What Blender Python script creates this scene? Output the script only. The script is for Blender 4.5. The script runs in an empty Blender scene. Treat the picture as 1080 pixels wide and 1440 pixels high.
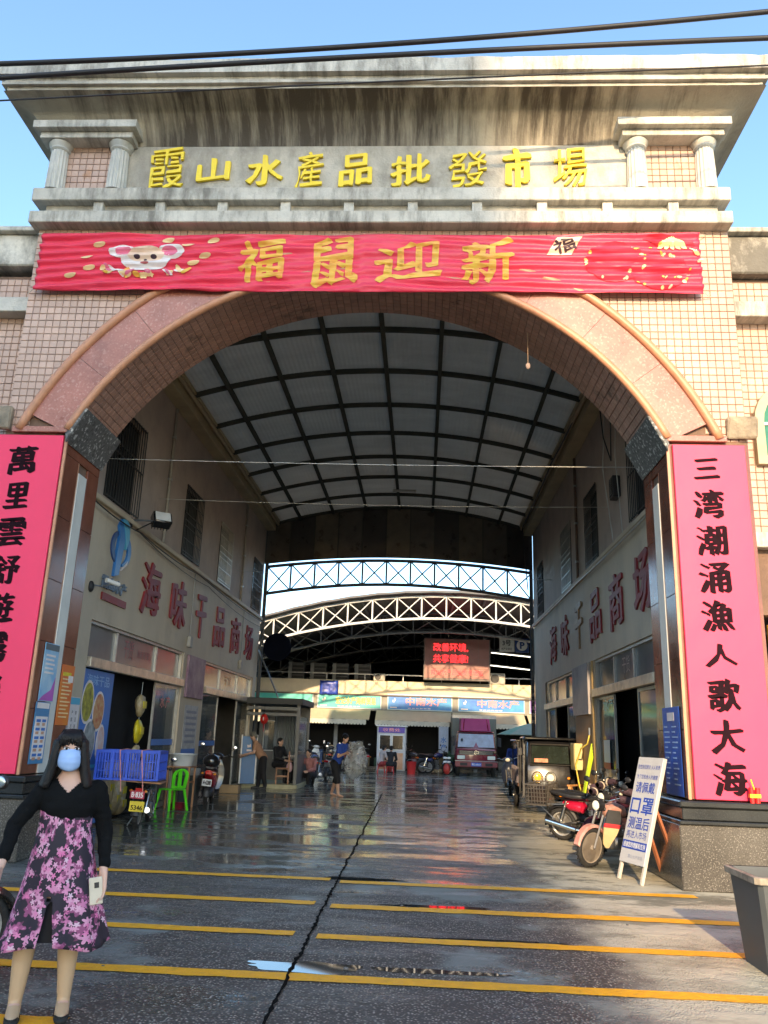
import bpy, bmesh, math, random
from math import radians, sin, cos, pi, atan2, sqrt
from mathutils import Vector, Matrix, noise
random.seed(7)
S = bpy.context.scene
COL = S.collection

# ------------------------------------------------------------------ camera
cd = bpy.data.cameras.new('camera')
cam = bpy.data.objects.new('camera', cd); COL.objects.link(cam); S.camera = cam
yaw, pit, rol = radians(-3.043), radians(15.466), radians(1.924)
fw = Vector((sin(yaw)*cos(pit), cos(yaw)*cos(pit), sin(pit)))
rt = Vector((cos(yaw), -sin(yaw), 0)); up = rt.cross(fw)
r2 = rt*cos(rol)+up*sin(rol); u2 = -rt*sin(rol)+up*cos(rol)
cam.matrix_world = Matrix(((r2.x,u2.x,-fw.x,0),(r2.y,u2.y,-fw.y,-10.15),(r2.z,u2.z,-fw.z,1.55),(0,0,0,1)))
cd.sensor_fit = 'VERTICAL'; cd.sensor_height = 36.0; cd.lens = 1142.27/1440*36.0
cd.clip_start = 0.05; cd.clip_end = 2000
S.render.resolution_x = 768; S.render.resolution_y = 1024

# ------------------------------------------------------------------ light
SUN_EL, SUN_AZ = radians(19.3), radians(-3.2)          # low sun behind the photographer
world = bpy.data.worlds.new('World'); S.world = world; world.use_nodes = True
nt = world.node_tree; nt.nodes.clear()
wo = nt.nodes.new('ShaderNodeOutputWorld'); bg = nt.nodes.new('ShaderNodeBackground')
sk = nt.nodes.new('ShaderNodeTexSky'); sk.sky_type = 'NISHITA'; sk.sun_disc = False
sk.sun_elevation = SUN_EL; sk.sun_rotation = pi - SUN_AZ; sk.altitude = 0; sk.air_density = 1.0; sk.dust_density = .9; sk.ozone_density = 4.5
bg.inputs[1].default_value = 0.15
nt.links.new(sk.outputs[0], bg.inputs[0]); nt.links.new(bg.outputs[0], wo.inputs[0])
sd = bpy.data.lights.new('sun', 'SUN'); sd.energy = 2.0; sd.angle = radians(1.0); sd.color = (1.0, 0.76, 0.53)
sun = bpy.data.objects.new('sun', sd); COL.objects.link(sun)
trav = Vector((-sin(SUN_AZ)*cos(SUN_EL), cos(SUN_AZ)*cos(SUN_EL), -sin(SUN_EL)))
sun.rotation_euler = trav.to_track_quat('-Z', 'Y').to_euler(); sun.location = (6, -40, 30)
S.view_settings.view_transform = 'Standard'; S.view_settings.look = 'None'
S.view_settings.gamma = 1.0; S.view_settings.use_curve_mapping = False
S.view_settings.exposure = 2.0
S.view_settings.use_white_balance = True; S.view_settings.white_balance_temperature = 7600; S.view_settings.white_balance_tint = 6
S.cycles.max_bounces = 8; S.cycles.diffuse_bounces = 4; S.cycles.glossy_bounces = 4; S.cycles.transparent_max_bounces = 16
S.cycles.caustics_reflective = False; S.cycles.caustics_refractive = False
S.cycles.use_denoising = True

# ------------------------------------------------------------------ helpers
W = {}                                                 # world matrix of every root and part
def reg(o, parent=None, m=None):
    W[o.name] = m if m is not None else (W[parent.name] if parent is not None else Matrix.Identity(4))
def thing(name, label, cat, loc=(0,0,0), rz=0.0, group=None, kind=None):
    o = bpy.data.objects.new(name, None); COL.objects.link(o)
    o.location = loc; o.rotation_euler = (0,0,rz); o.empty_display_size = .2
    if label: o['label'] = label
    if cat: o['category'] = cat
    if group: o['group'] = group
    if kind: o['kind'] = kind
    reg(o, m=Matrix.Translation(loc) @ Matrix.Rotation(rz,4,'Z'))
    return o
def tag(o, label, cat, group=None, kind=None):
    if label: o['label'] = label
    if cat: o['category'] = cat
    if group: o['group'] = group
    if kind: o['kind'] = kind
    return o
def link(name, me, mat, parent=None, world=False, label=None):
    o = bpy.data.objects.new(name, me); COL.objects.link(o)
    if parent is not None:
        o.parent = parent
        if world: me.transform(W[parent.name].inverted())
    reg(o, parent)
    if mat is not None: me.materials.clear(); me.materials.append(mat)
    if label: o['label'] = label
    return o
def struct(name, me, mat):
    o = link(name, me, mat); o['kind'] = 'structure'; return o
def frame(o, right, upv):
    r = Vector(right).normalized(); u = Vector(upv).normalized(); n = r.cross(u)
    return Matrix(((r.x,u.x,n.x,o[0]),(r.y,u.y,n.y,o[1]),(r.z,u.z,n.z,o[2]),(0,0,0,1)))
def FF(x, y, z): return frame((x,y,z), (1,0,0), (0,0,1))          # faces the street (-y)
def FL(y, z, x=-5.25): return frame((x,y,z), (0,1,0), (0,0,1))    # on the left wall, faces +x
def FR(y, z, x=3.5): return frame((x,y,z), (0,-1,0), (0,0,1))     # on the right wall, faces -x

class MB:
    def __init__(s): s.bm = bmesh.new()
    def _bev(s, vs, b, seg=1):
        es = list({e for v in vs for e in v.link_edges})
        bmesh.ops.bevel(s.bm, geom=es, offset=b, segments=seg, affect='EDGES', profile=.5)
    def box(s, x0, x1, y0, y1, z0, z1, b=0, m=None):
        q = Matrix.Translation(((x0+x1)/2,(y0+y1)/2,(z0+z1)/2)) @ Matrix.Diagonal((abs(x1-x0),abs(y1-y0),abs(z1-z0),1))
        if m is not None: q = m @ q
        r = bmesh.ops.create_cube(s.bm, size=1, matrix=q)
        if b: s._bev(r['verts'], b)
        return s
    def bar(s, p0, p1, w, h=None, upv=(0,0,1)):
        p0, p1 = Vector(p0), Vector(p1); d = p1-p0; L = d.length
        if L < 1e-6: return s
        d.normalize(); u = Vector(upv)
        if abs(d.dot(u)) > .98: u = Vector((0,1,0))
        r = d.cross(u).normalized(); u = r.cross(d)
        m = Matrix(((d.x,r.x,u.x,0),(d.y,r.y,u.y,0),(d.z,r.z,u.z,0),(0,0,0,1)))
        m = Matrix.Translation((p0+p1)/2) @ m @ Matrix.Diagonal((L, w, h or w, 1))
        bmesh.ops.create_cube(s.bm, size=1, matrix=m); return s
    def cyl(s, p0, p1, r0, r1=None, n=12, cap=True):
        p0, p1 = Vector(p0), Vector(p1); d = p1-p0
        q = d.to_track_quat('Z','Y').to_matrix().to_4x4()
        bmesh.ops.create_cone(s.bm, cap_ends=cap, segments=n, radius1=r0, radius2=(r0 if r1 is None else r1), depth=d.length, matrix=Matrix.Translation((p0+p1)/2) @ q)
        return s
    def ball(s, c, r, n=12, m2=8):
        rr = r if hasattr(r,'__len__') else (r,r,r)
        c = Vector(c); nv = s.bm.verts.new; nf = s.bm.faces.new
        T = nv(c+Vector((0,0,rr[2]))); B = nv(c-Vector((0,0,rr[2]))); R = []
        for i in range(1, m2):
            a = pi*i/m2; R.append([nv(c+Vector((rr[0]*sin(a)*cos(2*pi*k/n), rr[1]*sin(a)*sin(2*pi*k/n), rr[2]*cos(a)))) for k in range(n)])
        for k in range(n): nf((T,R[0][k],R[0][(k+1)%n])); nf((B,R[-1][(k+1)%n],R[-1][k]))
        for P_, Q_ in zip(R, R[1:]):
            for k in range(n): nf((P_[k],Q_[k],Q_[(k+1)%n],P_[(k+1)%n]))
        return s
    def tube(s, pts, r, n=8, closed=False, cap=True):
        pts = [Vector(p) for p in pts]; N = len(pts); rings = []
        rs = r if hasattr(r,'__len__') else [r]*N
        nrm = None
        for i, p in enumerate(pts):
            a = pts[(i-1) % N] if (closed or i > 0) else p
            b = pts[(i+1) % N] if (closed or i < N-1) else p
            t = (b-a).normalized()
            if nrm is None:
                nrm = t.orthogonal().normalized()
            nrm = (nrm - t*nrm.dot(t)).normalized(); bi = t.cross(nrm)
            rings.append([s.bm.verts.new(p + (nrm*cos(2*pi*k/n)+bi*sin(2*pi*k/n))*rs[i]) for k in range(n)])
        for i in range(N if closed else N-1):
            A, B = rings[i], rings[(i+1) % N]
            for k in range(n): s.bm.faces.new((A[k],A[(k+1)%n],B[(k+1)%n],B[k]))
        if cap and not closed:
            s.bm.faces.new(rings[0][::-1]); s.bm.faces.new(rings[-1])
        return s
    def loft(s, rings, cap=True, closed=True):
        R = [[s.bm.verts.new(p) for p in r] for r in rings]
        n = len(R[0])
        for A, B in zip(R, R[1:]):
            for k in range(n if closed else n-1): s.bm.faces.new((A[k],A[(k+1)%n],B[(k+1)%n],B[k]))
        if cap: s.bm.faces.new(R[0][::-1]); s.bm.faces.new(R[-1])
        return s
    def prism(s, poly, d0, d1, m=None, b=0):
        """poly in the local xy plane, extruded local z d0..d1, then matrix m"""
        m = m or Matrix.Identity(4)
        A = [s.bm.verts.new(m @ Vector((x,y,d0))) for x, y in poly]; B = [s.bm.verts.new(m @ Vector((x,y,d1))) for x, y in poly]
        n = len(poly)
        s.bm.faces.new(A[::-1]); s.bm.faces.new(B)
        for k in range(n): s.bm.faces.new((A[k],A[(k+1)%n],B[(k+1)%n],B[k]))
        if b: s._bev(A+B, b)
        return s
    def lathe(s, prof, c=(0,0,0), n=20, m=None):
        m = (m or Matrix.Identity(4)); rings = []
        for r, z in prof: rings.append([m @ (Vector(c)+Vector((max(r,1e-4)*cos(2*pi*k/n), max(r,1e-4)*sin(2*pi*k/n), z))) for k in range(n)])
        return s.loft(rings)
    def quad(s, *pts):
        s.bm.faces.new([s.bm.verts.new(p) for p in pts]); return s
    def map(s, f):
        for v in s.bm.verts: v.co = f(v.co)
        return s
    def mesh(s, name, smooth=False, norm=True):
        if norm: bmesh.ops.recalc_face_normals(s.bm, faces=s.bm.faces)
        me = bpy.data.meshes.new(name); s.bm.to_mesh(me); s.bm.free()
        if smooth: me.polygons.foreach_set('use_smooth', [True]*len(me.polygons))
        return me
    def build(s, name, mat, parent=None, world=False, smooth=False, label=None):
        o = link(name, s.mesh(name, smooth), mat, parent, world, label)
        if smooth == 'auto': autosm(o)
        return o
def autosm(o, ang=40):
    me = o.data; me.polygons.foreach_set('use_smooth', [True]*len(me.polygons))
    bm = bmesh.new(); bm.from_mesh(me)
    for e in bm.edges:
        if len(e.link_faces) == 2 and e.calc_face_angle(0) > radians(ang): e.smooth = False
    bm.to_mesh(me); bm.free()
def kids(o): return [c for c in bpy.data.objects if c.parent == o]
def copy_tree(o, parent=None, tree=None):
    if tree is None:
        tree = {}
        for c in bpy.data.objects:
            if c.parent: tree.setdefault(c.parent.name, []).append(c)
    c = o.copy(); COL.objects.link(c)
    if parent is not None: c.parent = parent
    for ch in tree.get(o.name, []): copy_tree(ch, c, tree)
    return c

# text as real mesh, fitted into a w x h box centred on the frame's origin
def text_mesh(body, w, h, ext=0.0, bold=0.0, jit=0.0, slant=0.0, keep=False, space=1.0, seed=0, line=1.0):
    c = bpy.data.curves.new('t', 'FONT'); c.body = body; c.size = 1; c.align_x = 'CENTER'; c.align_y = 'CENTER'
    c.offset = 0; c.resolution_u = 2; c.space_character = space; c.space_line = line
    o = bpy.data.objects.new('t', c); me = bpy.data.meshes.new_from_object(o)
    bpy.data.objects.remove(o); bpy.data.curves.remove(c)
    vs = [v.co.copy() for v in me.vertices]
    if not vs: return me
    x0, x1 = min(v.x for v in vs), max(v.x for v in vs); y0, y1 = min(v.y for v in vs), max(v.y for v in vs)
    sx, sy = w/max(x1-x0,1e-6), h/max(y1-y0,1e-6)
    if keep: sx = sy = min(sx, sy)
    for v in me.vertices:
        x, y = (v.co.x-(x0+x1)/2)*sx, (v.co.y-(y0+y1)/2)*sy
        if slant: y += slant*x
        if jit:
            q = Vector((x*7/h+seed*13.1, y*7/h, seed*3.7))
            d = noise.noise_vector(q)*jit*h + noise.noise_vector(q*2.7)*jit*.6*h
            x += d.x; y += d.y
        v.co = (x, y, 0)
    bm = bmesh.new(); bm.from_mesh(me)
    if bold > .008:                                       # thicker strokes: shifted copies, each a hair deeper
        d = bold*sy*1.0; src = bm.copy(); tmp = bpy.data.meshes.new('x'); n = 0
        for dx, dy in (((1.5,-1.0),(1.0,-.7),(.5,-.35),(-.5,.35),(-1.0,.7),(-1.5,1.0)) if jit else ((.9,0),(-.9,0),(0,.9),(0,-.9),(.6,.6),(-.6,.6),(.6,-.6),(-.6,-.6))):
            n += 1; q = src.copy()
            for v in q.verts: v.co += Vector((dx*d, dy*d*.7, -.00025*n))
            q.to_mesh(tmp); bm.from_mesh(tmp); q.free()
        src.free(); bpy.data.meshes.remove(tmp)
    if ext:
        r = bmesh.ops.extrude_face_region(bm, geom=bm.faces[:])
        for g in r['geom']:
            if isinstance(g, bmesh.types.BMVert): g.co.z += ext
        bmesh.ops.recalc_face_normals(bm, faces=bm.faces)
    bm.to_mesh(me); bm.free()
    return me
def text(parent, body, m, w, h, mat, name='lettering', ext=0.0, bold=0.02, jit=0.0, slant=0.0, keep=False, off=.004, space=1.0, seed=0, label=None, line=1.0):
    me = text_mesh(body, w, h, ext, bold, jit, slant, keep, space, seed, line)
    me.transform(m @ Matrix.Translation((0,0,off)))
    return link(name, me, mat, parent, world=True, label=label)
def drape(me, step, f):
    bm = bmesh.new(); bm.from_mesh(me)
    xs = [v.co.x for v in bm.verts]; zs = [v.co.z for v in bm.verts]
    for ax, lo, hi in ((0,min(xs),max(xs)),(2,min(zs),max(zs))):
        n = int((hi-lo)/step)
        for i in range(1, n+1):
            co = [0,0,0]; co[ax] = lo+i*step; no = [0,0,0]; no[ax] = 1
            bmesh.ops.bisect_plane(bm, geom=bm.verts[:]+bm.edges[:]+bm.faces[:], plane_co=co, plane_no=no)
    for v in bm.verts: v.co.y = f(v.co)
    bm.to_mesh(me); bm.free()

# ------------------------------------------------------------------ materials
MATS = {}
def mat(name, col, rough=.55, metal=0.0, var=.15, vs=3.0, col2=None, bump=0.0, bs=60.0, rnd=0.0, coat=0.0, alpha=1.0, emit=0.0, stretch=(1,1,1), spec=.5, dirt=0.0, dcol=(.05,.04,.03), trans=0.0, rvar=.12):
    if name in MATS: return MATS[name]
    m = bpy.data.materials.new(name); m.use_nodes = True; MATS[name] = m
    t = m.node_tree; N = t.nodes; L = t.links; b = N['Principled BSDF']
    tc = N.new('ShaderNodeTexCoord'); mp = N.new('ShaderNodeMapping'); mp.inputs['Scale'].default_value = stretch
    L.new(tc.outputs['Object'], mp.inputs['Vector'])
    if rnd: gp = N.new('ShaderNodeNewGeometry'); L.new(gp.outputs['Position'], mp.inputs['Vector'])
    n1 = N.new('ShaderNodeTexNoise'); n1.inputs['Scale'].default_value = vs; n1.inputs['Detail'].default_value = 6; n1.inputs['Roughness'].default_value = .62
    L.new(mp.outputs[0], n1.inputs['Vector'])
    cr = N.new('ShaderNodeValToRGB'); cr.color_ramp.elements[0].position = .3; cr.color_ramp.elements[1].position = .7
    c0 = [max(0, c*(1-var)) for c in col]; c1 = [min(1, c*(1+var)) for c in (col2 or col)]
    if col2: c0 = list(col); c1 = list(col2)
    cr.color_ramp.elements[0].color = (*c0,1); cr.color_ramp.elements[1].color = (*c1,1)
    L.new(n1.outputs['Fac'], cr.inputs[0]); out = cr.outputs[0]
    if dirt:
        n3 = N.new('ShaderNodeTexNoise'); n3.inputs['Scale'].default_value = vs*.6; n3.inputs['Detail'].default_value = 9; n3.inputs['Roughness'].default_value = .72
        L.new(gp.outputs['Position'] if rnd else tc.outputs['Object'], n3.inputs['Vector'])
        r3 = N.new('ShaderNodeMapRange'); r3.inputs[1].default_value = .52; r3.inputs[2].default_value = .72; r3.inputs[4].default_value = dirt
        L.new(n3.outputs['Fac'], r3.inputs[0]); mx = N.new('ShaderNodeMixRGB'); mx.inputs[2].default_value = (*dcol,1)
        L.new(r3.outputs[0], mx.inputs[0]); L.new(out, mx.inputs[1]); out = mx.outputs[0]
    if rnd:
        g = N.new('ShaderNodeNewGeometry'); oi = N.new('ShaderNodeObjectInfo'); ad = N.new('ShaderNodeMath'); fr = N.new('ShaderNodeMath'); fr.operation = 'FRACT'
        L.new(g.outputs['Random Per Island'], ad.inputs[0]); L.new(oi.outputs['Random'], ad.inputs[1]); L.new(ad.outputs[0], fr.inputs[0])
        mr = N.new('ShaderNodeMapRange'); mr.inputs[3].default_value = 1-rnd; mr.inputs[4].default_value = 1+rnd*.6
        L.new(fr.outputs[0], mr.inputs[0]); hs = N.new('ShaderNodeHueSaturation'); L.new(mr.outputs[0], hs.inputs['Value']); L.new(out, hs.inputs['Color']); out = hs.outputs[0]
    L.new(out, b.inputs['Base Color'])
    rr = N.new('ShaderNodeMapRange'); rr.inputs[3].default_value = max(.02, rough-rvar); rr.inputs[4].default_value = min(1, rough+rvar)
    L.new(n1.outputs['Fac'], rr.inputs[0]); L.new(rr.outputs[0], b.inputs['Roughness'])
    b.inputs['Metallic'].default_value = metal; b.inputs['Coat Weight'].default_value = coat; b.inputs['Coat Roughness'].default_value = .08
    b.inputs['Alpha'].default_value = alpha; b.inputs['Specular IOR Level'].default_value = spec; b.inputs['Transmission Weight'].default_value = trans
    if emit: L.new(out, b.inputs['Emission Color']); b.inputs['Emission Strength'].default_value = emit
    if bump:
        n2 = N.new('ShaderNodeTexNoise'); n2.inputs['Scale'].default_value = bs; n2.inputs['Detail'].default_value = 5
        L.new(tc.outputs['Object'], n2.inputs['Vector']); bp = N.new('ShaderNodeBump'); bp.inputs['Strength'].default_value = bump; bp.inputs['Distance'].default_value = .02
        L.new(n2.outputs['Fac'], bp.inputs['Height']); L.new(bp.outputs[0], b.inputs['Normal'])
    return m
def speckle(name, col, dark, light, scale=120, rough=.2, amt=.35):
    """polished or weathered granite: grains of dark and light in a base colour"""
    m = mat(name, col, rough, var=.22, vs=1.8, dirt=.5, dcol=dark)
    t = m.node_tree; N = t.nodes; L = t.links; b = N['Principled BSDF']; src = b.inputs['Base Color'].links[0].from_socket
    tc = N.new('ShaderNodeTexCoord'); v = N.new('ShaderNodeTexNoise'); v.inputs['Scale'].default_value = scale; v.inputs['Detail'].default_value = 2; L.new(tc.outputs['Object'], v.inputs['Vector'])
    for a, b2, c in ((.30,.42,dark),(.66,.58,light)):
        r = N.new('ShaderNodeMapRange'); r.inputs[1].default_value = b2; r.inputs[2].default_value = a; r.inputs[4].default_value = amt
        L.new(v.outputs['Fac'], r.inputs[0]); x = N.new('ShaderNodeMixRGB'); x.inputs[2].default_value = (*c,1)
        L.new(r.outputs[0], x.inputs[0]); L.new(src, x.inputs[1]); src = x.outputs[0]
    L.new(src, b.inputs['Base Color']); return m
def stained(name, base, streak, amt, zs=.35, xs=5.0, lo=.45, hi=.7, rough=.85, centre=None):
    """old render with rain streaks that run down it"""
    m = mat(name, base, rough, var=.18, vs=2.2, dirt=.55, dcol=(.13,.115,.09), bump=.35, bs=35)
    t = m.node_tree; N = t.nodes; L = t.links; b = N['Principled BSDF']; src = b.inputs['Base Color'].links[0].from_socket
    tc = N.new('ShaderNodeTexCoord'); mp = N.new('ShaderNodeMapping'); mp.inputs['Scale'].default_value = (xs, .6, zs); L.new(tc.outputs['Object'], mp.inputs['Vector'])
    n = N.new('ShaderNodeTexNoise'); n.inputs['Scale'].default_value = 1.3; n.inputs['Detail'].default_value = 7; n.inputs['Roughness'].default_value = .68; L.new(mp.outputs[0], n.inputs['Vector'])
    n2 = N.new('ShaderNodeTexNoise'); n2.inputs['Scale'].default_value = .45; n2.inputs['Detail'].default_value = 2; L.new(tc.outputs['Object'], n2.inputs['Vector'])
    ad = N.new('ShaderNodeMath'); ad.operation = 'MULTIPLY_ADD'; ad.inputs[1].default_value = .7; L.new(n2.outputs['Fac'], ad.inputs[0]); L.new(n.outputs['Fac'], ad.inputs[2])
    val = ad.outputs[0]
    if centre:
        sx = N.new('ShaderNodeSeparateXYZ'); L.new(tc.outputs['Object'], sx.inputs[0])
        a = N.new('ShaderNodeMath'); a.operation = 'SUBTRACT'; a.inputs[1].default_value = centre[0]; L.new(sx.outputs['X'], a.inputs[0])
        c = N.new('ShaderNodeMath'); c.operation = 'ABSOLUTE'; L.new(a.outputs[0], c.inputs[0])
        d = N.new('ShaderNodeMapRange'); d.inputs[1].default_value = centre[1]; d.inputs[2].default_value = centre[2]; d.inputs[3].default_value = .05; d.inputs[4].default_value = -.22
        L.new(c.outputs[0], d.inputs[0]); e = N.new('ShaderNodeMath'); L.new(val, e.inputs[0]); L.new(d.outputs[0], e.inputs[1]); val = e.outputs[0]
    r = N.new('ShaderNodeMapRange'); r.inputs[1].default_value = lo+.35; r.inputs[2].default_value = hi+.35; r.inputs[4].default_value = amt; L.new(val, r.inputs[0])
    x = N.new('ShaderNodeMixRGB'); x.inputs[2].default_value = (*streak,1); L.new(r.outputs[0], x.inputs[0]); L.new(src, x.inputs[1]); L.new(x.outputs[0], b.inputs['Base Color'])
    return m

GOLD = mat('gold_paint', (.85,.62,.03), .4, metal=.1, var=.1)
BANRED = mat('banner_red', (.74,.035,.08), .45, var=.14, vs=3, bump=.3, bs=14, stretch=(.3,1,4))
COUPRED = mat('couplet_red', (.84,.035,.11), .5, var=.06, vs=1.2, bump=.35, bs=2.2)
INK = mat('black_ink', (.016,.005,.008), .8, var=.3, vs=9, spec=.08)
TILE = mat('pink_tile', (.53,.355,.275), .4, var=.1, vs=1.1, rnd=.12, dirt=.25, dcol=(.34,.24,.17))
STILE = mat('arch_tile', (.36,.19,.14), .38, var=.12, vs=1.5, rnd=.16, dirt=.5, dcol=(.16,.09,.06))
MORTAR = mat('mortar', (.17,.105,.075), .9, var=.3, bump=.3)
GRANR = speckle('red_granite', (.38,.15,.11), (.24,.085,.06), (.58,.36,.29), 34, .3, .4)
GRANB = speckle('brown_granite', (.20,.065,.038), (.06,.022,.015), (.34,.16,.11), 130, .2)
GRAND = speckle('dark_granite', (.075,.066,.055), (.018,.016,.014), (.30,.27,.23), 70, .22, .55)
GRANC = speckle('cap_granite', (.02,.022,.022), (.008,.008,.008), (.08,.08,.08), 150, .16)
MOULD = mat('terracotta_moulding', (.50,.23,.13), .45, var=.15, vs=6, dirt=.25, dcol=(.3,.16,.1))
CONC = stained('stained_concrete', (.40,.355,.275), (.060,.046,.034), .93, lo=.36, hi=.62, centre=(0,2.9,4.9))
CONCF = stained('frieze_concrete', (.50,.465,.395), (.19,.17,.14), .75, zs=.9, xs=2.4, lo=.42, hi=.72)
LEDGE = stained('ledge_concrete', (.54,.51,.445), (.12,.11,.09), .8, zs=1.2, xs=5, lo=.46, hi=.72)
COLM = mat('column_render', (.52,.51,.46), .8, var=.15, dirt=.3, dcol=(.3,.28,.24), bump=.2)
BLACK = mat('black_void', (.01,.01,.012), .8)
BLKP = mat('black_paint', (.012,.012,.014), .22, coat=.6, var=.3, dirt=.2, dcol=(.05,.045,.04))
BLKM = mat('black_plastic', (.018,.018,.02), .5, var=.3, vs=10)
RUB = mat('rubber', (.018,.017,.016), .8, var=.3, vs=20, dirt=.5, dcol=(.10,.085,.065))
CHROME = mat('chrome', (.62,.62,.60), .18, metal=1, var=.1)
STEEL = mat('steel', (.40,.40,.40), .35, metal=.9, var=.2, vs=8, dirt=.3, dcol=(.12,.08,.05))
ALU = mat('aluminium', (.50,.48,.44), .38, metal=.55, var=.15, vs=6, dirt=.35, dcol=(.22,.18,.13))
WHITE = mat('white_paint', (.72,.72,.70), .45, var=.06)
GLASS = mat('dusty_glass', (.10,.13,.14), .08, alpha=.42, var=.25, vs=2, spec=.8, rvar=.05)
GLASSD = mat('dark_glass', (.008,.009,.010), .12, var=.3, spec=.35, rvar=.04)
FROST = mat('frosted_glass', (.14,.155,.16), .2, var=.15, vs=1.5, spec=.7)
WOOD = mat('old_wood', (.36,.17,.08), .6, var=.3, vs=4, stretch=(1,1,.2), bump=.2)
BLUE = mat('blue_print', (.03,.16,.48), .45, var=.12, vs=4)
CYAN = mat('cyan_print', (.05,.42,.62), .45, var=.1)
SKIN = mat('skin', (.62,.37,.26), .5, var=.06, vs=12)

def add_rust(m, col, sc, lo, hi, amt):
    t = m.node_tree; N = t.nodes; L = t.links; b = N['Principled BSDF']; src = b.inputs['Base Color'].links[0].from_socket
    g = N.new('ShaderNodeNewGeometry'); mp = N.new('ShaderNodeMapping'); mp.inputs['Scale'].default_value = sc; L.new(g.outputs['Position'], mp.inputs[0])
    n = N.new('ShaderNodeTexNoise'); n.inputs['Scale'].default_value = 1; n.inputs['Detail'].default_value = 6; n.inputs['Roughness'].default_value = .65; L.new(mp.outputs[0], n.inputs['Vector'])
    r = N.new('ShaderNodeMapRange'); r.inputs[1].default_value = lo; r.inputs[2].default_value = hi; r.inputs[4].default_value = amt; L.new(n.outputs['Fac'], r.inputs[0])
    x = N.new('ShaderNodeMixRGB'); x.inputs[2].default_value = (*col,1); L.new(r.outputs[0], x.inputs[0]); L.new(src, x.inputs[1]); L.new(x.outputs[0], b.inputs['Base Color'])
add_rust(TILE, (.42,.17,.035), (1.6,1,.9), .66, .74, .75)
add_rust(TILE, (.20,.15,.12), (.5,1,.35), .56, .70, .35)
add_rust(STILE, (.06,.035,.025), (1.5,1.5,1.5), .60, .70, .8)
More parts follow.
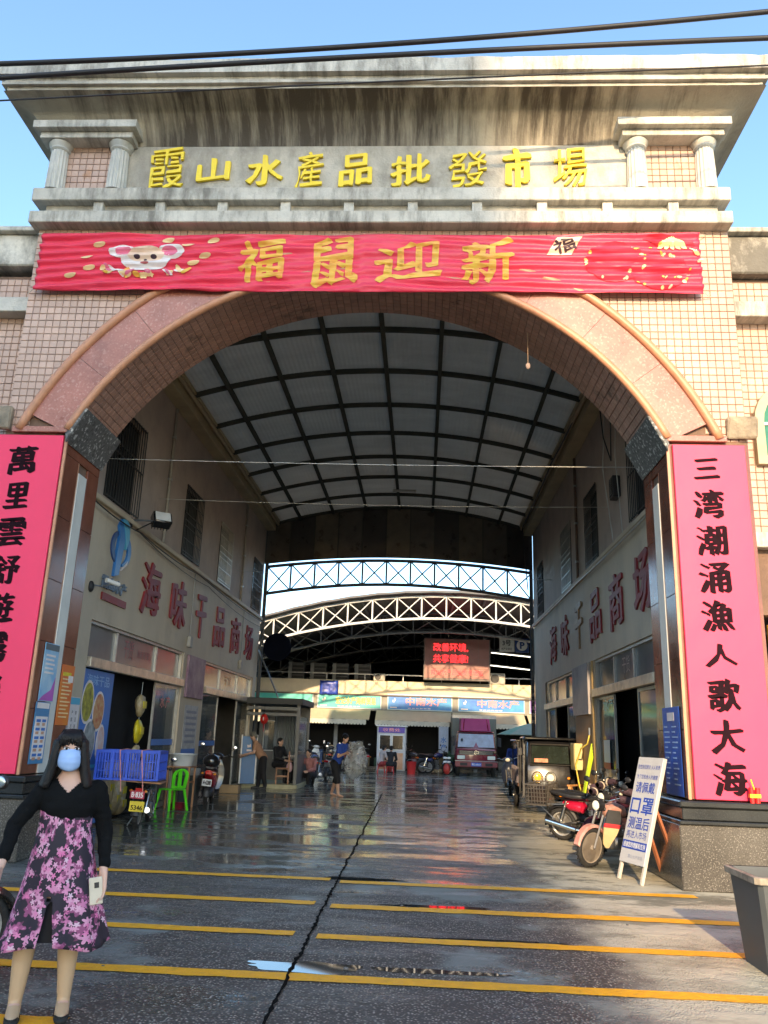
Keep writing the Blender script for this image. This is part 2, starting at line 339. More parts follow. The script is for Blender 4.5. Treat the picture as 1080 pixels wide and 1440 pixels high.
# ------------------------------------------------------------------ ground
def ground_mat():
    m = bpy.data.materials.new('wet_asphalt'); m.use_nodes = True; t = m.node_tree; N = t.nodes; L = t.links; b = N['Principled BSDF']
    tc = N.new('ShaderNodeTexCoord'); P = tc.outputs['Object']
    def noi(s, d=6, r=.6, st=(1,1,1), off=0):
        mp = N.new('ShaderNodeMapping'); mp.inputs['Scale'].default_value = st; mp.inputs['Location'].default_value = (off,off*.7,0); L.new(P, mp.inputs[0])
        n = N.new('ShaderNodeTexNoise'); n.inputs['Scale'].default_value = s; n.inputs['Detail'].default_value = d; n.inputs['Roughness'].default_value = r; L.new(mp.outputs[0], n.inputs['Vector']); return n.outputs['Fac']
    def rng(v, a, b_, c=0., d=1.):
        r = N.new('ShaderNodeMapRange'); r.interpolation_type = 'SMOOTHSTEP'
        for i, x in enumerate((a,b_,c,d)): r.inputs[i+1].default_value = x
        L.new(v, r.inputs[0]); return r.outputs[0]
    def mth(op, a, c):
        n = N.new('ShaderNodeMath'); n.operation = op
        for i, v in enumerate((a,c)):
            if isinstance(v,(int,float)): n.inputs[i].default_value = v
            else: L.new(v, n.inputs[i])
        return n.outputs[0]
    def mix(f, a, c):
        n = N.new('ShaderNodeMixRGB')
        if isinstance(f,(int,float)): n.inputs[0].default_value = f
        else: L.new(f, n.inputs[0])
        for i, v in enumerate((a,c)):
            if isinstance(v, tuple): n.inputs[i+1].default_value = (*v,1)
            else: L.new(v, n.inputs[i+1])
        return n.outputs[0]
    sp = N.new('ShaderNodeSeparateXYZ'); L.new(P, sp.inputs[0]); X, Y = sp.outputs['X'], sp.outputs['Y']
    vo = N.new('ShaderNodeTexVoronoi'); vo.inputs['Scale'].default_value = 50; L.new(P, vo.inputs['Vector'])
    agg = rng(vo.outputs['Distance'], .1, .55)                       # exposed aggregate
    hsep = N.new('ShaderNodeSeparateColor'); L.new(vo.outputs['Color'], hsep.inputs[0])
    stone = mix(hsep.outputs[0], (.13,.10,.075), (.66,.57,.46))
    aggc = mix(agg, stone, (.070,.058,.046))
    wn = noi(.55, 8, .65)
    # pale trowelled concrete along the right-hand side and by the left kerb
    edge = mth('ADD', X, mth('MULTIPLY', mth('SUBTRACT', noi(.9, 5, .6, off=7), .5), 1.6))
    conc = rng(edge, 1.15, 1.6)
    concl = rng(edge, -3.2, -4.2)
    far = rng(Y, 2.0, 7.0)
    film = rng(mth('ADD', wn, mth('MULTIPLY', far, .10)), .50, .60)                   # grey-green silt film that hides the stones
    filmc = mix(noi(3.2, 8, .7, (1,.5,1)), (.15,.158,.13), (.25,.25,.215))
    c = mix(film, aggc, filmc)
    cc = mix(noi(2.2, 9, .72, (.5,2.2,1), 3), (.42,.38,.27), (.60,.54,.41))
    wetc = rng(noi(1.1, 8, .7, (.6,1.3,1), 11), .47, .57)
    cc = mix(mth('MULTIPLY', wetc, rng(Y, -4.0, -.5, .35, .8)), cc, (.10,.10,.065))
    c = mix(mth('MULTIPLY', conc, .93), c, cc)
    c = mix(mth('MULTIPLY', concl, .75), c, mix(wetc, (.07,.075,.065), (.17,.17,.15)))
    stain = rng(noi(.8, 9, .75, off=21), .56, .66)
    c = mix(mth('MULTIPLY', stain, .55), c, (.05,.048,.042))
    L.new(c, b.inputs['Base Color'])
    # wetness: shallow water in patches drawn out along the yard, wetter under the roof
    wet = mth('ADD', noi(.9, 9, .72, (.55,1.6,1), 5), mth('MULTIPLY', rng(Y, -2.5, 3.0), .13))
    wet = mth('SUBTRACT', wet, mth('MULTIPLY', mth('MULTIPLY', conc, rng(Y, 11.0, 3.0)), .15))
    pud = rng(wet, .585, .64); damp = rng(wet, .44, .60)
    ro = mth('SUBTRACT', .62, mth('MULTIPLY', damp, .36)); ro = mth('SUBTRACT', ro, mth('MULTIPLY', pud, .215))
    L.new(ro, b.inputs['Roughness']); b.inputs['Specular IOR Level'].default_value = .5
    h = mth('ADD', mth('MULTIPLY', mth('MULTIPLY', agg, mth('SUBTRACT', 1.0, film)), -.9), mth('MULTIPLY', noi(14, 6, .7), .5))
    bp = N.new('ShaderNodeBump'); bp.inputs['Distance'].default_value = .012
    L.new(mth('SUBTRACT', 1.0, mth('MULTIPLY', pud, .95)), bp.inputs['Strength']); L.new(h, bp.inputs['Height'])
    rip = N.new('ShaderNodeBump'); rip.inputs['Distance'].default_value = .03; rip.inputs['Strength'].default_value = .10
    L.new(noi(1.6, 4, .6, (.7,2.2,1), 31), rip.inputs['Height']); L.new(rip.outputs[0], bp.inputs['Normal']); L.new(bp.outputs[0], b.inputs['Normal'])
    return m
GR = ground_mat()
mb = MB(); mb.quad((-300,-300,0),(300,-300,0),(300,300,0),(-300,300,0)); struct('ground', mb.mesh('ground'), GR)

YEL = mat('yellow_road_paint', (.95,.41,.02), .5, var=.14, vs=14, dirt=.35, dcol=(.24,.14,.04), bump=.4, bs=50)
def strip(name, pts, wf, material, z):
    m = MB(); A = []; B = []
    for i, p in enumerate(pts):
        w0, w1 = wf(i)
        d = (Vector(pts[min(i+1,len(pts)-1)])-Vector(pts[max(i-1,0)])).normalized(); n = Vector((-d.y, d.x))
        p = Vector(p); A.append(m.bm.verts.new((*(p+n*w0), z))); B.append(m.bm.verts.new((*(p-n*w1), z)))
    for i in range(len(pts)-1): m.bm.faces.new((B[i],B[i+1],A[i+1],A[i]))
    return struct(name, m.mesh(name), material)
def yline(x0, x1, yc, w, sd):
    n = int((x1-x0)/.06); pts = [(x0+(x1-x0)*i/n, yc+.015*noise.noise(Vector((i*.02,sd,0)))) for i in range(n+1)]
    return strip('yellow_line', pts, lambda i: (w*.56*(1+.22*noise.noise(Vector((i*.28,sd*3,1)))+.12*noise.noise(Vector((i*1.1,sd,2)))), w*.56*(1+.26*noise.noise(Vector((i*.25,sd*5,7)))+.12*noise.noise(Vector((i*1.2,sd,4))))), YEL, .006)
yline(-4.4, -.98, -.38, .15, 1); yline(-.86, 2.98, -.5, .16, 2)
yline(-4.6, -.98, -1.72, .15, 3); yline(-.82, 3.2, -1.83, .17, 4)
yline(-4.8, -.99, -2.98, .14, 5); yline(-.80, 3.4, -3.04, .15, 6)
yline(-5.0, 3.6, -4.19, .145, 7)
yline(-5.5, -1.9, -5.25, .13, 8)
TAR = mat('wet_tar', (.010,.009,.008), .95, var=.3, spec=.03)
cp = [(-.84+.012*(y+5)*-1+.035*noise.noise(Vector((y*1.3,4,0)))+.012*noise.noise(Vector((y*4,9,0))), y) for y in [-9+i*.07 for i in range(330)]]
strip('road_joint', cp, lambda i: (.006+.036*abs(noise.noise(Vector((i*.5,3,0)))), .006+.042*abs(noise.noise(Vector((i*.45,8,0))))), TAR, .010)
WATER = mat('puddle_water', (.03,.032,.03), .03, var=.2, vs=2, rvar=.01, spec=.6)
def puddle(cx, cy, rx, ry, sd):
    m = MB(); n = 60; c = m.bm.verts.new((cx,cy,.0)); R = []
    for k in range(n):
        a = 2*pi*k/n; q = 1+.55*noise.noise(Vector((cos(a)*1.6,sin(a)*1.6,sd)))+.07*noise.noise(Vector((cos(a)*4,sin(a)*4,sd)))
        R.append(m.bm.verts.new((cx+rx*q*cos(a), cy+ry*q*sin(a), 0)))
    for k in range(n): m.bm.faces.new((c,R[k],R[(k+1)%n]))
    o = struct('puddle', m.mesh('puddle'), WATER); o.location.z = .003; return o
puddle(-.78,-3.93,.42,.13,3.1); puddle(-.65,-.28,.5,.1,5.2); puddle(.2,-1.66,.55,.07,1.2); puddle(.1,-3.9,.5,.05,8.3); puddle(.6,-2.92,.7,.04,6.3)

# ------------------------------------------------------------------ the gate
X0, AC, RI, RO = -.87, 3.42, 4.47, 5.08
gate = thing('market_gate', 'tall tiled archway gate with curved concrete cornice spanning the market entrance', 'gateway', (X0,0,0))
# masonry body over the arch
mb = MB(); N_ = 64; a0 = math.asin((5.35-AC)/RI)
top = 8.6
arc = [(X0+RI*cos(a), AC+RI*sin(a)) for a in [a0+(pi-2*a0)*i/N_ for i in range(N_+1)]]
for (xa,za),(xb,zb) in zip(arc, arc[1:]):
    mb.bm.faces.new([mb.bm.verts.new(p) for p in ((xa,.014,za),(xb,.014,zb),(xb,.014,top),(xa,.014,top))])
    mb.bm.faces.new([mb.bm.verts.new(p) for p in ((xa,1.15,za),(xb,1.15,zb),(xb,1.15,top),(xa,1.15,top))])
    mb.bm.faces.new([mb.bm.verts.new(p) for p in ((xa,.014,za),(xb,.014,zb),(xb,1.15,zb),(xa,1.15,za))])
bmesh.ops.remove_doubles(mb.bm, verts=mb.bm.verts, dist=1e-4)
mb.box(4.17-.97+.0, 4.17, .014, 1.15, 5.36, top); mb.box(-5.75, -4.94, .014, 1.15, 5.36, top)
mb.build('arch_wall', MORTAR, gate, world=True)
# facing tiles, one by one
def tile_bm(w, h, d=.014, b=.006):
    m = MB(); w/=2; h/=2
    m.loft([[(-w,0,-h),(w,0,-h),(w,0,h),(-w,0,h)],[(-w,-d+b,-h),(w,-d+b,-h),(w,-d+b,h),(-w,-d+b,h)],[(-w+b,-d,-h+b),(w-b,-d,-h+b),(w-b,-d,h-b),(-w+b,-d,h-b)]])
    return m
TS = .1055; tw = TS-.0065
tme = tile_bm(tw, tw).mesh('tile'); tme.materials.append(TILE)
def tile_field(parent, x0, x1, z0, z1, y, skip, singles, rot=None):
    cells = []
    nx, nz = int(round((x1-x0)/TS)), int(round((z1-z0)/TS))
    for i in range(nx):
        for k in range(nz):
            x, z = x0+(i+.5)*TS, z0+(k+.5)*TS
            if not skip(x, z): cells.append((x, z))
    cells.sort(key=lambda c: (abs(c[0]+.8) if (c[0] > 4.2 or c[0] < -5.75) and y > .3 else c[1]+abs(c[0]-1)*.05))
    pw = W[parent.name].translation
    for x, z in cells[:singles]:
        o = bpy.data.objects.new('tile', tme); COL.objects.link(o); o.parent = parent; o.location = (x-pw.x, y-pw.y, z-pw.z)
    rest = cells[singles:]
    if rest:
        vs, fs = [], []; base = [tuple(v.co) for v in tme.vertices]; bf = [tuple(p.vertices) for p in tme.polygons]
        for x, z in rest:
            n = len(vs); vs += [(bx+x, by+y, bz+z) for bx, by, bz in base]; fs += [tuple(q+n for q in f) for f in bf]
        me = bpy.data.meshes.new('wall_tile'); me.from_pydata(vs, [], fs); o = link('wall_tile', me, TILE, parent, world=True); o['kind'] = 'stuff'
def skip_gate(x, z):
    if (x-X0)**2+(z-AC)**2 < (RO-.05)**2: return True
    return -5.5 < x < 3.6 and 7.6 < z < 8.4
tile_field(gate, -5.75, 4.19, 5.40, 8.56, .016, skip_gate, 290)
# tiles under the arch
def soffit():
    nA = 92; aa = a0+.02; da = (pi-2*aa)/nA; ny = 11; dy = 1.13/ny; items = []
    for i in range(nA):
        for j in range(ny): items.append((aa+(i+.5)*da, .012+(j+.5)*dy, j))
    items.sort(key=lambda t: (t[2] > 2, abs(t[0]-pi/2)))
    w = RI*da/2-.0038; h = dy/2-.0038; d, b = .012, .005
    m = MB(); m.loft([[(-w,-h,0),(w,-h,0),(w,h,0),(-w,h,0)],[(-w,-h,-d+b),(w,-h,-d+b),(w,h,-d+b),(-w,h,-d+b)],[(-w+b,-h+b,-d),(w-b,-h+b,-d),(w-b,h-b,-d),(-w+b,h-b,-d)]])
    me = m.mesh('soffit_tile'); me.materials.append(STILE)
    vs, fs = [], []; base = [v.co.copy() for v in me.vertices]; bf = [tuple(p.vertices) for p in me.polygons]
    for k, (a, y, j) in enumerate(items):
        M = Matrix.Translation((RI*cos(a), y, AC+RI*sin(a))) @ Matrix.Rotation(-(a-pi/2), 4, 'Y')
        if k < 280:
            o = bpy.data.objects.new('soffit_tile', me); COL.objects.link(o); o.parent = gate; o.matrix_local = M
        else:
            n = len(vs); vs += [tuple(M @ c) for c in base]; fs += [tuple(q+n for q in f) for f in bf]
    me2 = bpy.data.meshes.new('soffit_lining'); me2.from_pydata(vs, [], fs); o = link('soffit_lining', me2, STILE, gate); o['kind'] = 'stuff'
soffit()
# granite arch band, panel by panel
npan = 11; b0 = math.asin((5.44-AC)/4.6)
for i in range(npan):
    t0, t1 = b0+(pi-2*b0)*i/npan+.0005, b0+(pi-2*b0)*(i+1)/npan-.0005
    r0, r1 = [], []
    for k in range(7):
        a = t0+(t1-t0)*k/6; r0.append((X0+(RI+.01)*cos(a), AC+(RI+.01)*sin(a))); r1.append((X0+(RO-.01)*cos(a), AC+(RO-.01)*sin(a)))
    mb = MB(); mb.loft([[(x,-.045,z) for x,z in r0],[(x,-.045,z) for x,z in r1],[(x,.012,z) for x,z in r1],[(x,.012,z) for x,z in r0],[(x,-.045,z) for x,z in r0]], cap=False, closed=False)
    for rr in (0, -1): mb.quad((r0[rr][0],-.045,r0[rr][1]),(r1[rr][0],-.045,r1[rr][1]),(r1[rr][0],.012,r1[rr][1]),(r0[rr][0],.012,r0[rr][1]))
    mb.build('granite_panel', GRANR, gate, world=True)
for R_, rad, bb in ((RI+.005,.055,math.asin((5.42-AC)/RI)),(RO,.06,math.asin((5.42-AC)/RO))):
    mb = MB(); mb.tube([(X0+R_*cos(a), -.05, (lambda z: z if z < 7.5 or R_ < 5 else 7.5+(z-7.5)*.72)(AC+R_*sin(a))) for a in [bb+(pi-2*bb)*i/90 for i in range(91)]], rad, 10)
    mb.build('arch_moulding', MOULD, gate, world=True, smooth=True)
# springing blocks and foot slabs of the band
for sgn in (1,-1):
    mb = MB(); f = [Vector((X0+sgn*r*cos(a),0,AC+r*sin(a))) for r, a in ((RI-.005,a0+.005),(RI-.005,a0+.10),(RI-.07,a0+.105),(RI-.08,a0-.02))]
    mb.loft([[(p.x,-.07,p.z) for p in f],[(p.x,1.22,p.z) for p in f]]); mb._bev(list(mb.bm.verts), .012)
    mb.build('springing_block', speckle('mottled_granite', (.09,.09,.088), (.015,.015,.015), (.5,.5,.48), 22, .5, .5), gate, world=True)
    xa, xb = X0+sgn*3.98, X0+sgn*4.76
    mb = MB(); mb.box(min(xa,xb), max(xa,xb), -.065, .0, 5.38, 5.62-.16, .006); mb.build('band_foot', GRANR, gate, world=True)
# piers
for sgn, xi, xo in ((-1,-4.89,-6.05),(1,3.15,4.17)):
    lo, hi = min(xi,xo), max(xi,xo)
    pier = MB().box(lo+(.02 if sgn>0 else 0), hi-(.02 if sgn<0 else 0), .03, 1.2, .96, 5.37).build('pier', MORTAR, gate, world=True, label='granite clad pier beside the opening')
    MB().box(lo, hi, .0, .028, .97, 5.36).build('front_slab', GRANB, pier, world=True)
    zs = [.965, 1.75, 2.6, 3.4, 4.25, 5.12]
    for q0, q1 in zip(zs, zs[1:]):
        for ya, yb in ((.0,.46),(.80,1.19)):
            MB().box(xi-sgn*.012, xi+sgn*.03, ya+.003, yb, q0+.003, q1-.003, .003).build('granite_slab', GRANB, pier, world=True)
    MB().box(xi-sgn*.008, xi+sgn*.03, .463, .497, .965, 5.12).build('corner_strip', MOULD, pier, world=True)
    MB().box(xi-sgn*.018, xi+sgn*.03, .50, .775, .965, 4.98, .004).build('white_duct', mat('cream_duct', (.60,.60,.56), .5, var=.1, dirt=.2, dcol=(.4,.36,.28)), pier, world=True)
    MB().box(xi-sgn*.012, xi+sgn*.03, .003, 1.19, 5.123, 5.34).build('granite_slab', GRANB, pier, world=True)
    # polished edge strip beside the couplet
    MB().box(min(xi,xi-sgn*.035), max(xi,xi-sgn*.035), -.03, -.002, .965, 5.36).build('edge_trim', MOULD, pier, world=True)
    a, b_ = (xi-.2, 4.6) if sgn > 0 else (-7.2, xi+.2)
    pl = MB().box(a, b_, -.16, 1.35, 0, .70, .012).build('plinth', GRAND, gate, world=True)
    MB().box(a-.0, b_+.0, -.19, 1.38, .703, .745, .008).build('plinth_lip', GRANC, pl, world=True)
    MB().box(a+.05, b_-.05, -.13, 1.32, .748, .88, .01).build('plinth_cap', GRANC, pl, world=True)
    MB().box(a+.02, b_-.02, -.16, 1.34, .883, .955, .014).build('plinth_cap', GRANC, pl, world=True)
    # broken corbel where the band lands
    m2 = MB().box(X0+sgn*4.78, X0+sgn*5.16, -.09, .0, 5.42, 5.74, .02)
    m2.map(lambda c: c+noise.noise_vector(c*5)*.05); m2.build('broken_corbel', mat('rough_stone', (.26,.21,.15), .9, var=.4, vs=6, bump=1, bs=20), gate, world=True)
# ledges, dentil blocks
MB().box(-5.83, 4.18, -.20, 1.3, 8.56, 8.75, .012).build('lower_ledge', LEDGE, gate, world=True)
MB().box(-5.68, 4.04, -.03, 1.15, 8.753, 8.945).build('ledge_band', CONCF, gate, world=True)
MB().box(-5.85, 4.19, -.17, 1.3, 8.948, 9.16, .012).build('upper_ledge', LEDGE, gate, world=True)
for i in range(10): MB().box(-4.93+i*.918, -4.79+i*.918, -.12, -.032, 8.755, 8.943).build('ledge_block', LEDGE, gate, world=True)
MB().box(-5.70, 4.05, .05, 1.15, 9.163, 10.12).build('frieze', CONCF, gate, world=True)
for sgn, xa, xb in ((-1,-5.50,-4.80),(1,3.08,3.80)):
    MB().box(xa-.05, xb+.05, .02, .048, 9.165, 10.0).build('panel_bed', MORTAR, gate, world=True)
    for i in range(7):
        for k in range(8):
            o = bpy.data.objects.new('tile', tme); COL.objects.link(o); o.parent = gate; o.location = (xa-.01+(i+.5)*TS-X0, .021, 9.17+(k+.5)*TS)
for cx in (-5.60,-4.68,2.95,3.92):
    mb = MB(); rings = []
    for z, r in ((9.162,.165),(9.165,.145),(9.5,.140),(9.86,.128)):
        ring = []
        for k in range(80):
            a = 2*pi*k/80; g = abs(((k % 5)/5)-.5)*2; rr = r*(1-.11*(1-g)) if r < .16 else r
            ring.append((cx+rr*cos(a), -.02+rr*sin(a), z))
        rings.append(ring)
    mb.loft(rings); mb.build('fluted_column', COLM, gate, world=True)
    MB().lathe([(.128,9.862),(.15,9.885),(.15,9.90),(.132,9.91),(.135,9.92),(.175,9.96),(.18,9.985)], (cx,-.02,0), 28).build('capital', COLM, gate, world=True, smooth='auto')
for xa, xb in ((-5.85,-4.45),(2.72,4.16)):
    MB().box(xa, xb, -.22, .04, 9.99, 10.09, .006).build('column_beam', LEDGE, gate, world=True)
    MB().box(xa-.08, xb+.08, -.32, .04, 10.093, 10.22, .006).build('column_beam', LEDGE, gate, world=True)
# flared cornice
mb = MB(); rings = []
for k in range(12):
    t = k/11; off = -.0+.62*(1-cos(t*pi/2))*.55+.62*t*.45; z = 10.04+.47*sin(t*pi/2*.85)/sin(pi/2*.85)
    xa, xb, ya, yb = -5.72-off*.95, 4.06+off*.95, .045-off, 1.15+off*.5
    rings.append([(xa,ya,z),(xb,ya,z),(xb,yb,z),(xa,yb,z)])
# subdivide the long sides so that the shading and edges can be uneven
mb.loft(rings); mb.build('cornice_cove', CONC, gate, world=True, smooth='auto')
for o_, za, zb in ((.60,10.52,10.57),(.66,10.573,10.625),(.63,10.628,10.70),(.72,10.703,10.93)):
    m2 = MB(); nseg = 60
    xa, xb = -5.66-o_, 4.0+o_
    rings = [[(x,-o_+.03,za),(x,1.3+o_*.4,za),(x,1.3+o_*.4,zb+(.02*noise.noise(Vector((x*3,zb,0))) if zb > 10.9 else 0)),(x,-o_+.03+(.012*noise.noise(Vector((x*5,zb,3)))),zb+(.03*noise.noise(Vector((x*2.3,zb,5))) if zb > 10.9 else 0))] for x in [xa+(xb-xa)*i/nseg for i in range(nseg+1)]]
    m2.loft(rings); m2.build('cornice_slab', LEDGE if za > 10.6 else CONCF, gate, world=True)
# gold characters: each one a thing on the frieze
chars = '霞山水產品批發市場'
px_c = [-3.96,-3.16,-2.32,-1.52,-.76,.02,.83,1.62,2.22]
px_c = [-3.957,-3.254,-2.478,-1.818,-1.126,-.319,.52,1.243,2.009]
wid = [.52,.47,.50,.41,.46,.56,.58,.37,.50]; hei = [.70,.38,.50,.60,.52,.50,.60,.68,.66]
for i, ch in enumerate(chars):
    text(gate, ch, FF(px_c[i], .045, 9.60+(.02 if i in (0,7,8) else 0)), wid[i], hei[i], GOLD, 'gold_character', ext=.04, bold=(.008 if ch in '霞發場產' else .024 if ch in '山水市' else .016), jit=.034, slant=.16, seed=i)

# ------------------------------------------------------------------ banner
ban = thing('cloth_banner', 'long red cloth banner with gold New Year characters stretched over the arch', 'banner', (-.96,-.1,7.5))
def wr(co):
    x, z = co.x, co.z; u = (x+5.6)/9.3
    d = .026*sin((z-8.4)*46+ (x+5.6)*(-2.6 if u < .5 else 1.1) + 2*noise.noise(Vector((x*.6,z*2,0))))*(.35+.65*abs(1-2*u)**.7)
    d += .030*noise.noise(Vector((x*.9, z*9+x*.8, 3.3))) + .01*noise.noise(Vector((x*3, z*24+x*3, 7)))
    return -.125 + d
mb = MB(); nx, nz = 260, 40; G = []
for k in range(nz+1):
    row = []
    for i in range(nx+1):
        u, v = i/nx, k/nz; x = -5.62+9.34*u
        zt = 8.43-.03*sin(u*pi)+.01*noise.noise(Vector((u*30,0,1))); zb = 7.50-.0*sin(u*pi)+.015*noise.noise(Vector((u*20,5,1)))
        z = zb+(zt-zb)*v; row.append(mb.bm.verts.new((x, wr(Vector((x,0,z))), z)))
    G.append(row)
for k in range(nz):
    for i in range(nx): mb.bm.faces.new((G[k][i],G[k][i+1],G[k+1][i+1],G[k+1][i]))
cl = mb.build('cloth', BANRED, ban, world=True, smooth=True)
md = cl.modifiers.new('s','SOLIDIFY'); md.thickness = .006; md.offset = -1
GOLDP = mat('gold_print', (.72,.50,.06), .4, var=.35, vs=5, col2=(.85,.34,.08))
PALE = mat('pale_gold_print', (.80,.58,.30), .5, var=.1)
def bprint(me, material, name='print', lift=.006, label=None):
    drape(me, .024, lambda c: wr(c)-lift-.005); return link(name, me, material, ban, world=True, label=label)
for ch, x, w, h, s in (('福',-2.39,.62,.62,1),('鼠',-1.33,.64,.74,2),('迎',-.31,.92,.56,3),('新',.80,.70,.66,4)):
    me = text_mesh(ch, w, h, 0, .017, .045, .16, seed=s+20); me.transform(FF(x,0,7.98)); bprint(me, GOLDP, 'character')
def blob(cx, cz, rx, rz, n=20, rot=0, f=None):
    m = MB(); vs = []
    for k in range(n):
        a = 2*pi*k/n; q = f(a) if f else 1; x, z = rx*q*cos(a), rz*q*sin(a)
        vs.append(m.bm.verts.new((cx+x*cos(rot)-z*sin(rot), 0, cz+x*sin(rot)+z*cos(rot))))
    m.bm.faces.new(vs[::-1] if False else vs); return m.mesh('p')
WPR = mat('white_print', (.75,.68,.66), .6); PPR = mat('pink_print', (.72,.16,.26), .6); CRM = mat('cream_print', (.78,.56,.42), .6); DPR = mat('dark_print', (.05,.02,.03), .6)
mx, mz = -4.05, 8.02     # a plain mouse face
for s_ in (-1,1):
    bprint(blob(mx+s_*.36, mz+.10, .19, .115), WPR, 'mouse_ear', .006); bprint(blob(mx+s_*.33, mz+.095, .12, .075), PPR, 'mouse_ear_inner', .010)
bprint(blob(mx, mz-.03, .36, .19), WPR, 'mouse_face', .009); bprint(blob(mx, mz+.045, .27, .125), CRM, 'mouse_forehead', .012)
for s_ in (-1,1): bprint(blob(mx+s_*.12, mz-.0, .045, .03), DPR, 'mouse_eye', .015)
bprint(blob(mx, mz-.045, .025, .016), DPR, 'mouse_nose', .015); bprint(blob(mx, mz-.10, .06, .02), mat('mouth_print', (.4,.08,.08), .6), 'mouse_mouth', .015)
rr = random.Random(4)
for i in range(34):
    a = rr.uniform(-1,1); bprint(blob(mx+a*.62, mz-.27+abs(a)*.07+rr.uniform(-.035,.035), rr.uniform(.04,.09), rr.uniform(.02,.035), 9, rr.uniform(-1,1)), rr.choice([GOLDP,PALE,PALE,WPR,PPR]), 'gold_ingot', .008+i*.0004)
for x, z in ((-4.9,8.02),(-4.75,8.23),(-4.85,7.85),(-3.45,8.22),(-3.2,8.05),(-3.35,7.93),(-3.75,8.3),(-5.1,7.72),(-3.1,8.3)):
    bprint(blob(x, z, .09, .032, 12, .2), PALE, 'gold_coin', .008)
me = blob(1.86, 8.23, .30, .17, 4, .55); bprint(me, CRM, 'paper_charm', .008)
me = text_mesh('福', .30, .2, 0, .03); me.transform(Matrix.Translation((1.86,0,8.23)) @ Matrix.Rotation(-.3,4,'Y') @ FF(0,0,0)); bprint(me, DPR, 'character', .013)
DRK = mat('dark_red_print', (.50,.02,.05), .6)
bprint(blob(2.55,7.98,.42,.30), mat('red_lantern_print', (.80,.03,.07), .5), 'lantern_print', .007); bprint(blob(3.15,7.84,.40,.29), mat('red_lantern_print',(.8,.03,.07)), 'lantern_print', .009)
bprint(blob(3.30,8.30,.36,.10,10,-.15), DRK, 'lantern_cap', .006)
for i in range(40):
    a = rr.uniform(0,6.28); c = rr.choice([(2.55,7.98),(3.15,7.84),(3.3,8.0)]); bprint(blob(c[0]+.40*cos(a), c[1]+.27*sin(a), rr.uniform(.015,.05), rr.uniform(.01,.025), 7, rr.uniform(-1,1)), rr.choice([PALE,CRM,GOLDP]), 'blossom_print', .0115+i*.0001)
for i in range(5): bprint(blob(3.22+i*.06, 8.27, .035, .12, 9, -.7+i*.35), PALE, 'petal_print', .013+i*.0005)
mb = MB()
for x, z in ((-5.62,8.42),(-5.62,7.52),(3.72,8.42),(3.72,7.52)): mb.tube([(x,-.12,z),(x+(.12 if x>0 else -.12),-.03,z+(.05 if z>8 else -.02))], .006, 5)
mb.build('tie_cord', mat('pale_cord', (.6,.55,.45), .7), ban, world=True)
# ------------------------------------------------------------------ couplets
for side, (xa, xb, s, lab) in enumerate(((-5.92,-4.905,'萬里雲舒遊霧樂','vertical pink couplet panel starting with characters for ten thousand li of cloud'),(3.19,4.11,'三湾潮涌漁人歌大海','vertical pink couplet panel ending with the character for sea'))):
    cpl = thing('couplet_panel', lab, 'couplet', ((xa+xb)/2, -.06, .97), group='couplet panels on the gate piers')
    m2 = MB(); n1, n2 = 8, 40; bow = lambda x, z: -.045-.004*noise.noise(Vector((x*1.5,z*3,side)))
    m2.loft([[(xa,0-.004,.97),(xb,-.004,.97),(xb,-.004,5.34),(xa,-.004,5.34)],[(xa,-.045,.97),(xb,-.045,.97),(xb,-.045,5.34),(xa,-.045,5.34)]])
    m2._bev(list(m2.bm.verts), .006); m2.build('panel', COUPRED, cpl, world=True)
    for i, ch in enumerate(s):
        zc = 5.34-.33-i*.475 if side else 5.34-.36-i*.50
        xc = ((xa+xb)/2-.05 if side else -5.42)
        w, h = {'三':(.30,.26),'人':(.36,.26),'里':(.30,.34)}.get(ch, (.36,.37))
        text(cpl, ch, FF(xc+(.0 if side else -.0), -.046, zc), w, h, INK, 'character', bold=.030, jit=.038, slant=.10, seed=i+40+side*20)
# ------------------------------------------------------------------ buildings that flank the gate
ST = stained('parapet_concrete', (.62,.58,.50), (.06,.055,.045), .85, zs=1.0, xs=1.6, lo=.4, hi=.62)
def flank(name, lab, x0, x1, sg):
    b = thing(name, lab, 'building', ((x0+x1)/2, .3, 0), group='tiled buildings flanking the gate')
    MB().box(x0, x1, .36, 14, 3.2, 8.0).build('wall', MORTAR, b, world=True)
    MB().box(x0, x1, .20, 1.0, 8.1 if sg < 0 else 8.02, 8.62, .02).build('parapet', ST, b, world=True)
    MB().box(x0, x1, .10, .6, 8.623, 8.70, .01).build('coping', LEDGE, b, world=True)
    MB().box(x0, x1, .12, .50, 7.30, 7.53, .01).build('ledge', LEDGE, b, world=True)
    MB().box(x0, x1, .20, .50, 4.05, 4.25, .01).build('ledge', LEDGE, b, world=True)
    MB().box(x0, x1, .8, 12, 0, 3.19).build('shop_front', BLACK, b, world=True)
    n0 = x0 if sg > 0 else x1-52*TS
    tile_field(b, n0, n0+52*TS, 4.26, 8.0, .362, lambda x, z: 7.28 < z < 7.55 or (sg > 0 and (x > 4.42 and 5.2 < z < 5.8) or (sg > 0 and (x-4.95)**2+(z-5.8)**2 < .28 and z > 5.75)), 120)
    return b
fr = flank('tiled_building', 'orange tiled building with arched green window joining the sunlit gate side', 4.175, 12.0, 1)
fl = flank('tiled_building', 'tiled building with black stained parapet on the shaded gate side', -14.0, -5.76, -1)
m2 = MB(); out = []; inn = []
for k in range(13):
    a = pi*k/12; out.append((4.95+.55*cos(a), 5.80+.55*sin(a)*1.05)); inn.append((4.95+.43*cos(a), 5.80+.43*sin(a)*1.05))
out = [(5.50,5.20)]+out+[(4.40,5.20)]; inn = [(5.38,5.32)]+inn+[(4.52,5.32)]
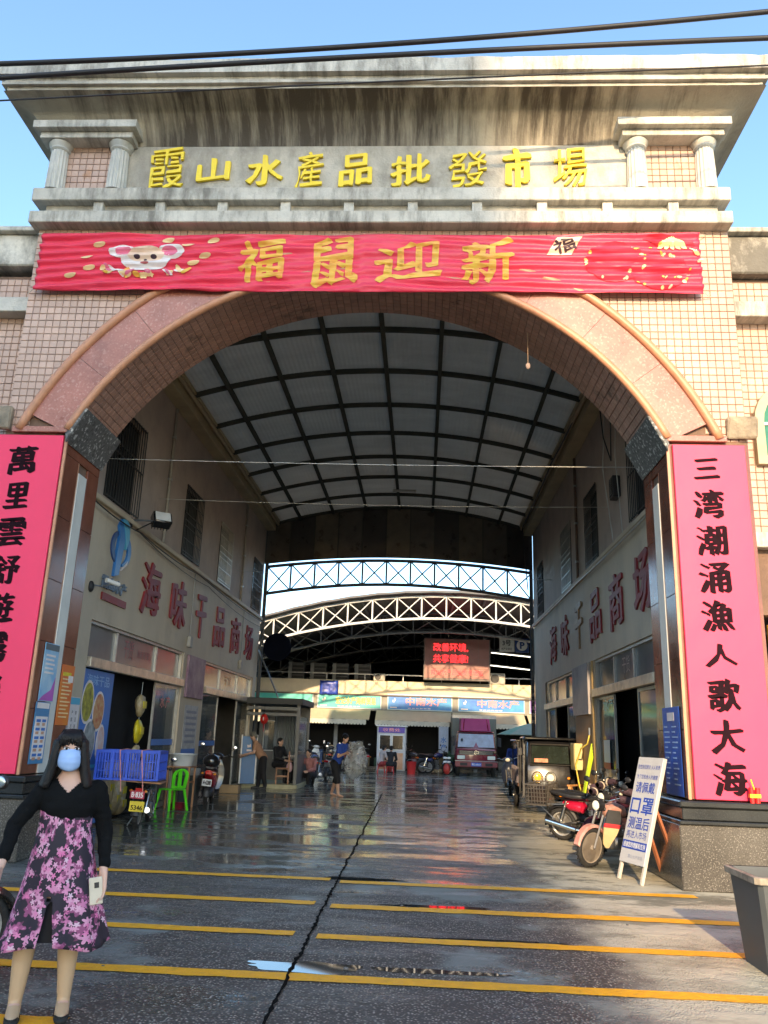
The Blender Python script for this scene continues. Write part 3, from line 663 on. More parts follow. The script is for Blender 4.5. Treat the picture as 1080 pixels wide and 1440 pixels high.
m2.loft([[(x,.36,z) for x,z in out],[(x,.26,z) for x,z in out],[(x,.26,z) for x,z in inn],[(x,.36,z) for x,z in inn]], cap=False)
wf_ = m2.build('arched_window', mat('cream_frame', (.42,.35,.24), .6, dirt=.3, dcol=(.35,.25,.12)), fr, world=True)
MB().prism([(x,z) for x,z in inn], 0, .03, FF(0,.335,0)).build('pane', mat('green_glass', (.03,.16,.09), .1, var=.3, vs=3), wf_, world=True)
MB().box(4.93,4.97,.28,.33,5.32,6.25).box(4.52,5.38,.285,.33,5.76,5.80).build('glazing_bar', ALU, wf_, world=True)
MB().box(4.42,6.2,.5,.56,.9,3.1,.01).build('yellow_shutter', mat('yellow_shutter', (.75,.42,.03), .5, dirt=.3), fr, world=True)
for k in range(22): MB().box(4.44,6.18,.485,.499,.95+k*.097,.99+k*.097).build('shutter_slat', mat('yellow_shutter', (.75,.42,.03)), fr, world=True)
# apartment block across the street: it throws the shade on the west half of the gate
ap = thing('apartment_block', 'pale apartment block across the street behind the photographer', 'building', (-20,-62,0))
aw = MB().box(-41,-2.45,-70,-56,0,32.2).build('wall', mat('block_render', (.50,.48,.44), .8), ap, world=True)
wme = MB().box(-.8,.8,-.05,.02,-.7,.7).mesh('window'); wme.materials.append(GLASSD)
for i in range(9):
    for k in range(8):
        o = bpy.data.objects.new('window', wme); COL.objects.link(o); o.parent = ap; o.rotation_euler = (0,0,pi); o.location = (-19+i*4.2+2, 6.03, 3+k*4)
# ------------------------------------------------------------------ the passage: two shop buildings under one arched roof
XL, XR, YE = -5.25, 3.5, 15.8
BEIGE = mat('beige_render', (.52,.43,.32), .6, var=.16, vs=1.0, dirt=.55, dcol=(.27,.215,.16), bump=.12, stretch=(1,1,.35))
UPPER = mat('pinkish_wall', (.42,.33,.285), .7, var=.14, vs=1.4, dirt=.45, dcol=(.17,.14,.13), bump=.1)
BEAM = mat('ochre_beam', (.42,.33,.20), .6, var=.15, vs=2, dirt=.4, dcol=(.2,.15,.10))
REDL = mat('red_sign_letter', (.22,.014,.018), .55, var=.3)
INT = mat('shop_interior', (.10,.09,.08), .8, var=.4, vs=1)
def wall_holes(name, parent, material, xa, xb, y0, y1, z0, z1, holes):
    ys = sorted({y0,y1,*[h[0] for h in holes],*[h[1] for h in holes]}); zs = sorted({z0,z1,*[h[2] for h in holes],*[h[3] for h in holes]})
    m = MB(); V = {}
    def v(x,y,z):
        k = (round(x,4),round(y,4),round(z,4))
        if k not in V: V[k] = m.bm.verts.new(k)
        return V[k]
    solid = {}
    for i in range(len(ys)-1):
        for k in range(len(zs)-1):
            cy, cz = (ys[i]+ys[i+1])/2, (zs[k]+zs[k+1])/2
            solid[i,k] = not any(h[0]<cy<h[1] and h[2]<cz<h[3] for h in holes)
    for (i,k), sld in solid.items():
        if not sld: continue
        a, b, c, d = ys[i], ys[i+1], zs[k], zs[k+1]
        for x in (xa, xb): m.bm.faces.new((v(x,a,c),v(x,b,c),v(x,b,d),v(x,a,d)))
        for (di,dk,p,q) in ((-1,0,(a,c),(a,d)),(1,0,(b,c),(b,d)),(0,-1,(a,c),(b,c)),(0,1,(a,d),(b,d))):
            if not solid.get((i+di,k+dk), False): m.bm.faces.new((v(xa,*p),v(xa,*q),v(xb,*q),v(xb,*p)))
    return m.build(name, material, parent, world=True)
def side_building(sg):
    X = XL if sg < 0 else XR
    lab = ('beige two storey shop building with fish logo and red letters along its fascia' if sg < 0 else 'beige two storey shop building with red letters behind the parked motorcycles')
    b = thing('shop_building', lab, 'building', (X, 8.5, 0))
    sh = [(2.5,7.75,0,3.2),(9.6,15.3,0,3.18)] if sg < 0 else [(2.35,6.95,0,3.2),(9.05,13.6,0,3.18)]
    wn = [(2.3,3.9,5.2,6.9),(6.72,8.1,5.2,6.78),(9.9,11.25,5.2,6.78),(14.15,15.45,5.2,6.78)] if sg < 0 else [(2.3,3.4,5.2,6.8),(6.0,7.2,5.15,6.75),(9.0,10.3,5.15,6.75),(13.6,14.7,5.15,6.75)]
    xo = X+sg*.28
    wall_holes('lower_wall', b, BEIGE, X, xo, 1.2, YE, 0, 5.05, sh)
    wall_holes('upper_wall', b, UPPER, X, xo, 1.2, YE, 5.052, 8.6, wn)
    MB().box(X-sg*.07, X-.0, 1.2, YE, 5.04, 5.13, .01).build('sill_band', BEIGE, b, world=True)
    # gutter beam under the roof edge
    MB().box(X-sg*.30, X-sg*.002, 1.2, YE, 8.02, 8.30, .01).build('roof_beam', BEAM, b, world=True)
    MB().box(X-sg*.42, X-sg*.002, 1.2, YE, 8.303, 8.52, .01).build('roof_beam', BEAM, b, world=True)
    MB().cyl((X-sg*.36,1.2,8.25),(X-sg*.36,YE,8.25),.05).build('gutter_pipe', mat('ochre_pipe', (.36,.27,.16), .5, dirt=.3), b, world=True, smooth='auto')
    # dark rooms behind
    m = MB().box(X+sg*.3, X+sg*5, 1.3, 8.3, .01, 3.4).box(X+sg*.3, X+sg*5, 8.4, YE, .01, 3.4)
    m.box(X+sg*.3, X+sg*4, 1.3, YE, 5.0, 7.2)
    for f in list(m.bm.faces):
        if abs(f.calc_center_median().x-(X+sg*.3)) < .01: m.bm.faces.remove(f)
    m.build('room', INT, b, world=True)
    # barred windows
    for k, (y0,y1,z0,z1) in enumerate(wn):
        w = MB()
        for a in (y0+.025,y1-.025,(y0+y1)/2): w.box(X+sg*.12, X+sg*.17, a-.025, a+.025, z0, z1)
        for c in (z0+.025,z1-.025,z0+(z1-z0)*.68): w.box(X+sg*.115, X+sg*.165, y0, y1, c-.025, c+.025)
        wo = w.build('window', BLKP, b, world=True)
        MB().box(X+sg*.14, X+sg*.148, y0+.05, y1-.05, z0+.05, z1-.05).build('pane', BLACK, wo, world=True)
        g = MB(); n = int((y1-y0)/.11)
        for i in range(n+1): g.bar((X-sg*.03,y0+(y1-y0)*i/n,z0),(X-sg*.03,y0+(y1-y0)*i/n,z1), .014)
        for c in (z0+.03, (z0+z1)/2, z1-.03): g.bar((X-sg*.03,y0,c),(X-sg*.03,y1,c), .02)
        if k > 0:
            for c in range(5): g.bar((X-sg*.03,y0,z0+.1+c*.28),(X-sg*.03,y1,z0+.1+c*.28), .012)
        g.build('window_grille', mat('grille_iron', (.03,.028,.026), .5) if k != 2 else ALU, wo, world=True)
    # shop fronts
    def pane(y0, y1, z0, z1, mt, name='pane', par=None, dx=.10): return MB().box(X+sg*dx, X+sg*(dx+.012), y0, y1, z0, z1).build(name, mt, par or b, world=True)
    def mull(y0, y1, z0, z1, name='mullion', par=None, mt=ALU, dx=.06): return MB().box(X+sg*dx, X+sg*(dx+.07), y0, y1, z0, z1, .004).build(name, mt, par or b, world=True)
    for (y0,y1,_,zt), cuts, railz in zip(sh, ([(3.85,6.05),(11.4,13.5)] if sg < 0 else [(3.95,5.4),(10.6,12.2)]), ((2.46,2.62),(2.42,2.58))):
        f = MB().box(X+sg*.04, X+sg*.14, y0, y0+.06, 0, zt).box(X+sg*.04, X+sg*.14, y1-.06, y1, 0, zt).box(X+sg*.04, X+sg*.14, y0+.06, y1-.06, zt-.05, zt).build('shop_frame', ALU, b, world=True)
        ed = [y0+.06, *cuts, y1-.06]
        for a, c in zip(ed, ed[1:]):
            pane(a+.03, c-.03, railz[1], zt-.05, FROST, 'transom_pane', f)
        for c in cuts: mull(c-.03, c+.03, railz[1]+.002, zt-.052, par=f)
        MB().box(X-sg*.06, X+sg*.05, y0+.02, y1-.02, railz[0], railz[1], .01).build('door_track', mat('worn_aluminium', (.62,.52,.40), .35, metal=.5, var=.25, vs=5, dirt=.6, dcol=(.08,.06,.05)), f, world=True)
    # glass leaves
    def leaf(y0, y1, zt=2.45, mt=GLASS, lab=None):
        d = MB().box(X+sg*.05, X+sg*.09, y0, y0+.05, .03, zt).box(X+sg*.05, X+sg*.09, y1-.05, y1, .03, zt).box(X+sg*.05, X+sg*.09, y0+.05, y1-.05, zt-.05, zt).box(X+sg*.05, X+sg*.09, y0+.05, y1-.05, .03, .13).build('sliding_door', ALU, b, world=True, label=lab)
        MB().box(X+sg*.066, X+sg*.074, y0+.05, y1-.05, .13, zt-.05).build('pane', mt, d, world=True)
        return d
    return b, leaf
bl, leafL = side_building(-1); br, leafR = side_building(1)
# --- left shop: poster leaf, open gap, glass leaf
MB().box(XL-.07, XL-.03, 2.56, 3.82, .05, 2.44, .004).build('poster_leaf', BLUE, bl, world=True, label='blue seafood poster filling the first door leaf')
CP = [(2.80,1.93,.24,.34,'a'),(3.28,1.80,.24,.32,'b'),(3.02,1.32,.26,.36,'c'),(3.50,1.30,.17,.30,'d')]
pc = {'a':mat('yellow_food_print',(.62,.55,.06),.5,vs=6,var=.7,col2=(.05,.05,.03)),'b':mat('shellfish_print',(.60,.42,.20),.5,vs=14,col2=(.50,.10,.05)),'c':mat('cucumber_print',(.02,.025,.03),.5,vs=5,col2=(.45,.5,.5)),'d':mat('shrimp_print',(.65,.28,.22),.5,vs=6,col2=(.6,.62,.62))}
def disc(c, ry, rz, par, mt, m, name='print', off=.004, n=22):
    mb = MB(); mb.prism([(ry*cos(2*pi*k/n), rz*sin(2*pi*k/n)) for k in range(n)], 0, .003, m @ Matrix.Translation((0,0,off))); return mb.build(name, mt, par, world=True)
for y, z, ry, rz, k in CP:
    disc(None, ry, rz, bl, WPR, FL(y,z,XL-.03), 'print'); disc(None, ry-.03, rz-.04, bl, pc[k], FL(y,z,XL-.03), 'print', .008)
MB().box(XL-.028, XL-.024, 2.6, 3.78, .92, .97).build('print_band', CYAN, bl, world=True)
MB().box(XL-.028, XL-.024, 2.75, 3.70, .30, .88).build('print', mat('fish_photo_print', (.35,.30,.26), .5, vs=9, var=.8, col2=(.10,.25,.35)), bl, world=True)
text(bl, '海味干品', FL(3.15,2.28,XL-.028), .95, .17, mat('pale_blue_print', (.25,.45,.70), .5), bold=.01)
dl = leafL(6.15, 7.68)
text(bl, '水 产', FL(6.85,2.10,XL-.05), .62, .24, mat('faded_red_letter', (.65,.16,.14), .5), bold=.02)
MB().box(XL-.05, XL-.046, 6.22, 7.6, 1.24, 1.36).build('blue_band', BLUE, dl, world=True)
text(bl, '干货', FL(4.55,2.93,XL-.098), .50, .34, mat('dim_red_letter', (.30,.07,.08), .5), bold=.0); text(bl, '批发零售', FL(5.4,2.90,XL-.098), .75, .16, mat('dim_red_letter',(.3,.07,.08)), bold=0)
leafL(9.68, 11.35); leafL(13.55, 15.2); 
MB().box(XL-.05, XL-.046, 9.75, 11.3, 1.20, 1.32).build('blue_band', BLUE, bl, world=True)
text(bl, '干货', FL(12.4,2.88,XL-.098), .8, .26, mat('dim_orange_letter', (.55,.22,.10), .5), bold=.0)
# poster boards between the shops
def board(parent, m, w, h, mt, name='sign_board', t=.03, label=None):
    return MB().box(-w/2, w/2, -h/2, h/2, .002, t, .004, m=m).build(name, mt, parent, world=True, label=label)
ad = thing('advert_panel', 'faded purple advert panel on the wall between the two glass shopfronts', 'poster', (XL, 8.7, 2.25))
board(ad, FL(8.68,2.72), 1.40, .92, mat('faded_purple_print', (.36,.26,.28), .5, vs=3, col2=(.16,.07,.14)), 'panel', .06)
ad = thing('notice_poster', 'pale wall poster with blue base strip below the faded advert panel', 'poster', (XL, 8.7, 1.0))
board(ad, FL(8.7,1.62), 1.1, .95, mat('pale_notice_print', (.42,.42,.42), .5, vs=9, var=.35), 'sheet', .01); board(ad, FL(8.7,1.08), 1.1, .14, BLUE, 'blue_strip', .014)
for i in range(6): MB().box(-.42,.42,-.03,.03,.0,.004, m=FL(8.7,1.95-i*.13,XL+.011)).build('print_line', mat('grey_print', (.22,.24,.30), .5), ad, world=True)
# --- right shops
leafR(2.42, 3.75); d = leafR(5.45, 6.88); leafR(9.12, 10.4); leafR(12.3, 13.5)
text(br, '水产', FR(5.9,2.28,XR+.04), .8, .22, mat('cyan_sign_print', (.1,.5,.55), .4), bold=.02)
board(br, FR(6.15,1.42,XR+.045), .5, .42, WHITE, 'code_card', .01); board(br, FR(6.15,1.16,XR+.045), .55, .12, mat('red_strip', (.55,.08,.05), .5), 'red_strip', .012)
board(br, FR(6.3,.75,XR+.045), .3, .4, WHITE, 'glass_notice', .01)
text(br, '干货', FR(4.6,2.93,XR+.096), .55, .3, mat('dim_grey_letter', (.25,.22,.20), .5), bold=0)
POST = mat('ochre_post', (.50,.33,.14), .5, var=.12, dirt=.2, dcol=(.3,.2,.1))
MB().box(XR-.04, XR-.002, 6.97, 7.12, .02, 3.2, .006).build('door_post', POST, br, world=True)
MB().box(XR-.03, XR-.002, 7.14, 8.95, .02, 2.15, .004).build('plywood_panel', mat('ochre_plywood', (.40,.22,.10), .6, var=.2, vs=2, stretch=(1,1,.3), dirt=.3, dcol=(.2,.12,.06)), br, world=True)
ad = thing('advert_panel', 'blank grey weathered board hung between the shopfronts above the plywood', 'board', (XR,8.05,2.6))
board(ad, FR(8.02,2.66), 1.75, 1.05, mat('weathered_board', (.33,.31,.32), .6, var=.25, vs=2, dirt=.5, dcol=(.16,.14,.15)), 'panel', .09)
text(ad, '福', FR(8.25,3.05,XR-.09), .2, .2, mat('faint_print', (.25,.22,.24), .6), bold=0)
# --- red letters along both fascias
for i, ch in enumerate('海味干品商场'):
    c = thing('sign_character', 'dark red %s character on the fish logo side fascia, %s' % (('first','second','third','fourth','fifth','last')[i], ('next to the blue fish logo','one after the first','the plain cross strokes','three small boxes','above the far glass doors','at the far end')[i]), 'sign letter', (XL, 5.05+i*1.83, 3.7), group='red characters along the logo side')
    text(c, ch, FL(5.06+i*1.83, 4.13), 1.05 if ch != '干' else .8, .98, REDL, 'character', ext=.035, bold=.018, jit=.025, slant=.08, seed=i+3)
    c = thing('sign_character', 'dull red character over the motorcycle side shops, %s' % ('faint and farthest by the downpipe','second from the far end','thin ochre cross strokes','made of three small boxes','tall one before the nearest','nearest to the granite pier')[i], 'sign letter', (XR, 11.93-i*1.82, 3.7), group='red characters along the motorcycle side')
    text(c, ch, FR(11.93-i*1.82, 4.08), 1.0 if ch != '干' else .8, .95, REDL if ch != '干' else mat('ochre_letter', (.30,.20,.12), .5), 'character', ext=.035, bold=.018, jit=.025, slant=.08, seed=i+31)
# --- fish logo
lg = thing('fish_logo', 'blue fish shaped logo above small lettering and a dark red strip', 'logo', (XL,3.3,3.7))
NAVY = mat('navy_logo', (.015,.05,.17), .35); MIDB = mat('mid_blue_logo', (.02,.15,.40), .35); LTB = mat('light_blue_logo', (.08,.36,.52), .35)
def poly(parent, pts, m, mt, t=.03, name='logo_shape', b=0): return MB().prism(pts, .002, t, m, b).build(name, mt, parent, world=True)
F0 = FL(3.28,4.52)
def ring(cx, cy, rx, ry, a0_, a1_, w0, w1, n=14):
    o, i_ = [], []
    for k in range(n+1):
        t = k/n; a = a0_+(a1_-a0_)*t; w = (w0+(w1-w0)*t)*sin(pi*min(1,max(0,.12+.76*t)))
        o.append((cx+(rx+w)*cos(a), cy+(ry+w)*sin(a))); i_.append((cx+(rx-w)*cos(a), cy+(ry-w)*sin(a)))
    return o+i_[::-1]
poly(lg, ring(-.02,0,.34,.27,radians(100),radians(250),.05,.08), F0, NAVY, .03)
poly(lg, ring(.06,0,.34,.27,radians(-80),radians(80),.06,.09), F0, MIDB, .035)
poly(lg, [(-.22,-.52),(-.02,-.46),(.05,-.1),(.10,.2),(.18,.45),(.05,.53),(-.12,.50),(-.22,.36),(-.16,.2),(-.20,-.1)], F0, MIDB, .05)
poly(lg, [(-.12,.50),(.05,.53),(.22,.46),(.27,.22),(.17,.02),(.12,.12),(.02,.30)], F0, LTB, .06)
poly(lg, [(.10,-.36),(.34,-.22),(.36,-.14),(.2,-.26)], F0, WPR, .04)
text(lg, '霞山水产', FL(3.22,3.86), 1.10, .22, mat('slate_letter', (.13,.17,.22), .5), ext=.03, bold=.02)
MB().box(-.55,.55,-.06,.06,.0,.03, m=FL(3.27,3.62)).build('red_strip', mat('dark_red_strip', (.24,.02,.02), .5), lg, world=True)
# ------------------------------------------------------------------ arched roof between the two buildings
rf = thing('arched_roof', 'grey panelled barrel roof with dark ribs covering the passage', 'roof', (-.87, 8.5, 8.3))
ROOFM = mat('roof_sheet', (.60,.60,.59), .6, var=.16, vs=1.3, dirt=.25, dcol=(.14,.13,.12), stretch=(.4,1.5,1))
def _transl(m, f):
    t = m.node_tree; N = t.nodes; L = t.links; b = N['Principled BSDF']; o = N['Material Output']
    tr = N.new('ShaderNodeBsdfTranslucent'); tr.inputs[0].default_value = (.74,.70,.62,1); mx = N.new('ShaderNodeMixShader'); mx.inputs[0].default_value = f
    L.new(b.outputs[0], mx.inputs[1]); L.new(tr.outputs[0], mx.inputs[2]); L.new(mx.outputs[0], o.inputs[0])
_transl(ROOFM, .17)
RIB = mat('dark_rib', (.075,.078,.068), .95, spec=.05)
HC, RS = 4.36, .72; RR = (HC*HC+RS*RS)/(2*RS); ZC = 8.93+.0-RR; TM = math.asin(HC/RR)
def rp(t, y, r=0): return (X0+(RR+r)*sin(t), y, ZC+(RR+r)*cos(t))
ys = [1.2]+[1.83+i*1.79 for i in range(8)]+[YE+.1]
nL = 8; ts = [-TM+2*TM*i/nL for i in range(nL+1)]
for i in range(nL):
    for j in range(len(ys)-1):
        m = MB(); q0, q1 = ts[i]+.0006, ts[i+1]-.0006; y0, y1 = ys[j]+.003, ys[j+1]-.003
        ds = [rnd_*.006 for rnd_ in (random.random(), random.random())]
        rings = []
        nseg = 24
        for k in range(nseg+1):
            t = q0+(q1-q0)*k/nseg; c = .006*(k % 2); rings.append([rp(t,y0,.03+ds[0]+c), rp(t,y1,.03+ds[1]+c), rp(t,y1,.055+c), rp(t,y0,.055+c)])
        m.loft(rings); m.build('roof_panel', ROOFM, rf, world=True)
for j, y in enumerate(ys[1:]):
    m = MB(); rings = []
    for k in range(41):
        t = -TM+2*TM*k/40; rings.append([rp(t,y-.045,-.05),rp(t,y+.045,-.05),rp(t,y+.045,.035),rp(t,y-.045,.035)])
    m.loft(rings).build('cross_rib', RIB, rf, world=True)
for t in ts:
    MB().loft([[rp(t-.003,1.2,-.10),rp(t+.003,1.2,-.10),rp(t+.003,1.2,.02),rp(t-.003,1.2,.02)],[rp(t-.003,YE+.1,-.10),rp(t+.003,YE+.1,-.10),rp(t+.003,YE+.1,.02),rp(t-.003,YE+.1,.02)]]).build('long_rib', RIB, rf, world=True)
# roof lamp near the ridge
MB().box(-1.0,-.3,13.4,13.5,8.74,8.80,.01).build('roof_lamp', ALU, rf, world=True)
# hanging fascia of dark sheets at the far end, then a lattice girder
fs = thing('sheet_fascia', 'row of dark translucent sheets hanging at the far end of the arched roof', 'fascia', (-.87,YE+.2,7.2))
SH = [mat('smoky_sheet', (.09,.075,.062), .3, var=.3), mat('black_sheet', (.035,.03,.028), .3, var=.3), mat('brown_sheet', (.13,.105,.075), .3, var=.3)]
def zb(x): return 7.22-.30*((x+.9)/4.3)**2
for i in range(11):
    xa = -5.245+i*(8.74/11)+.003; xb = xa+8.74/11-.006
    rings = []
    for k in range(5):
        x = xa+(xb-xa)*k/4; t = math.asin((x-X0)/RR); zt = ZC+RR*cos(t)-.02
        rings.append([(x,YE+.12,zb(x)),(x,YE+.15,zb(x)),(x,YE+.15,zt),(x,YE+.12,zt)])
    MB().loft(rings).build('sheet', SH[(i*7) % 3], fs, world=True)
    MB().bar((xa-.012,YE+.10,zb(xa)),(xa-.012,YE+.10,ZC+RR*cos(math.asin((xa-X0)/RR))-.03), .03).build('sheet_rail', RIB, fs, world=True)
def girder(name, lab, xs, ft, fb, y, r, mt, skewv=False, grp=None, depth=0):
    g = thing(name, lab, 'truss', ((xs[0]+xs[-1])/2, y, fb(xs[0])), group=grp)
    MB().tube([(x,y,ft(x)) for x in xs], r*1.15, 6).build('top_chord', mt, g, world=True, smooth='auto')
    MB().tube([(x,y,fb(x)) for x in xs], r*1.15, 6).build('bottom_chord', mt, g, world=True, smooth='auto')
    for i, x in enumerate(xs):
        MB().cyl((x,y,fb(x)),(x,y,ft(x)), r*.75, n=6).build('post', mt, g, world=True)
        if i < len(xs)-1:
            x2 = xs[i+1]
            MB().cyl((x,y,fb(x)),(x2,y,ft(x2)), r*.5, n=6).build('diagonal', mt, g, world=True)
            MB().cyl((x,y+r,ft(x)),(x2,y+r,fb(x2)), r*.5, n=6).build('diagonal', mt, g, world=True)
    return g
girder('lattice_girder', 'dark cross braced girder spanning between the buildings below the sheet fascia', [-5.2+i*.79 for i in range(12)], lambda x: 7.16-.30*((x+.9)/4.3)**2, lambda x: 6.36-.40*((x+.9)/4.3)**2, YE+.3, .045, mat('dark_steel', (.05,.055,.065), .5, var=.2))
# end posts of the buildings
for x in (XL+.03, XR-.03): MB().cyl((x,YE+.3,0),(x,YE+.3,8.3),.06).build('downpipe', mat('grey_pipe', (.10,.10,.10), .9, spec=.1), bl if x < 0 else br, world=True, smooth='auto')
# ------------------------------------------------------------------ the market hall beyond the yard
WST = mat('white_steel', (.62,.62,.60), .45, var=.12, dirt=.3, dcol=(.3,.27,.22))
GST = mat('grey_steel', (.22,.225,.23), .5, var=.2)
def ht(y):
    s = (y+10.15)/35.15
    return (lambda x: 1.55+s*(5.96-.0211*((x/s)-1.0)**2*.98), lambda x: 1.55+s*(4.98-.0190*((x/s)-1.0)**2))
hall = thing('market_hall', 'dark open market hall with a wide arched metal roof beyond the yard', 'hall', (1.0, 40, 0))
xs = [-14+i*1.07 for i in range(29)]
T1, B1 = (lambda x: 7.52-.0203*(x-1.0)**2), (lambda x: 6.55-.0192*(x-1.0)**2)
gd = girder('arched_truss', 'white cross braced arched truss carrying the front edge of the hall roof', xs, T1, B1, 25, .05, WST, grp='arched trusses of the market hall')
for y, nm in ((29.6,'second grey arched truss hanging deeper inside the dark hall'),(36,'dim arched truss behind the display screen deep in the hall'),(44,'farthest dim arched truss at the back of the dark hall')):
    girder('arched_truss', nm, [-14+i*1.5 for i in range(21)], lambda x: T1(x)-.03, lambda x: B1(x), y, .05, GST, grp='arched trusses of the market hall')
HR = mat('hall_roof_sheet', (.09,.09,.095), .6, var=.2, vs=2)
m = MB(); rings = []
for k in range(61):
    x = -17+k*.6; z = 7.62-.0203*(x-1)**2; o = .02*(k % 2)
    rings.append([(x,24.6,z+o),(x,60,z+o),(x,60,z+.09+o),(x,24.6,z+.09+o)])
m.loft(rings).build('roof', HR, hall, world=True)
for k in range(22):
    x = -13.5+k*1.35; z = 7.52-.0203*(x-1)**2
    MB().box(x-.04,x+.04,25.1,59,z-.02,z+.06).build('purlin', GST, hall, world=True)
MB().box(-17,19,24.55,24.62,0,.01).build('threshold', GST, hall, world=True)
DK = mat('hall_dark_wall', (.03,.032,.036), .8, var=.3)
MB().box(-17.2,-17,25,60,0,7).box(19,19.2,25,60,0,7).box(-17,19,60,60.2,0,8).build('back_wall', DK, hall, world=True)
for x in (-13.5,19-.4):
    MB().box(x-.15,x+.15,24.9,25.1,0,6.2).build('column', GST, hall, world=True)
# ---- row of stalls
BY = 32.4; sc = (BY+10.15)/40.15
def bx(x): return x*sc
def bz(z): return 1.55+(z-1.55)*sc
st = thing('stall_row', 'row of single storey seafood stalls with cream parapet and shop signs', 'building', (-1, BY, 0))
CREAM = mat('cream_sheet', (.66,.56,.40), .5, var=.06, dirt=.15, dcol=(.4,.32,.22))
MB().box(-14, 12, BY-.05, BY+.15, bz(3.50), bz(4.16), .02).build('parapet', CREAM, st, world=True)
MB().box(-14, 12, BY-.12, BY+.0, bz(3.44), bz(3.50)).build('parapet_trim', mat('brown_trim', (.12,.09,.07), .6), st, world=True)
MB().box(-14, 12, BY+.0, BY+.15, bz(2.74), bz(3.44)).build('sign_band', mat('grey_band', (.25,.245,.22), .6), st, world=True)
MB().box(-14, 12, BY+.2, BY+8, bz(3.2), bz(3.4)).build('flat_roof', GST, st, world=True)
MB().box(-14, 12, BY+3.2, BY+3.3, 0, bz(3.2)).build('back_wall', BLACK, st, world=True)
for i in range(8): MB().box(-11.4+i*3.53-.09, -11.4+i*3.53+.09, BY+.02, BY+.2, 0, bz(2.74)).build('pillar', GST, st, world=True)
MB().box(-14,12,BY+.16,BY+3.2,0,.10).build('shop_floor', mat('wet_floor', (.06,.06,.06), .2), st, world=True)
# shop signs
BG1 = mat('teal_sign', (.03,.42,.42), .35, vs=1.2, col2=(.10,.55,.50)); BG2 = mat('blue_gradient_sign', (.02,.10,.55), .35, vs=.8, col2=(.04,.40,.68)); BG3 = mat('purple_sign', (.15,.03,.40), .35)
PK = mat('pink_letter', (.80,.30,.32), .4); YL = mat('yellow_letter', (.75,.66,.12), .4)
def shopsign(xa, xb, za, zb_, bg, lab, word=None, wm=None, whole=True):
    s = thing('shop_sign', lab, 'sign', ((bx(xa)+bx(xb))/2, BY-.06, bz(za)), group='signs on the stall row')
    xa, xb, za, zb_ = bx(xa), bx(xb), bz(za), bz(zb_)
    MB().box(xa, xb, BY-.06, BY-.002, za, zb_, .004).build('board', mat('sign_edge', (.5,.62,.66), .4), s, world=True)
    MB().box(xa+.05, xb-.05, BY-.07, BY-.058, za+.05, zb_-.05).build('face', bg, s, world=True)
    cx, cz, w, h = (xa+xb)/2, (za+zb_)/2, xb-xa, zb_-za
    if word: text(s, word, FF(cx+w*.10, BY-.07, cz+h*.06), w*.62, h*.50, wm, 'lettering', ext=.015, bold=.03)
    MB().prism([(-.07,-.10),(.03,-.09),(.09,.05),(.02,.12),(-.02,0),(-.09,.02)], 0, .01, FF(xa+.35, BY-.071, cz+.08)).build('emblem', WPR, s, world=True)
    for i in range(6 if word else 2): MB().box(cx-w*.18+i*.2, cx-w*.18+i*.2+.15, BY-.078, BY-.071, za+.09, za+.13).build('small_print', WPR, s, world=True)
    MB().box(xa+.15, xa+.5, BY-.078, BY-.071, za+.10, za+.15).build('small_print', WPR, s, world=True)
shopsign(-8.3,-5.25,2.81,3.48,BG1,'teal shop sign half hidden behind the guard booth roof')
shopsign(-5.05,-1.95,2.81,3.48,BG1,'teal shop sign with a line of yellow characters','宏记水产海鲜贸易',YL)
shopsign(-1.67,1.46,2.81,3.56,BG2,'blue shop sign with four pink characters above the white kiosk','中南水产',PK)
shopsign(1.73,4.91,2.83,3.54,BG2,'blue shop sign with four pink characters above the crimson truck','中南水产',PK)
shopsign(5.12,8.2,2.83,3.54,BG3,'purple shop sign at the edge beyond the crimson truck','鲜活海产',WPR)
# awnings
AWN = mat('cream_awning', (.62,.54,.40), .6, var=.05, dirt=.2, dcol=(.4,.33,.22))
def awning(xa, xb, lab, drop=0):
    a = thing('awning', lab, 'awning', ((xa+xb)/2, BY, 2.2), group='cream awnings over the stalls')
    n = int((xb-xa)/.12); m = MB(); rings = []
    for i in range(n+1):
        x = xa+(xb-xa)*i/n; w = .012*sin(i*1.3)
        rings.append([(x,BY-.02,bz(2.78)-drop),(x,BY-1.15,bz(2.30)-drop+w),(x,BY-1.17,bz(2.30)-drop+w-.01),(x,BY-.02,bz(2.75)-drop)])
    m.loft(rings).build('cloth', AWN, a, world=True)
    m = MB(); n = int((xb-xa)/.16)
    for i in range(n):
        x = xa+i*.16; z = bz(2.30)-drop-.012
        m.loft([[(x,BY-1.18,z),(x+.16,BY-1.18,z),(x+.16,BY-1.18,z-.18),(x+.12,BY-1.18,z-.235),(x+.04,BY-1.18,z-.235),(x,BY-1.18,z-.18)],[(x,BY-1.165,z),(x+.16,BY-1.165,z),(x+.16,BY-1.165,z-.18),(x+.12,BY-1.165,z-.235),(x+.04,BY-1.165,z-.235),(x,BY-1.165,z-.18)]])
    bmesh.ops.remove_doubles(m.bm, verts=m.bm.verts, dist=1e-4)
    m.build('valance', mat('pale_valance', (.55,.53,.45), .6), a, world=True)
    for x in (xa+.05, xb-.05): MB().bar((x,BY,bz(2.78)-drop-.04),(x,BY-1.15,bz(2.30)-drop-.04), .03).build('arm', STEEL, a, world=True)
awning(-9.3,-2.6,'cream awning on the booth side of the stall row'); awning(-2.3,1.5,'cream awning above the white kiosk'); awning(1.55,5.15,'cream awning partly hidden behind the crimson truck'); awning(5.3,9,'cream awning at the umbrella end of the stall row')
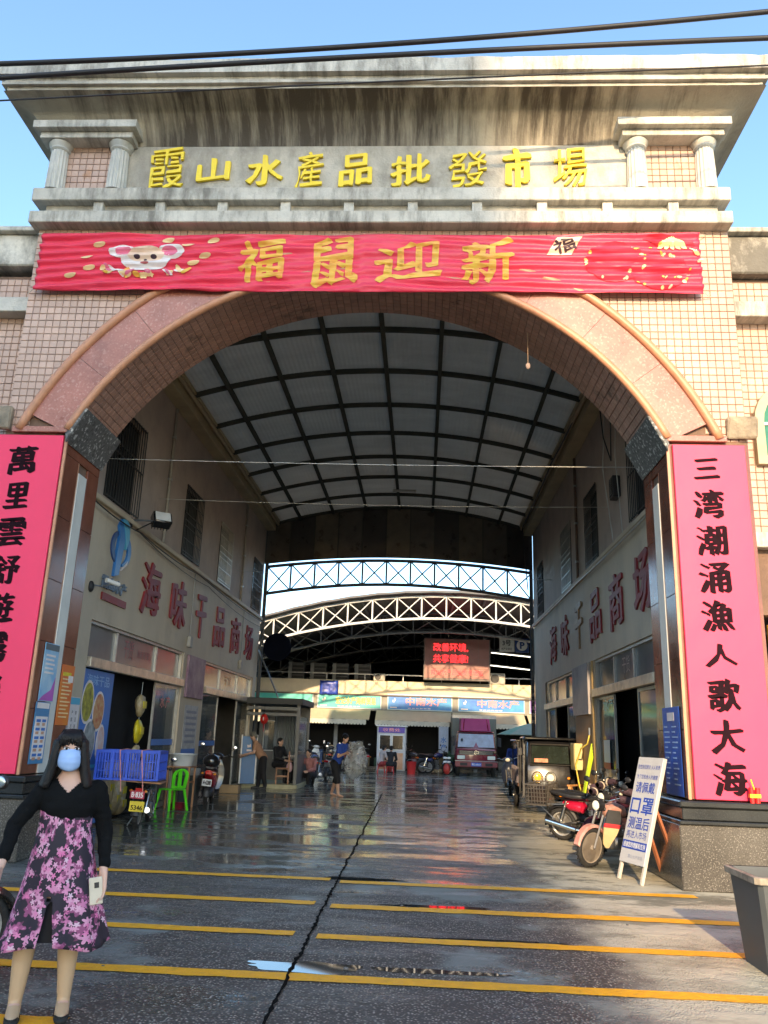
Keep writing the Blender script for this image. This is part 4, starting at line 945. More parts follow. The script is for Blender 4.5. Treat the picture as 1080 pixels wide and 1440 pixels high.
# gear inside stalls
rs = random.Random(11)
for i in range(26):
    x = -9+i*.62+rs.uniform(-.1,.1); h = rs.uniform(.3,.9); w = rs.uniform(.25,.5); y = BY+rs.uniform(.5,1.8)
    cn = ('blue','grey','dark red','charcoal','brown','green')[i % 6]
    t = thing('stacked_crate', None, 'crate', (x,y,.10), rs.uniform(-.2,.2), group='goods stored inside the far stalls')
    c = [(.03,.07,.18),(.16,.15,.13),(.16,.03,.02),(.06,.06,.06),(.18,.13,.06),(.03,.10,.06)][i % 6]
    mt = mat('crate_%d' % (i % 6), c, .5, var=.3, vs=5)
    m = MB(); m.box(-w/2,w/2,-.2,.2,0,h,.02); m.build('crate_body', mt, t); MB().box(-w/2-.02,w/2+.02,-.22,.22,h+.002,h+.05,.01).build('crate_rim', mt, t)
    t['label'] = '%s %s crate stored in the shade of the far stalls' % ('tall' if h > .6 else 'low' if h < .42 else 'medium', cn)
# blue tarp bundle on parapet
tp = thing('blue_tarp', 'crumpled blue tarpaulin hanging over the cream parapet', 'tarp', (bx(-4.6),BY-.1,bz(3.5)))
m = MB(); g = [[m.bm.verts.new((bx(-4.95)+i*.085, BY-.13-.09*abs(noise.noise(Vector((i*.5,k*.6,2))))-(.05 if 0<i<11 and k<8 else 0), bz(3.45)+k*.085+.05*noise.noise(Vector((i*.4,k*.2,9))))) for i in range(12)] for k in range(9)]
for k in range(8):
    for i in range(11): m.bm.faces.new((g[k][i],g[k][i+1],g[k+1][i+1],g[k+1][i]))
c = m.build('sheet', mat('blue_tarp', (.02,.06,.42), .4, var=.3), tp, world=True, smooth=True); md = c.modifiers.new('s','SOLIDIFY'); md.thickness = .02
# ---- upper storey clutter, rail
rl = thing('roof_rail', 'thin steel rail running along the top of the cream parapet', 'railing', (-1,BY+.6,bz(4.16)))
MB().bar((-13,BY+.6,bz(4.5)),(12,BY+.6,bz(4.5)),.05).build('rail', STEEL, rl, world=True)
for i in range(13): MB().bar((-13+i*2,BY+.6,bz(3.4)),(-13+i*2,BY+.6,bz(4.5)),.04).build('post', STEEL, rl, world=True)
for i in range(4):
    c = thing('cold_unit', 'tall dark cooling cabinet on the stall roof, %s' % ('nearest the building corner','second along the roof','third along the roof','closest to the screen')[i], 'cabinet', (bx(-6.35+i*1.12),BY+1.6,bz(3.4)), group='cooling cabinets on the stall roof')
    MB().box(-.42,.42,-.3,.3,0,1.75,.02).build('body', mat('dark_cabinet', (.07,.072,.075), .5), c); MB().box(-.44,-.26,-.33,-.302,0,1.75).build('side_strip', mat('pale_strip', (.26,.26,.25), .5), c)
    m = MB()
    for k in range(8): m.box(-.22,.38,-.325,-.302,.2+k*.18,.32+k*.18)
    m.build('grille', BLKM, c)
for x, lab in ((2.85,'air conditioner outdoor unit on the parapet beside the screen'),(5.0,'air conditioner outdoor unit on the parapet below the parking sign'),(-2.1,'small outdoor unit on the parapet left of the screen')):
    if x < 0: lab = 'small outdoor unit on the parapet between tarp and screen'
    s_ = 1 if x > 0 else .7
    c = thing('air_conditioner', lab, 'air conditioner', (bx(x+ (.75 if x > 0 else 0)),BY+.25,bz(4.16)-.02), group='air conditioner units on the parapet')
    MB().box(-.42*s_,.42*s_,-.16,.16,.04,.58*s_,.02).build('casing', mat('ac_casing', (.45,.43,.38), .5, dirt=.3), c)
    MB().cyl((-.1*s_,-.175,.31*s_),(-.1*s_,-.162,.31*s_),.22*s_,n=20).build('fan_guard', BLKM, c)
    MB().box(-.36*s_,-.3*s_,-.12,.12,0,.04).box(.3*s_,.36*s_,-.12,.12,0,.04).build('feet', STEEL, c)
# ---- LED screen
LY = 31.6; ls = (LY+10.15)/40.15
sn = thing('display_screen', 'reddish LED display screen with glowing red characters above the stalls', 'screen', (1.7*ls,LY,4.6))
x0_, x1_, z0_, z1_ = .1*ls, 3.22*ls, 1.55+2.83*ls, 1.55+4.72*ls
MB().box(x0_-.06, x1_+.06, LY, LY+.25, z0_-.10, z1_+.03, .02).build('casing', mat('screen_casing', (.16,.13,.12), .5), sn, world=True)
mw, mh = (x1_-x0_)/6, (z1_-z0_)/4
for i in range(6):
    for k in range(4): MB().box(x0_+i*mw+.004, x0_+(i+1)*mw-.004, LY-.03, LY-.002, z0_+k*mh+.004, z0_+(k+1)*mh-.004).build('screen_module', mat('screen_face', (.32,.12,.10), .45, var=.08), sn, world=True)
LED = mat('red_led', (1.0,.02,.03), .5, emit=1.3)
cx = (x0_+x1_)/2-.32
text(sn, '改善环境,', FF(cx, LY-.03, z1_-.42), 1.75, .42, LED, ext=.01, bold=.0)
text(sn, '共享健康!', FF(cx, LY-.03, z1_-.98), 1.75, .42, LED, ext=.01, bold=.0)
text(sn, '霞山水产品批发市场宣', FF(cx+.32, LY-.03, z0_+.30), 2.6, .26, LED, ext=.01, bold=.0)
# hangers
for i in range(4): MB().bar((x0_+.3+i*.9,LY+.1,z1_+.03),(x0_+.2+i*.9,LY+.1,7.0),.04).build('hanger', GST, sn, world=True)
# ---- parking signs
ps = thing('parking_sign', 'square blue parking sign with a white disc and letter P', 'sign', (4.78*ls,LY-.2,5.7))
MB().box(4.45*ls,5.12*ls,LY-.25,LY-.2,1.55+4.14*ls,1.55+4.82*ls,.01).build('plate', mat('dark_blue_plate', (.01,.05,.20), .4), ps, world=True)
disc(None, .27, .27, ps, WHITE, FF(4.79*ls,LY-.251,1.55+4.48*ls), 'disc'); text(ps, 'P', FF(4.80*ls,LY-.256,1.55+4.48*ls), .2, .32, mat('dark_blue_plate',(.01,.05,.2)), 'letter', bold=.05)
ps2 = thing('number_sign', 'white square sign reading number 3 next to the parking sign', 'sign', (4.05*ls,LY-.2,5.7))
MB().box(3.70*ls,4.42*ls,LY-.25,LY-.2,1.55+4.16*ls,1.55+4.84*ls,.01).build('plate', mat('pale_plate', (.62,.62,.58), .4), ps2, world=True)
text(ps2, '3号', FF(4.05*ls,LY-.251,1.55+4.58*ls), .42, .28, INK, 'lettering', bold=.02); text(ps2, '水产交易区', FF(4.05*ls,LY-.251,1.55+4.30*ls), .55, .12, INK, 'lettering', bold=.01)
for p, xx in ((ps,4.5),(ps,5.1),(ps2,3.72),(ps2,4.4)): MB().bar((xx*ls,LY-.18,1.55+4.8*ls),(xx*ls,LY-.18,7.1),.025).build('hanger', GST, p, world=True)
lt = mat('lit_tube', (1,.95,.85), .5, emit=1.2)
for a, b_, z, lab in ((3.4,5.5,1.55+4.12*ls,'thin lit tube light running under the parking sign'),(3.3,5.3,1.55+3.50*ls,'thin lit tube light above the outdoor units')):
    t = thing('tube_light', lab, 'lamp', (a*ls,LY+1,z)); MB().bar((a*ls,LY+1,z+.1),(b_*ls,LY+1,z-.08),.035).build('tube', lt, t, world=True); MB().bar((a*ls,LY+1.05,z+.14),(b_*ls,LY+1.05,z-.04),.05).build('housing', GST, t, world=True)
# ---- round dark mirror at building corner
mr = thing('traffic_mirror', 'round dark convex mirror fixed to the corner of the building', 'mirror', (-4.75,YE+.2,4.2))
MB().lathe([(0,0),(.43,.0),(.45,.03),(.43,.06),(0,.12)], m=frame((-4.66,YE+.15,4.21),(1,0,0),(0,0,1)), n=32).build('disc', mat('mirror_dark', (.004,.006,.014), .85, spec=.05), mr, world=True, smooth='auto')
MB().bar((-5.2,YE+.2,4.25),(-4.7,YE+.2,4.22),.04).build('bracket', STEEL, mr, world=True)
# ---- kiosk
kx0, kx1, ky = -2.02, -.70, 28.4
k = thing('ticket_kiosk', 'small white kiosk with two windows and orange lower panel before the stalls', 'kiosk', ((kx0+kx1)/2,ky,0))
MB().box(kx0,kx1,ky,ky+1.3,.08,2.02,.02).build('cabin', mat('kiosk_white', (.55,.56,.56), .45, var=.08), k, world=True)
MB().box(kx0-.04,kx1+.04,ky-.04,ky+1.34,0,.08).build('base', GST, k, world=True)
MB().box(kx0-.06,kx1+.06,ky-.10,ky+1.36,2.022,2.07).build('roof', WHITE, k, world=True)
MB().box(kx0+.06,kx1-.06,ky-.04,ky-.002,1.74,2.0).build('kiosk_sign', mat('kiosk_sign_purple', (.10,.06,.35), .4), k, world=True)
text(k, '收费处', FF((kx0+kx1)/2,ky-.04,1.87), .8, .16, mat('pink_letter',(.8,.3,.32)), bold=.02)
MB().box(kx0+.12,kx1-.12,ky-.02,ky-.002,.15,.86).build('orange_panel', mat('orange_panel', (.62,.26,.10), .5, vs=2, col2=(.75,.50,.35)), k, world=True)
for a in (0,1):
    xa = kx0+.10+a*.58; f = MB().box(xa,xa+.54,ky-.03,ky-.004,.98,1.66,.004).build('window', WHITE, k, world=True); MB().box(xa+.04,xa+.50,ky-.036,ky-.029,1.02,1.62).build('pane', GLASSD, f, world=True)
# ------------------------------------------------------------------ two and three wheelers
def wheel(par, x, r, w, spokes=True, rimm=None, y=0, name='wheel'):
    """wheel whose axle runs along local y"""
    m = MB(); prof = []
    M = Matrix.Translation((x,y,r)) @ Matrix.Rotation(pi/2,4,'X')
    n = 28
    rings = []
    for k in range(10):
        a = 2*pi*k/10; rings.append((r-w/2+w/2*cos(a), w/2*sin(a)))
    R = [[M @ Vector((q*cos(2*pi*j/n), q*sin(2*pi*j/n), z)) for q, z in rings] for j in range(n+1)]
    m.loft(R, cap=False); bmesh.ops.remove_doubles(m.bm, verts=m.bm.verts, dist=1e-5)
    # tread blocks
    for j in range(n): 
        a = 2*pi*(j+.5)/n; m.box(-.012,.012,-w*.38,w*.38,r-.004,r+.006, m=Matrix.Translation((x,y,r)) @ Matrix.Rotation(a,4,'Y'))
    t = m.build(name, RUB, par, smooth='auto')
    m = MB(); ri = r-w*.95
    m.lathe([(ri,-w*.35),(ri+.012,-w*.38),(ri+.012,w*.38),(ri,w*.35),(ri-.015,w*.2),(ri-.015,-w*.2),(ri,-w*.35)], m=M, n=28)
    m.build('rim', rimm or ALU, t, smooth='auto')
    m = MB(); m.cyl(M @ Vector((0,0,-w*.55)), M @ Vector((0,0,w*.55)), .035, n=12)
    if spokes:
        for j in range(10):
            a = 2*pi*j/10; m.cyl(M @ Vector((.02*cos(a),.02*sin(a),-.03*(-1)**j)), M @ Vector((ri*cos(a+.3),ri*sin(a+.3),0)), .004, n=4)
    else:
        for j in range(5):
            a = 2*pi*j/5; m.bar(M @ Vector((0,0,0)), M @ Vector((ri*cos(a),ri*sin(a),0)), .035, .03)
    m.build('hub', rimm or ALU, t); return t
def shell(par, name, mt, prof, label=None, sub=None, nr=14, p=2.6):
    """body panel lofted along x: prof = (x, zc, half height, half width)"""
    rings = []
    for x, z, h, w in prof:
        ring = []
        for k in range(nr):
            a = 2*pi*k/nr; c, s_ = cos(a), sin(a)
            ring.append((x, w*math.copysign(abs(c)**(2/p), c), z+h*math.copysign(abs(s_)**(2/p), s_)))
        rings.append(ring)
    return MB().loft(rings).build(name, mt, par, smooth='auto', label=label)
def plate(par, x, z, w, h, body, bm_, lm, back=True, tilt=0):
    d = -1 if back else 1
    fr_ = frame((x,0,z), (0,-1,0) if back else (0,1,0), (0,0,1))
    p = MB().box(-w/2,w/2,-h/2,h/2,0,.008, .003, m=fr_).build('number_plate', bm_, par)
    if body: 
        me = text_mesh(body, w*.8, h*.6, .002, .03); me.transform(fr_ @ Matrix.Translation((0,0,.0085))); link('plate_lettering', me, lm, p)
    return p
def scooter(name, lab, loc, rz, c1, c2=None, lean=.1, rack=None, plate_=None, seat=BLKM, moto=False, group='parked two wheelers', rimm=None, mitts=False, shield=None, big=1.0, cat=None, steer=0.0):
    """x is forward; stands on its two wheels, leaning on the stand"""
    s = thing(name, lab, cat or ('motorcycle' if moto else 'scooter'), loc, rz, group=group); s.rotation_euler = (lean,0,rz); s.scale = (big,)*3
    c2 = c2 or BLKM
    r = .29 if moto else .235; wb = .62 if moto else .60
    wheel(s, -wb, r, .10 if moto else .095, moto, rimm); fw_ = wheel(s, wb, r, .085, True, rimm, name='front_wheel')
    # fork and bars
    hx, hz = wb-.24, .98
    for y in (-.075,.075): MB().cyl((wb,y,r),(wb-.16,y,r+.48), .018, n=8).build('fork', mat('dull_fork', (.22,.21,.20), .5, metal=.4, dirt=.5), s, smooth='auto')
    MB().cyl((wb-.14,0,r+.42),(hx,0,hz), .025, n=10).build('steering_column', BLKM, s, smooth='auto')
    MB().tube([(hx-.14,.34,hz+.05),(hx-.05,.26,hz+.07),(hx,.10,hz+.0),(hx,-.10,hz+.0),(hx-.05,-.26,hz+.07),(hx-.14,-.34,hz+.05)], .011, 8).build('handlebar', CHROME, s, smooth=True)
    for y in (-1,1):
        MB().cyl((hx-.06,y*.25,hz+.068),(hx-.15,y*.36,hz+.05), .019, n=10).build('grip', RUB, s, smooth='auto')
        mi = MB().tube([(hx-.03,y*.22,hz+.07),(hx+.0,y*.30,hz+.17),(hx-.02,y*.35,hz+.22)], .006, 6).build('mirror_arm', BLKM, s, smooth=True)
        MB().ball((hx-.02,y*.37,hz+.25), (.018,.065,.045)).build('mirror', BLKM, mi, smooth=True)
        MB().ball((hx-.036,y*.37,hz+.25), (.006,.055,.036)).build('mirror_glass', CHROME, mi, smooth=True)
    # fenders
    def fender(x, rr, a0_, a1_, w, mt):
        rings = []
        for k in range(11):
            a = a0_+(a1_-a0_)*k/10
            rings.append([(x+rr*cos(a),-w,r+rr*sin(a)-.02),(x+(rr+.02)*cos(a),-w*.6,r+(rr+.02)*sin(a)),(x+(rr+.02)*cos(a),w*.6,r+(rr+.02)*sin(a)),(x+rr*cos(a),w,r+rr*sin(a)-.02),(x+(rr-.01)*cos(a),w*.8,r+(rr-.01)*sin(a)-.02),(x+(rr-.01)*cos(a),-w*.8,r+(rr-.01)*sin(a)-.02)])
        MB().loft(rings).build('fender', mt, s, smooth='auto')
    fender(wb, r+.03, radians(10), radians(150), .065, c1); fender(-wb, r+.035, radians(20), radians(185), .075, BLKM)
    if moto:
        MB().tube([(hx-.02,0,hz-.12),(.0,0,.52),(-.05,0,.34),(-.30,0,.32)], .022, 8).tube([(hx-.02,0,hz-.14),(.1,0,.74),(-.4,0,.72),(-.72,0,.74)], .022, 8).tube([(-.30,.06,.34),(-wb,.06,r)], .02, 6).tube([(-.30,-.06,.34),(-wb,-.06,r)], .02, 6).build('frame', BLKM, s, smooth=True)
        shell(s, 'tank', c1, [(.34,.80,.03,.03),(.30,.81,.09,.09),(.15,.83,.115,.13),(-.02,.81,.09,.12),(-.10,.77,.05,.07)])
        shell(s, 'seat', seat, [(-.08,.77,.03,.07),(-.12,.79,.05,.10),(-.35,.79,.055,.13),(-.6,.83,.05,.12),(-.80,.85,.03,.08)])
        shell(s, 'side_cover', c1, [(-.12,.60,.04,.05),(-.18,.60,.10,.13),(-.40,.62,.09,.14),(-.55,.66,.04,.09)])
        e = MB().box(-.14,.16,-.11,.11,.24,.44,.03).box(-.02,.12,-.08,.08,.44,.60,.02)
        for k in range(5): e.box(-.04,.14,-.10,.10,.455+k*.028,.465+k*.028)
        e.build('engine', STEEL, s, smooth='auto')
        MB().tube([(.10,-.1,.45),(.22,-.13,.30),(.05,-.16,.22),(-.3,-.17,.24)], .02, 8).cyl((-.28,-.17,.24),(-.85,-.19,.36),.045,.05,12).build('exhaust', CHROME, s, smooth='auto')
        for y in (-.12,.12): MB().cyl((-wb+.02,y,r+.03),(-wb+.16,y,.72),.022,n=8).cyl((-wb+.05,y,r+.12),(-wb+.13,y,.62),.036,n=10).build('shock_absorber', CHROME, s, smooth='auto')
        MB().cyl((hx+.08,0,hz-.08),(hx+.18,0,hz-.08),.085,.07,16).ball((hx+.07,0,hz-.08),(.06,.085,.085)).build('headlamp_shell', BLKM, s, smooth='auto')
        MB().ball((hx+.175,0,hz-.08),(.02,.072,.072)).build('headlight', mat('lamp_glass', (.72,.70,.60), .12, coat=.5), s, smooth=True)
    else:
        MB().prism([(-.28,.26),(.26,.26),(.40,.40),(.44,.36),(.30,.20),(-.28,.20)], -.15, .15, Matrix.Rotation(pi/2,4,'X'), .012).build('footboard', BLKM, s, smooth='auto')
        rings = []
        for x, z, w, d in ((.30,.26,.13,.05),(.36,.42,.20,.05),(.38,.60,.22,.05),(.37,.76,.20,.045),(.36,.88,.14,.05),(.37,.97,.10,.05)):
            rings.append([(x,-w,z),(x+d*.9,-w*.75,z),(x+d*2.0,0,z),(x+d*.9,w*.75,z),(x,w,z),(x-d*.3,w*.7,z),(x-d*.3,-w*.7,z)])
        MB().loft(rings).build('front_shield', c1, s, smooth='auto', label=shield)
        shell(s, 'rear_body', c1, [(-.20,.42,.13,.10),(-.26,.50,.18,.15),(-.45,.56,.16,.165),(-.70,.64,.11,.13),(-.92,.70,.05,.07)])
        shell(s, 'engine_cover', c2, [(-.28,.30,.06,.09),(-.34,.30,.10,.13),(-.60,.29,.10,.13),(-.72,.28,.05,.09)])
        shell(s, 'seat', seat, [(-.14,.68,.02,.07),(-.18,.70,.04,.11),(-.40,.73,.05,.14),(-.62,.77,.05,.13),(-.84,.80,.03,.09)])
        MB().ball((hx+.02,0,hz+.02),(.10,.16,.08)).build('bar_cowl', c1, s, smooth=True)
        MB().ball((hx+.10,0,hz+.02),(.05,.075,.055)).build('headlight', mat('lamp_glass',(.72,.7,.6)), s, smooth=True)
    MB().box(-.97 if not moto else -.88, -.92 if not moto else -.84, -.07,.07,.66,.73,.01).build('tail_lamp', mat('red_lamp', (.55,.01,.01), .15, coat=.6), s)
    for y in (-1,1):
        MB().ball((-.90,y*.13,.68),(.03,.03,.025)).build('rear_indicator', mat('amber_lamp', (.75,.25,.02), .2), s, smooth=True)
    MB().cyl((-.15,.12,.26),(-.22,.24,.0),.012,n=6).build('side_stand', STEEL, s)
    if plate_: plate(s, -.99 if not moto else -.93, .50, .20, .14, plate_[0], plate_[1], plate_[2])
    if mitts:
        for y in (-1,1):
            rings = []
            for k in range(9):
                t = k/8; c = Vector((hx-.22+.22*t, y*(.38-.12*t), hz+.04+.03*t)); rr = .062+.015*sin(pi*t)-.015*t
                rings.append([c+Vector((0,cos(2*pi*j/14)*rr,sin(2*pi*j/14)*rr*.85)) for j in range(14)])
            g = MB().loft(rings, cap=False).build('handlebar_mitt', mat('purple_mitt', (.018,.008,.015), .85, var=.6, vs=24, col2=(.09,.045,.06)), s, smooth=True)
            MB().tube([rings[0][j] for j in range(14)], .02, 8, closed=True).build('cuff', mat('cream_fleece', (.42,.35,.27), .95, bump=.6, bs=80), g, smooth=True)
    if rack == 'basket':
        m = MB(); x0,x1,y0,y1,z0,z1 = -1.22,-.80,-.24,.24,.62,.98
        for x in (x0,x1):
            for k in range(9): m.bar((x,y0+(y1-y0)*k/8,z0),(x,y0+(y1-y0)*k/8,z1),.013)
            for k in range(6): m.bar((x,y0,z0+(z1-z0)*k/5),(x,y1,z0+(z1-z0)*k/5),.013 if k < 5 else .024)
        for y in (y0,y1):
            for k in range(8): m.bar((x0+(x1-x0)*k/7,y,z0),(x0+(x1-x0)*k/7,y,z1),.013)
            for k in range(6): m.bar((x0,y,z0+(z1-z0)*k/5),(x1,y,z0+(z1-z0)*k/5),.013 if k < 5 else .024)
        for k in range(7): m.bar((x0,y0+(y1-y0)*k/6,z0),(x1,y0+(y1-y0)*k/6,z0),.01)
        m.build('wire_basket', mat('old_wire', (.11,.095,.08), .6), s)
        MB().bar((-.45,.12,.66),(-1.2,.12,.61),.022).bar((-.45,-.12,.66),(-1.2,-.12,.61),.022).bar((-.62,.12,.3),(-1.0,.12,.61),.018).bar((-.62,-.12,.3),(-1.0,-.12,.61),.018).build('rack_rail', STEEL, s)
        MB().box(-1.18,-.84,-.2,.2,.635,.90,.04).build('basket_load', mat('dark_bag', (.030,.016,.012), .7, var=.5, vs=9), s)
    if rack == 'bag': MB().ball((-.72,0,.93),(.20,.19,.15)).build('helmet', BLKP, s, smooth=True)
    return s
PAINT = lambda n, c, **k: mat(n, c, .25, coat=.7, var=.1, dirt=.2, dcol=(.08,.06,.05), **k)
WPL, YPL = mat('white_plate', (.6,.6,.58), .4), mat('yellow_plate', (.70,.52,.04), .4)
# left side: red scooter seen from behind, cargo bike with the blue crate
scooter('red_scooter', 'black and red scooter with helmet parked by the second glass shopfront', (-4.68,8.7,0), radians(98), PAINT('black_red_paint', (.015,.012,.014)), lean=.08, rack='bag', plate_=('A·6288', WPL, INK), group='scooters and motorcycles on the logo side')
for o in kids(bpy.data.objects['red_scooter']):
    if o.name.startswith('rear_body'): o.data.materials[0] = PAINT('scooter_red', (.42,.01,.015)); o['label'] = 'red rear body'
cb = scooter('cargo_bike', 'old motorcycle with a blue plastic crate strapped across its rear rack', (-4.62,4.1,0), radians(98), PAINT('dull_black', (.03,.03,.03)), moto=True, lean=.05, group='scooters and motorcycles on the logo side', plate_=None, big=.87)
px = -.96
p1_ = MB().box(-.13,.13,-.07,.07,0,.01,.003, m=frame((px,0,.62),(0,-1,0),(0,0,1))).build('number_plate', mat('red_plate', (.45,.03,.06), .4), cb)
me = text_mesh('B·835', .20, .09, .002, .03); me.transform(frame((px-.0105,0,.62),(0,-1,0),(0,0,1))); link('plate_lettering', me, WHITE, p1_)
p2_ = MB().box(-.13,.13,-.09,.09,0,.01,.003, m=frame((px-.01,-.02,.42),(0,-1,0),(0,0,1))).build('mud_flap', YPL, cb)
me = text_mesh('5346', .20, .08, .002, .03); me.transform(frame((px-.0205,-.02,.40),(0,-1,0),(0,0,1))); link('plate_lettering', me, INK, p2_)
MB().box(-1.12,-.55,-.42,.42,.84,.87,.004).build('rack_board', WOOD, cb)
cr = thing('blue_crate', 'blue slatted plastic crate strapped onto the old motorcycle with pink cords', 'crate', (-4.66,3.40,.76), radians(6))
BC = mat('blue_plastic', (.02,.09,.55), .4, var=.15, vs=5)
def slat_crate(par, w, d, h, mt, nx=11, nz=3):
    m = MB()
    m.box(-w/2,w/2,-d/2,d/2,0,.02)
    m.build('crate_floor', mt, par)
    for y in (-d/2, d/2):
        m = MB()
        for k in range(nz+1): m.box(-w/2,w/2,y-.012,y+.012,k*(h-.03)/nz,k*(h-.03)/nz+(.03 if k in (0,nz) else .014))
        for i in range(nx*2+1): x = -w/2+w*i/(nx*2); m.box(x-.0085,x+.0085,y-.008,y+.008,.0,h-.02)
        for i in range(5): x = -w/2+w*i/4; m.box(x-.02,x+.02,y-.016,y+.016,0,h)
        m.build('crate_side', mt, par)
    for x in (-w/2, w/2):
        m = MB()
        for k in range(nz+1): m.box(x-.012,x+.012,-d/2,d/2,k*(h-.03)/nz,k*(h-.03)/nz+(.03 if k in (0,nz) else .014))
        for i in range(nx//2*2+1): y = -d/2+d*i/(nx//2*2); m.box(x-.008,x+.008,y-.007,y+.007,.0,h-.02)
        m.build('crate_side', mt, par)
    m = MB(); m.box(-w/2-.02,w/2+.02,-d/2-.02,-d/2+.014,h-.02,h+.012).box(-w/2-.02,w/2+.02,d/2-.014,d/2+.02,h-.02,h+.012).box(-w/2-.02,-w/2+.014,-d/2,d/2,h-.02,h+.012).box(w/2-.014,w/2+.02,-d/2,d/2,h-.02,h+.012)
    m.build('crate_rim', mt, par)
slat_crate(cr, .96, .62, .44, BC)
for x in (-.10,.24): MB().tube([(x+.05,-.34,-.16),(x,-.335,.2),(x-.03,-.34,.455),(x,.0,.47),(x,.34,.45),(x,.335,.0)], .008, 6).build('pink_cord', mat('pink_cord', (.75,.30,.25), .6), cr)
MB().box(-.40,.36,-.2,.2,.03,.28,.03).build('crate_content', mat('foam_content', (.20,.22,.42), .7, var=.5, vs=8, col2=(.4,.35,.5)), cr)

# right side
scooter('blue_scooter', 'small dark scooter parked alone ahead of the three wheeler', (2.75,16.2,0), radians(-95), PAINT('dark_blue_paint', (.02,.03,.06)), lean=.08, shield='dark front shield', group='scooters and motorcycles on the granite pier side')
scooter('basket_scooter', 'red and black scooter with wire rear basket and fleece handlebar mitts', (2.84,4.05,0), radians(-36), PAINT('scooter_black', (.02,.02,.022)), moto=True, lean=.10, rack='basket', mitts=True, big=.90, group='scooters and motorcycles on the granite pier side')
b_ = bpy.data.objects['basket_scooter']
for o in kids(b_):
    if o.name.startswith('side_cover'): o.data.materials[0] = PAINT('crimson_paint', (.45,.01,.04)); o['label'] = 'crimson side cover'
MC = mat('pink_white_paint', (.50,.33,.28), .45, var=.3, vs=5, col2=(.42,.12,.09), dirt=.4, dcol=(.25,.2,.15))
mo = scooter('pale_motorcycle', 'motorcycle with pale pink front fender and muddy front wheel behind the mask notice', (2.64,1.72,0), radians(218), MC, moto=True, lean=-.12, mitts=True, rimm=mat('muddy_rim', (.30,.25,.20), .7, dirt=.5), big=.86, group='scooters and motorcycles on the granite pier side')
# leg shield with a red band on the pale motorcycle
for y in (-1,1):
    sh = [(.30,y*.27,.86),(.42,y*.14,.86),(.46,y*.10,.62),(.44,y*.10,.36),(.38,y*.14,.30),(.30,y*.24,.52)]
    def part(za, zb_, nm, mt, o=0):
        def at(z):
            ks = [((.30,.27),.86),((.27,.28),.68),((.31,.24),.52),((.38,.15),.30)]; kf = [((.42,.14),.86),((.46,.11),.62),((.45,.10),.36),((.42,.13),.30)]
            def ip(K):
                for (a, za_), (b2, zb2) in zip(K, K[1:]):
                    if za_ >= z >= zb2: t = (za_-z)/(za_-zb2); return (a[0]+(b2[0]-a[0])*t, a[1]+(b2[1]-a[1])*t)
                return K[-1][0]
            p, q = ip(ks), ip(kf); return [(p[0],y*(p[1]+o),z),(q[0]+o,y*(q[1]+o),z),(q[0]+o,y*(q[1]+o-.015),z),(p[0],y*(p[1]-.015),z)]
        MB().loft([at(za+(zb_-za)*k/6) for k in range(7)]).build(nm, mt, mo, smooth='auto')
    part(.86,.66,'leg_shield_top',BLKM); part(.30,.60,'leg_shield', mat('cream_paint', (.50,.38,.20), .35)); part(.60,.66,'red_band', mat('red_band', (.5,.02,.03), .4), .004)
scooter('dark_motorcycle', 'dark motorcycle squeezed between the mitted bikes and the shop glass', (2.98,2.75,0), radians(214), PAINT('plum_paint', (.06,.015,.03)), moto=True, lean=-.1, mitts=True, big=.9, group='scooters and motorcycles on the granite pier side')
scooter('low_scooter', 'low black scooter tucked deepest against the glass behind the mitted bikes', (3.12,5.0,0), radians(-50), PAINT('faded_black', (.05,.045,.045)), lean=-.08, big=.9, group='scooters and motorcycles on the granite pier side')
scooter('front_scooter', 'scooter with orange cowl at the edge of the street beside the walking woman', (-3.22,-4.9,0), radians(60), PAINT('scooter_black',(.02,.02,.022)), lean=.08, group='scooters near the walking woman')
# far bikes along the stalls
fb = [(-5.1,29.3,80,'scooter with white front parked far off between awning posts',0),(-4.3,29.2,95,'dark scooter far off by the standing plastic sheet',0),(-3.45,29.0,75,'red motorcycle far off, second before the kiosk',1),(-2.75,28.6,110,'white scooter far off, last before the kiosk',0),(-.25,28.9,160,'dark motorcycle far off just past the kiosk',1),(.65,28.9,20,'dark blue motorcycle far off beside the crimson truck',1),(-3.55,17.6,100,'black motorcycle parked against the guard booth corner',1),(-3.1,19.4,80,'pale scooter standing beyond the guard booth',0)]
fc = [(.5,.5,.48),(.03,.03,.035),(.35,.02,.03),(.55,.55,.55),(.03,.03,.03),(.02,.03,.12),(.02,.02,.02),(.42,.42,.42)]
for (x,y,a,lab,mo_), c in zip(fb, fc):
    scooter('parked_motorcycle' if mo_ else 'parked_scooter', lab, (x,y,0), radians(a), PAINT('far_paint_%d' % int(c[0]*100+c[2]*7), c), moto=bool(mo_), group='two wheelers in the yard')

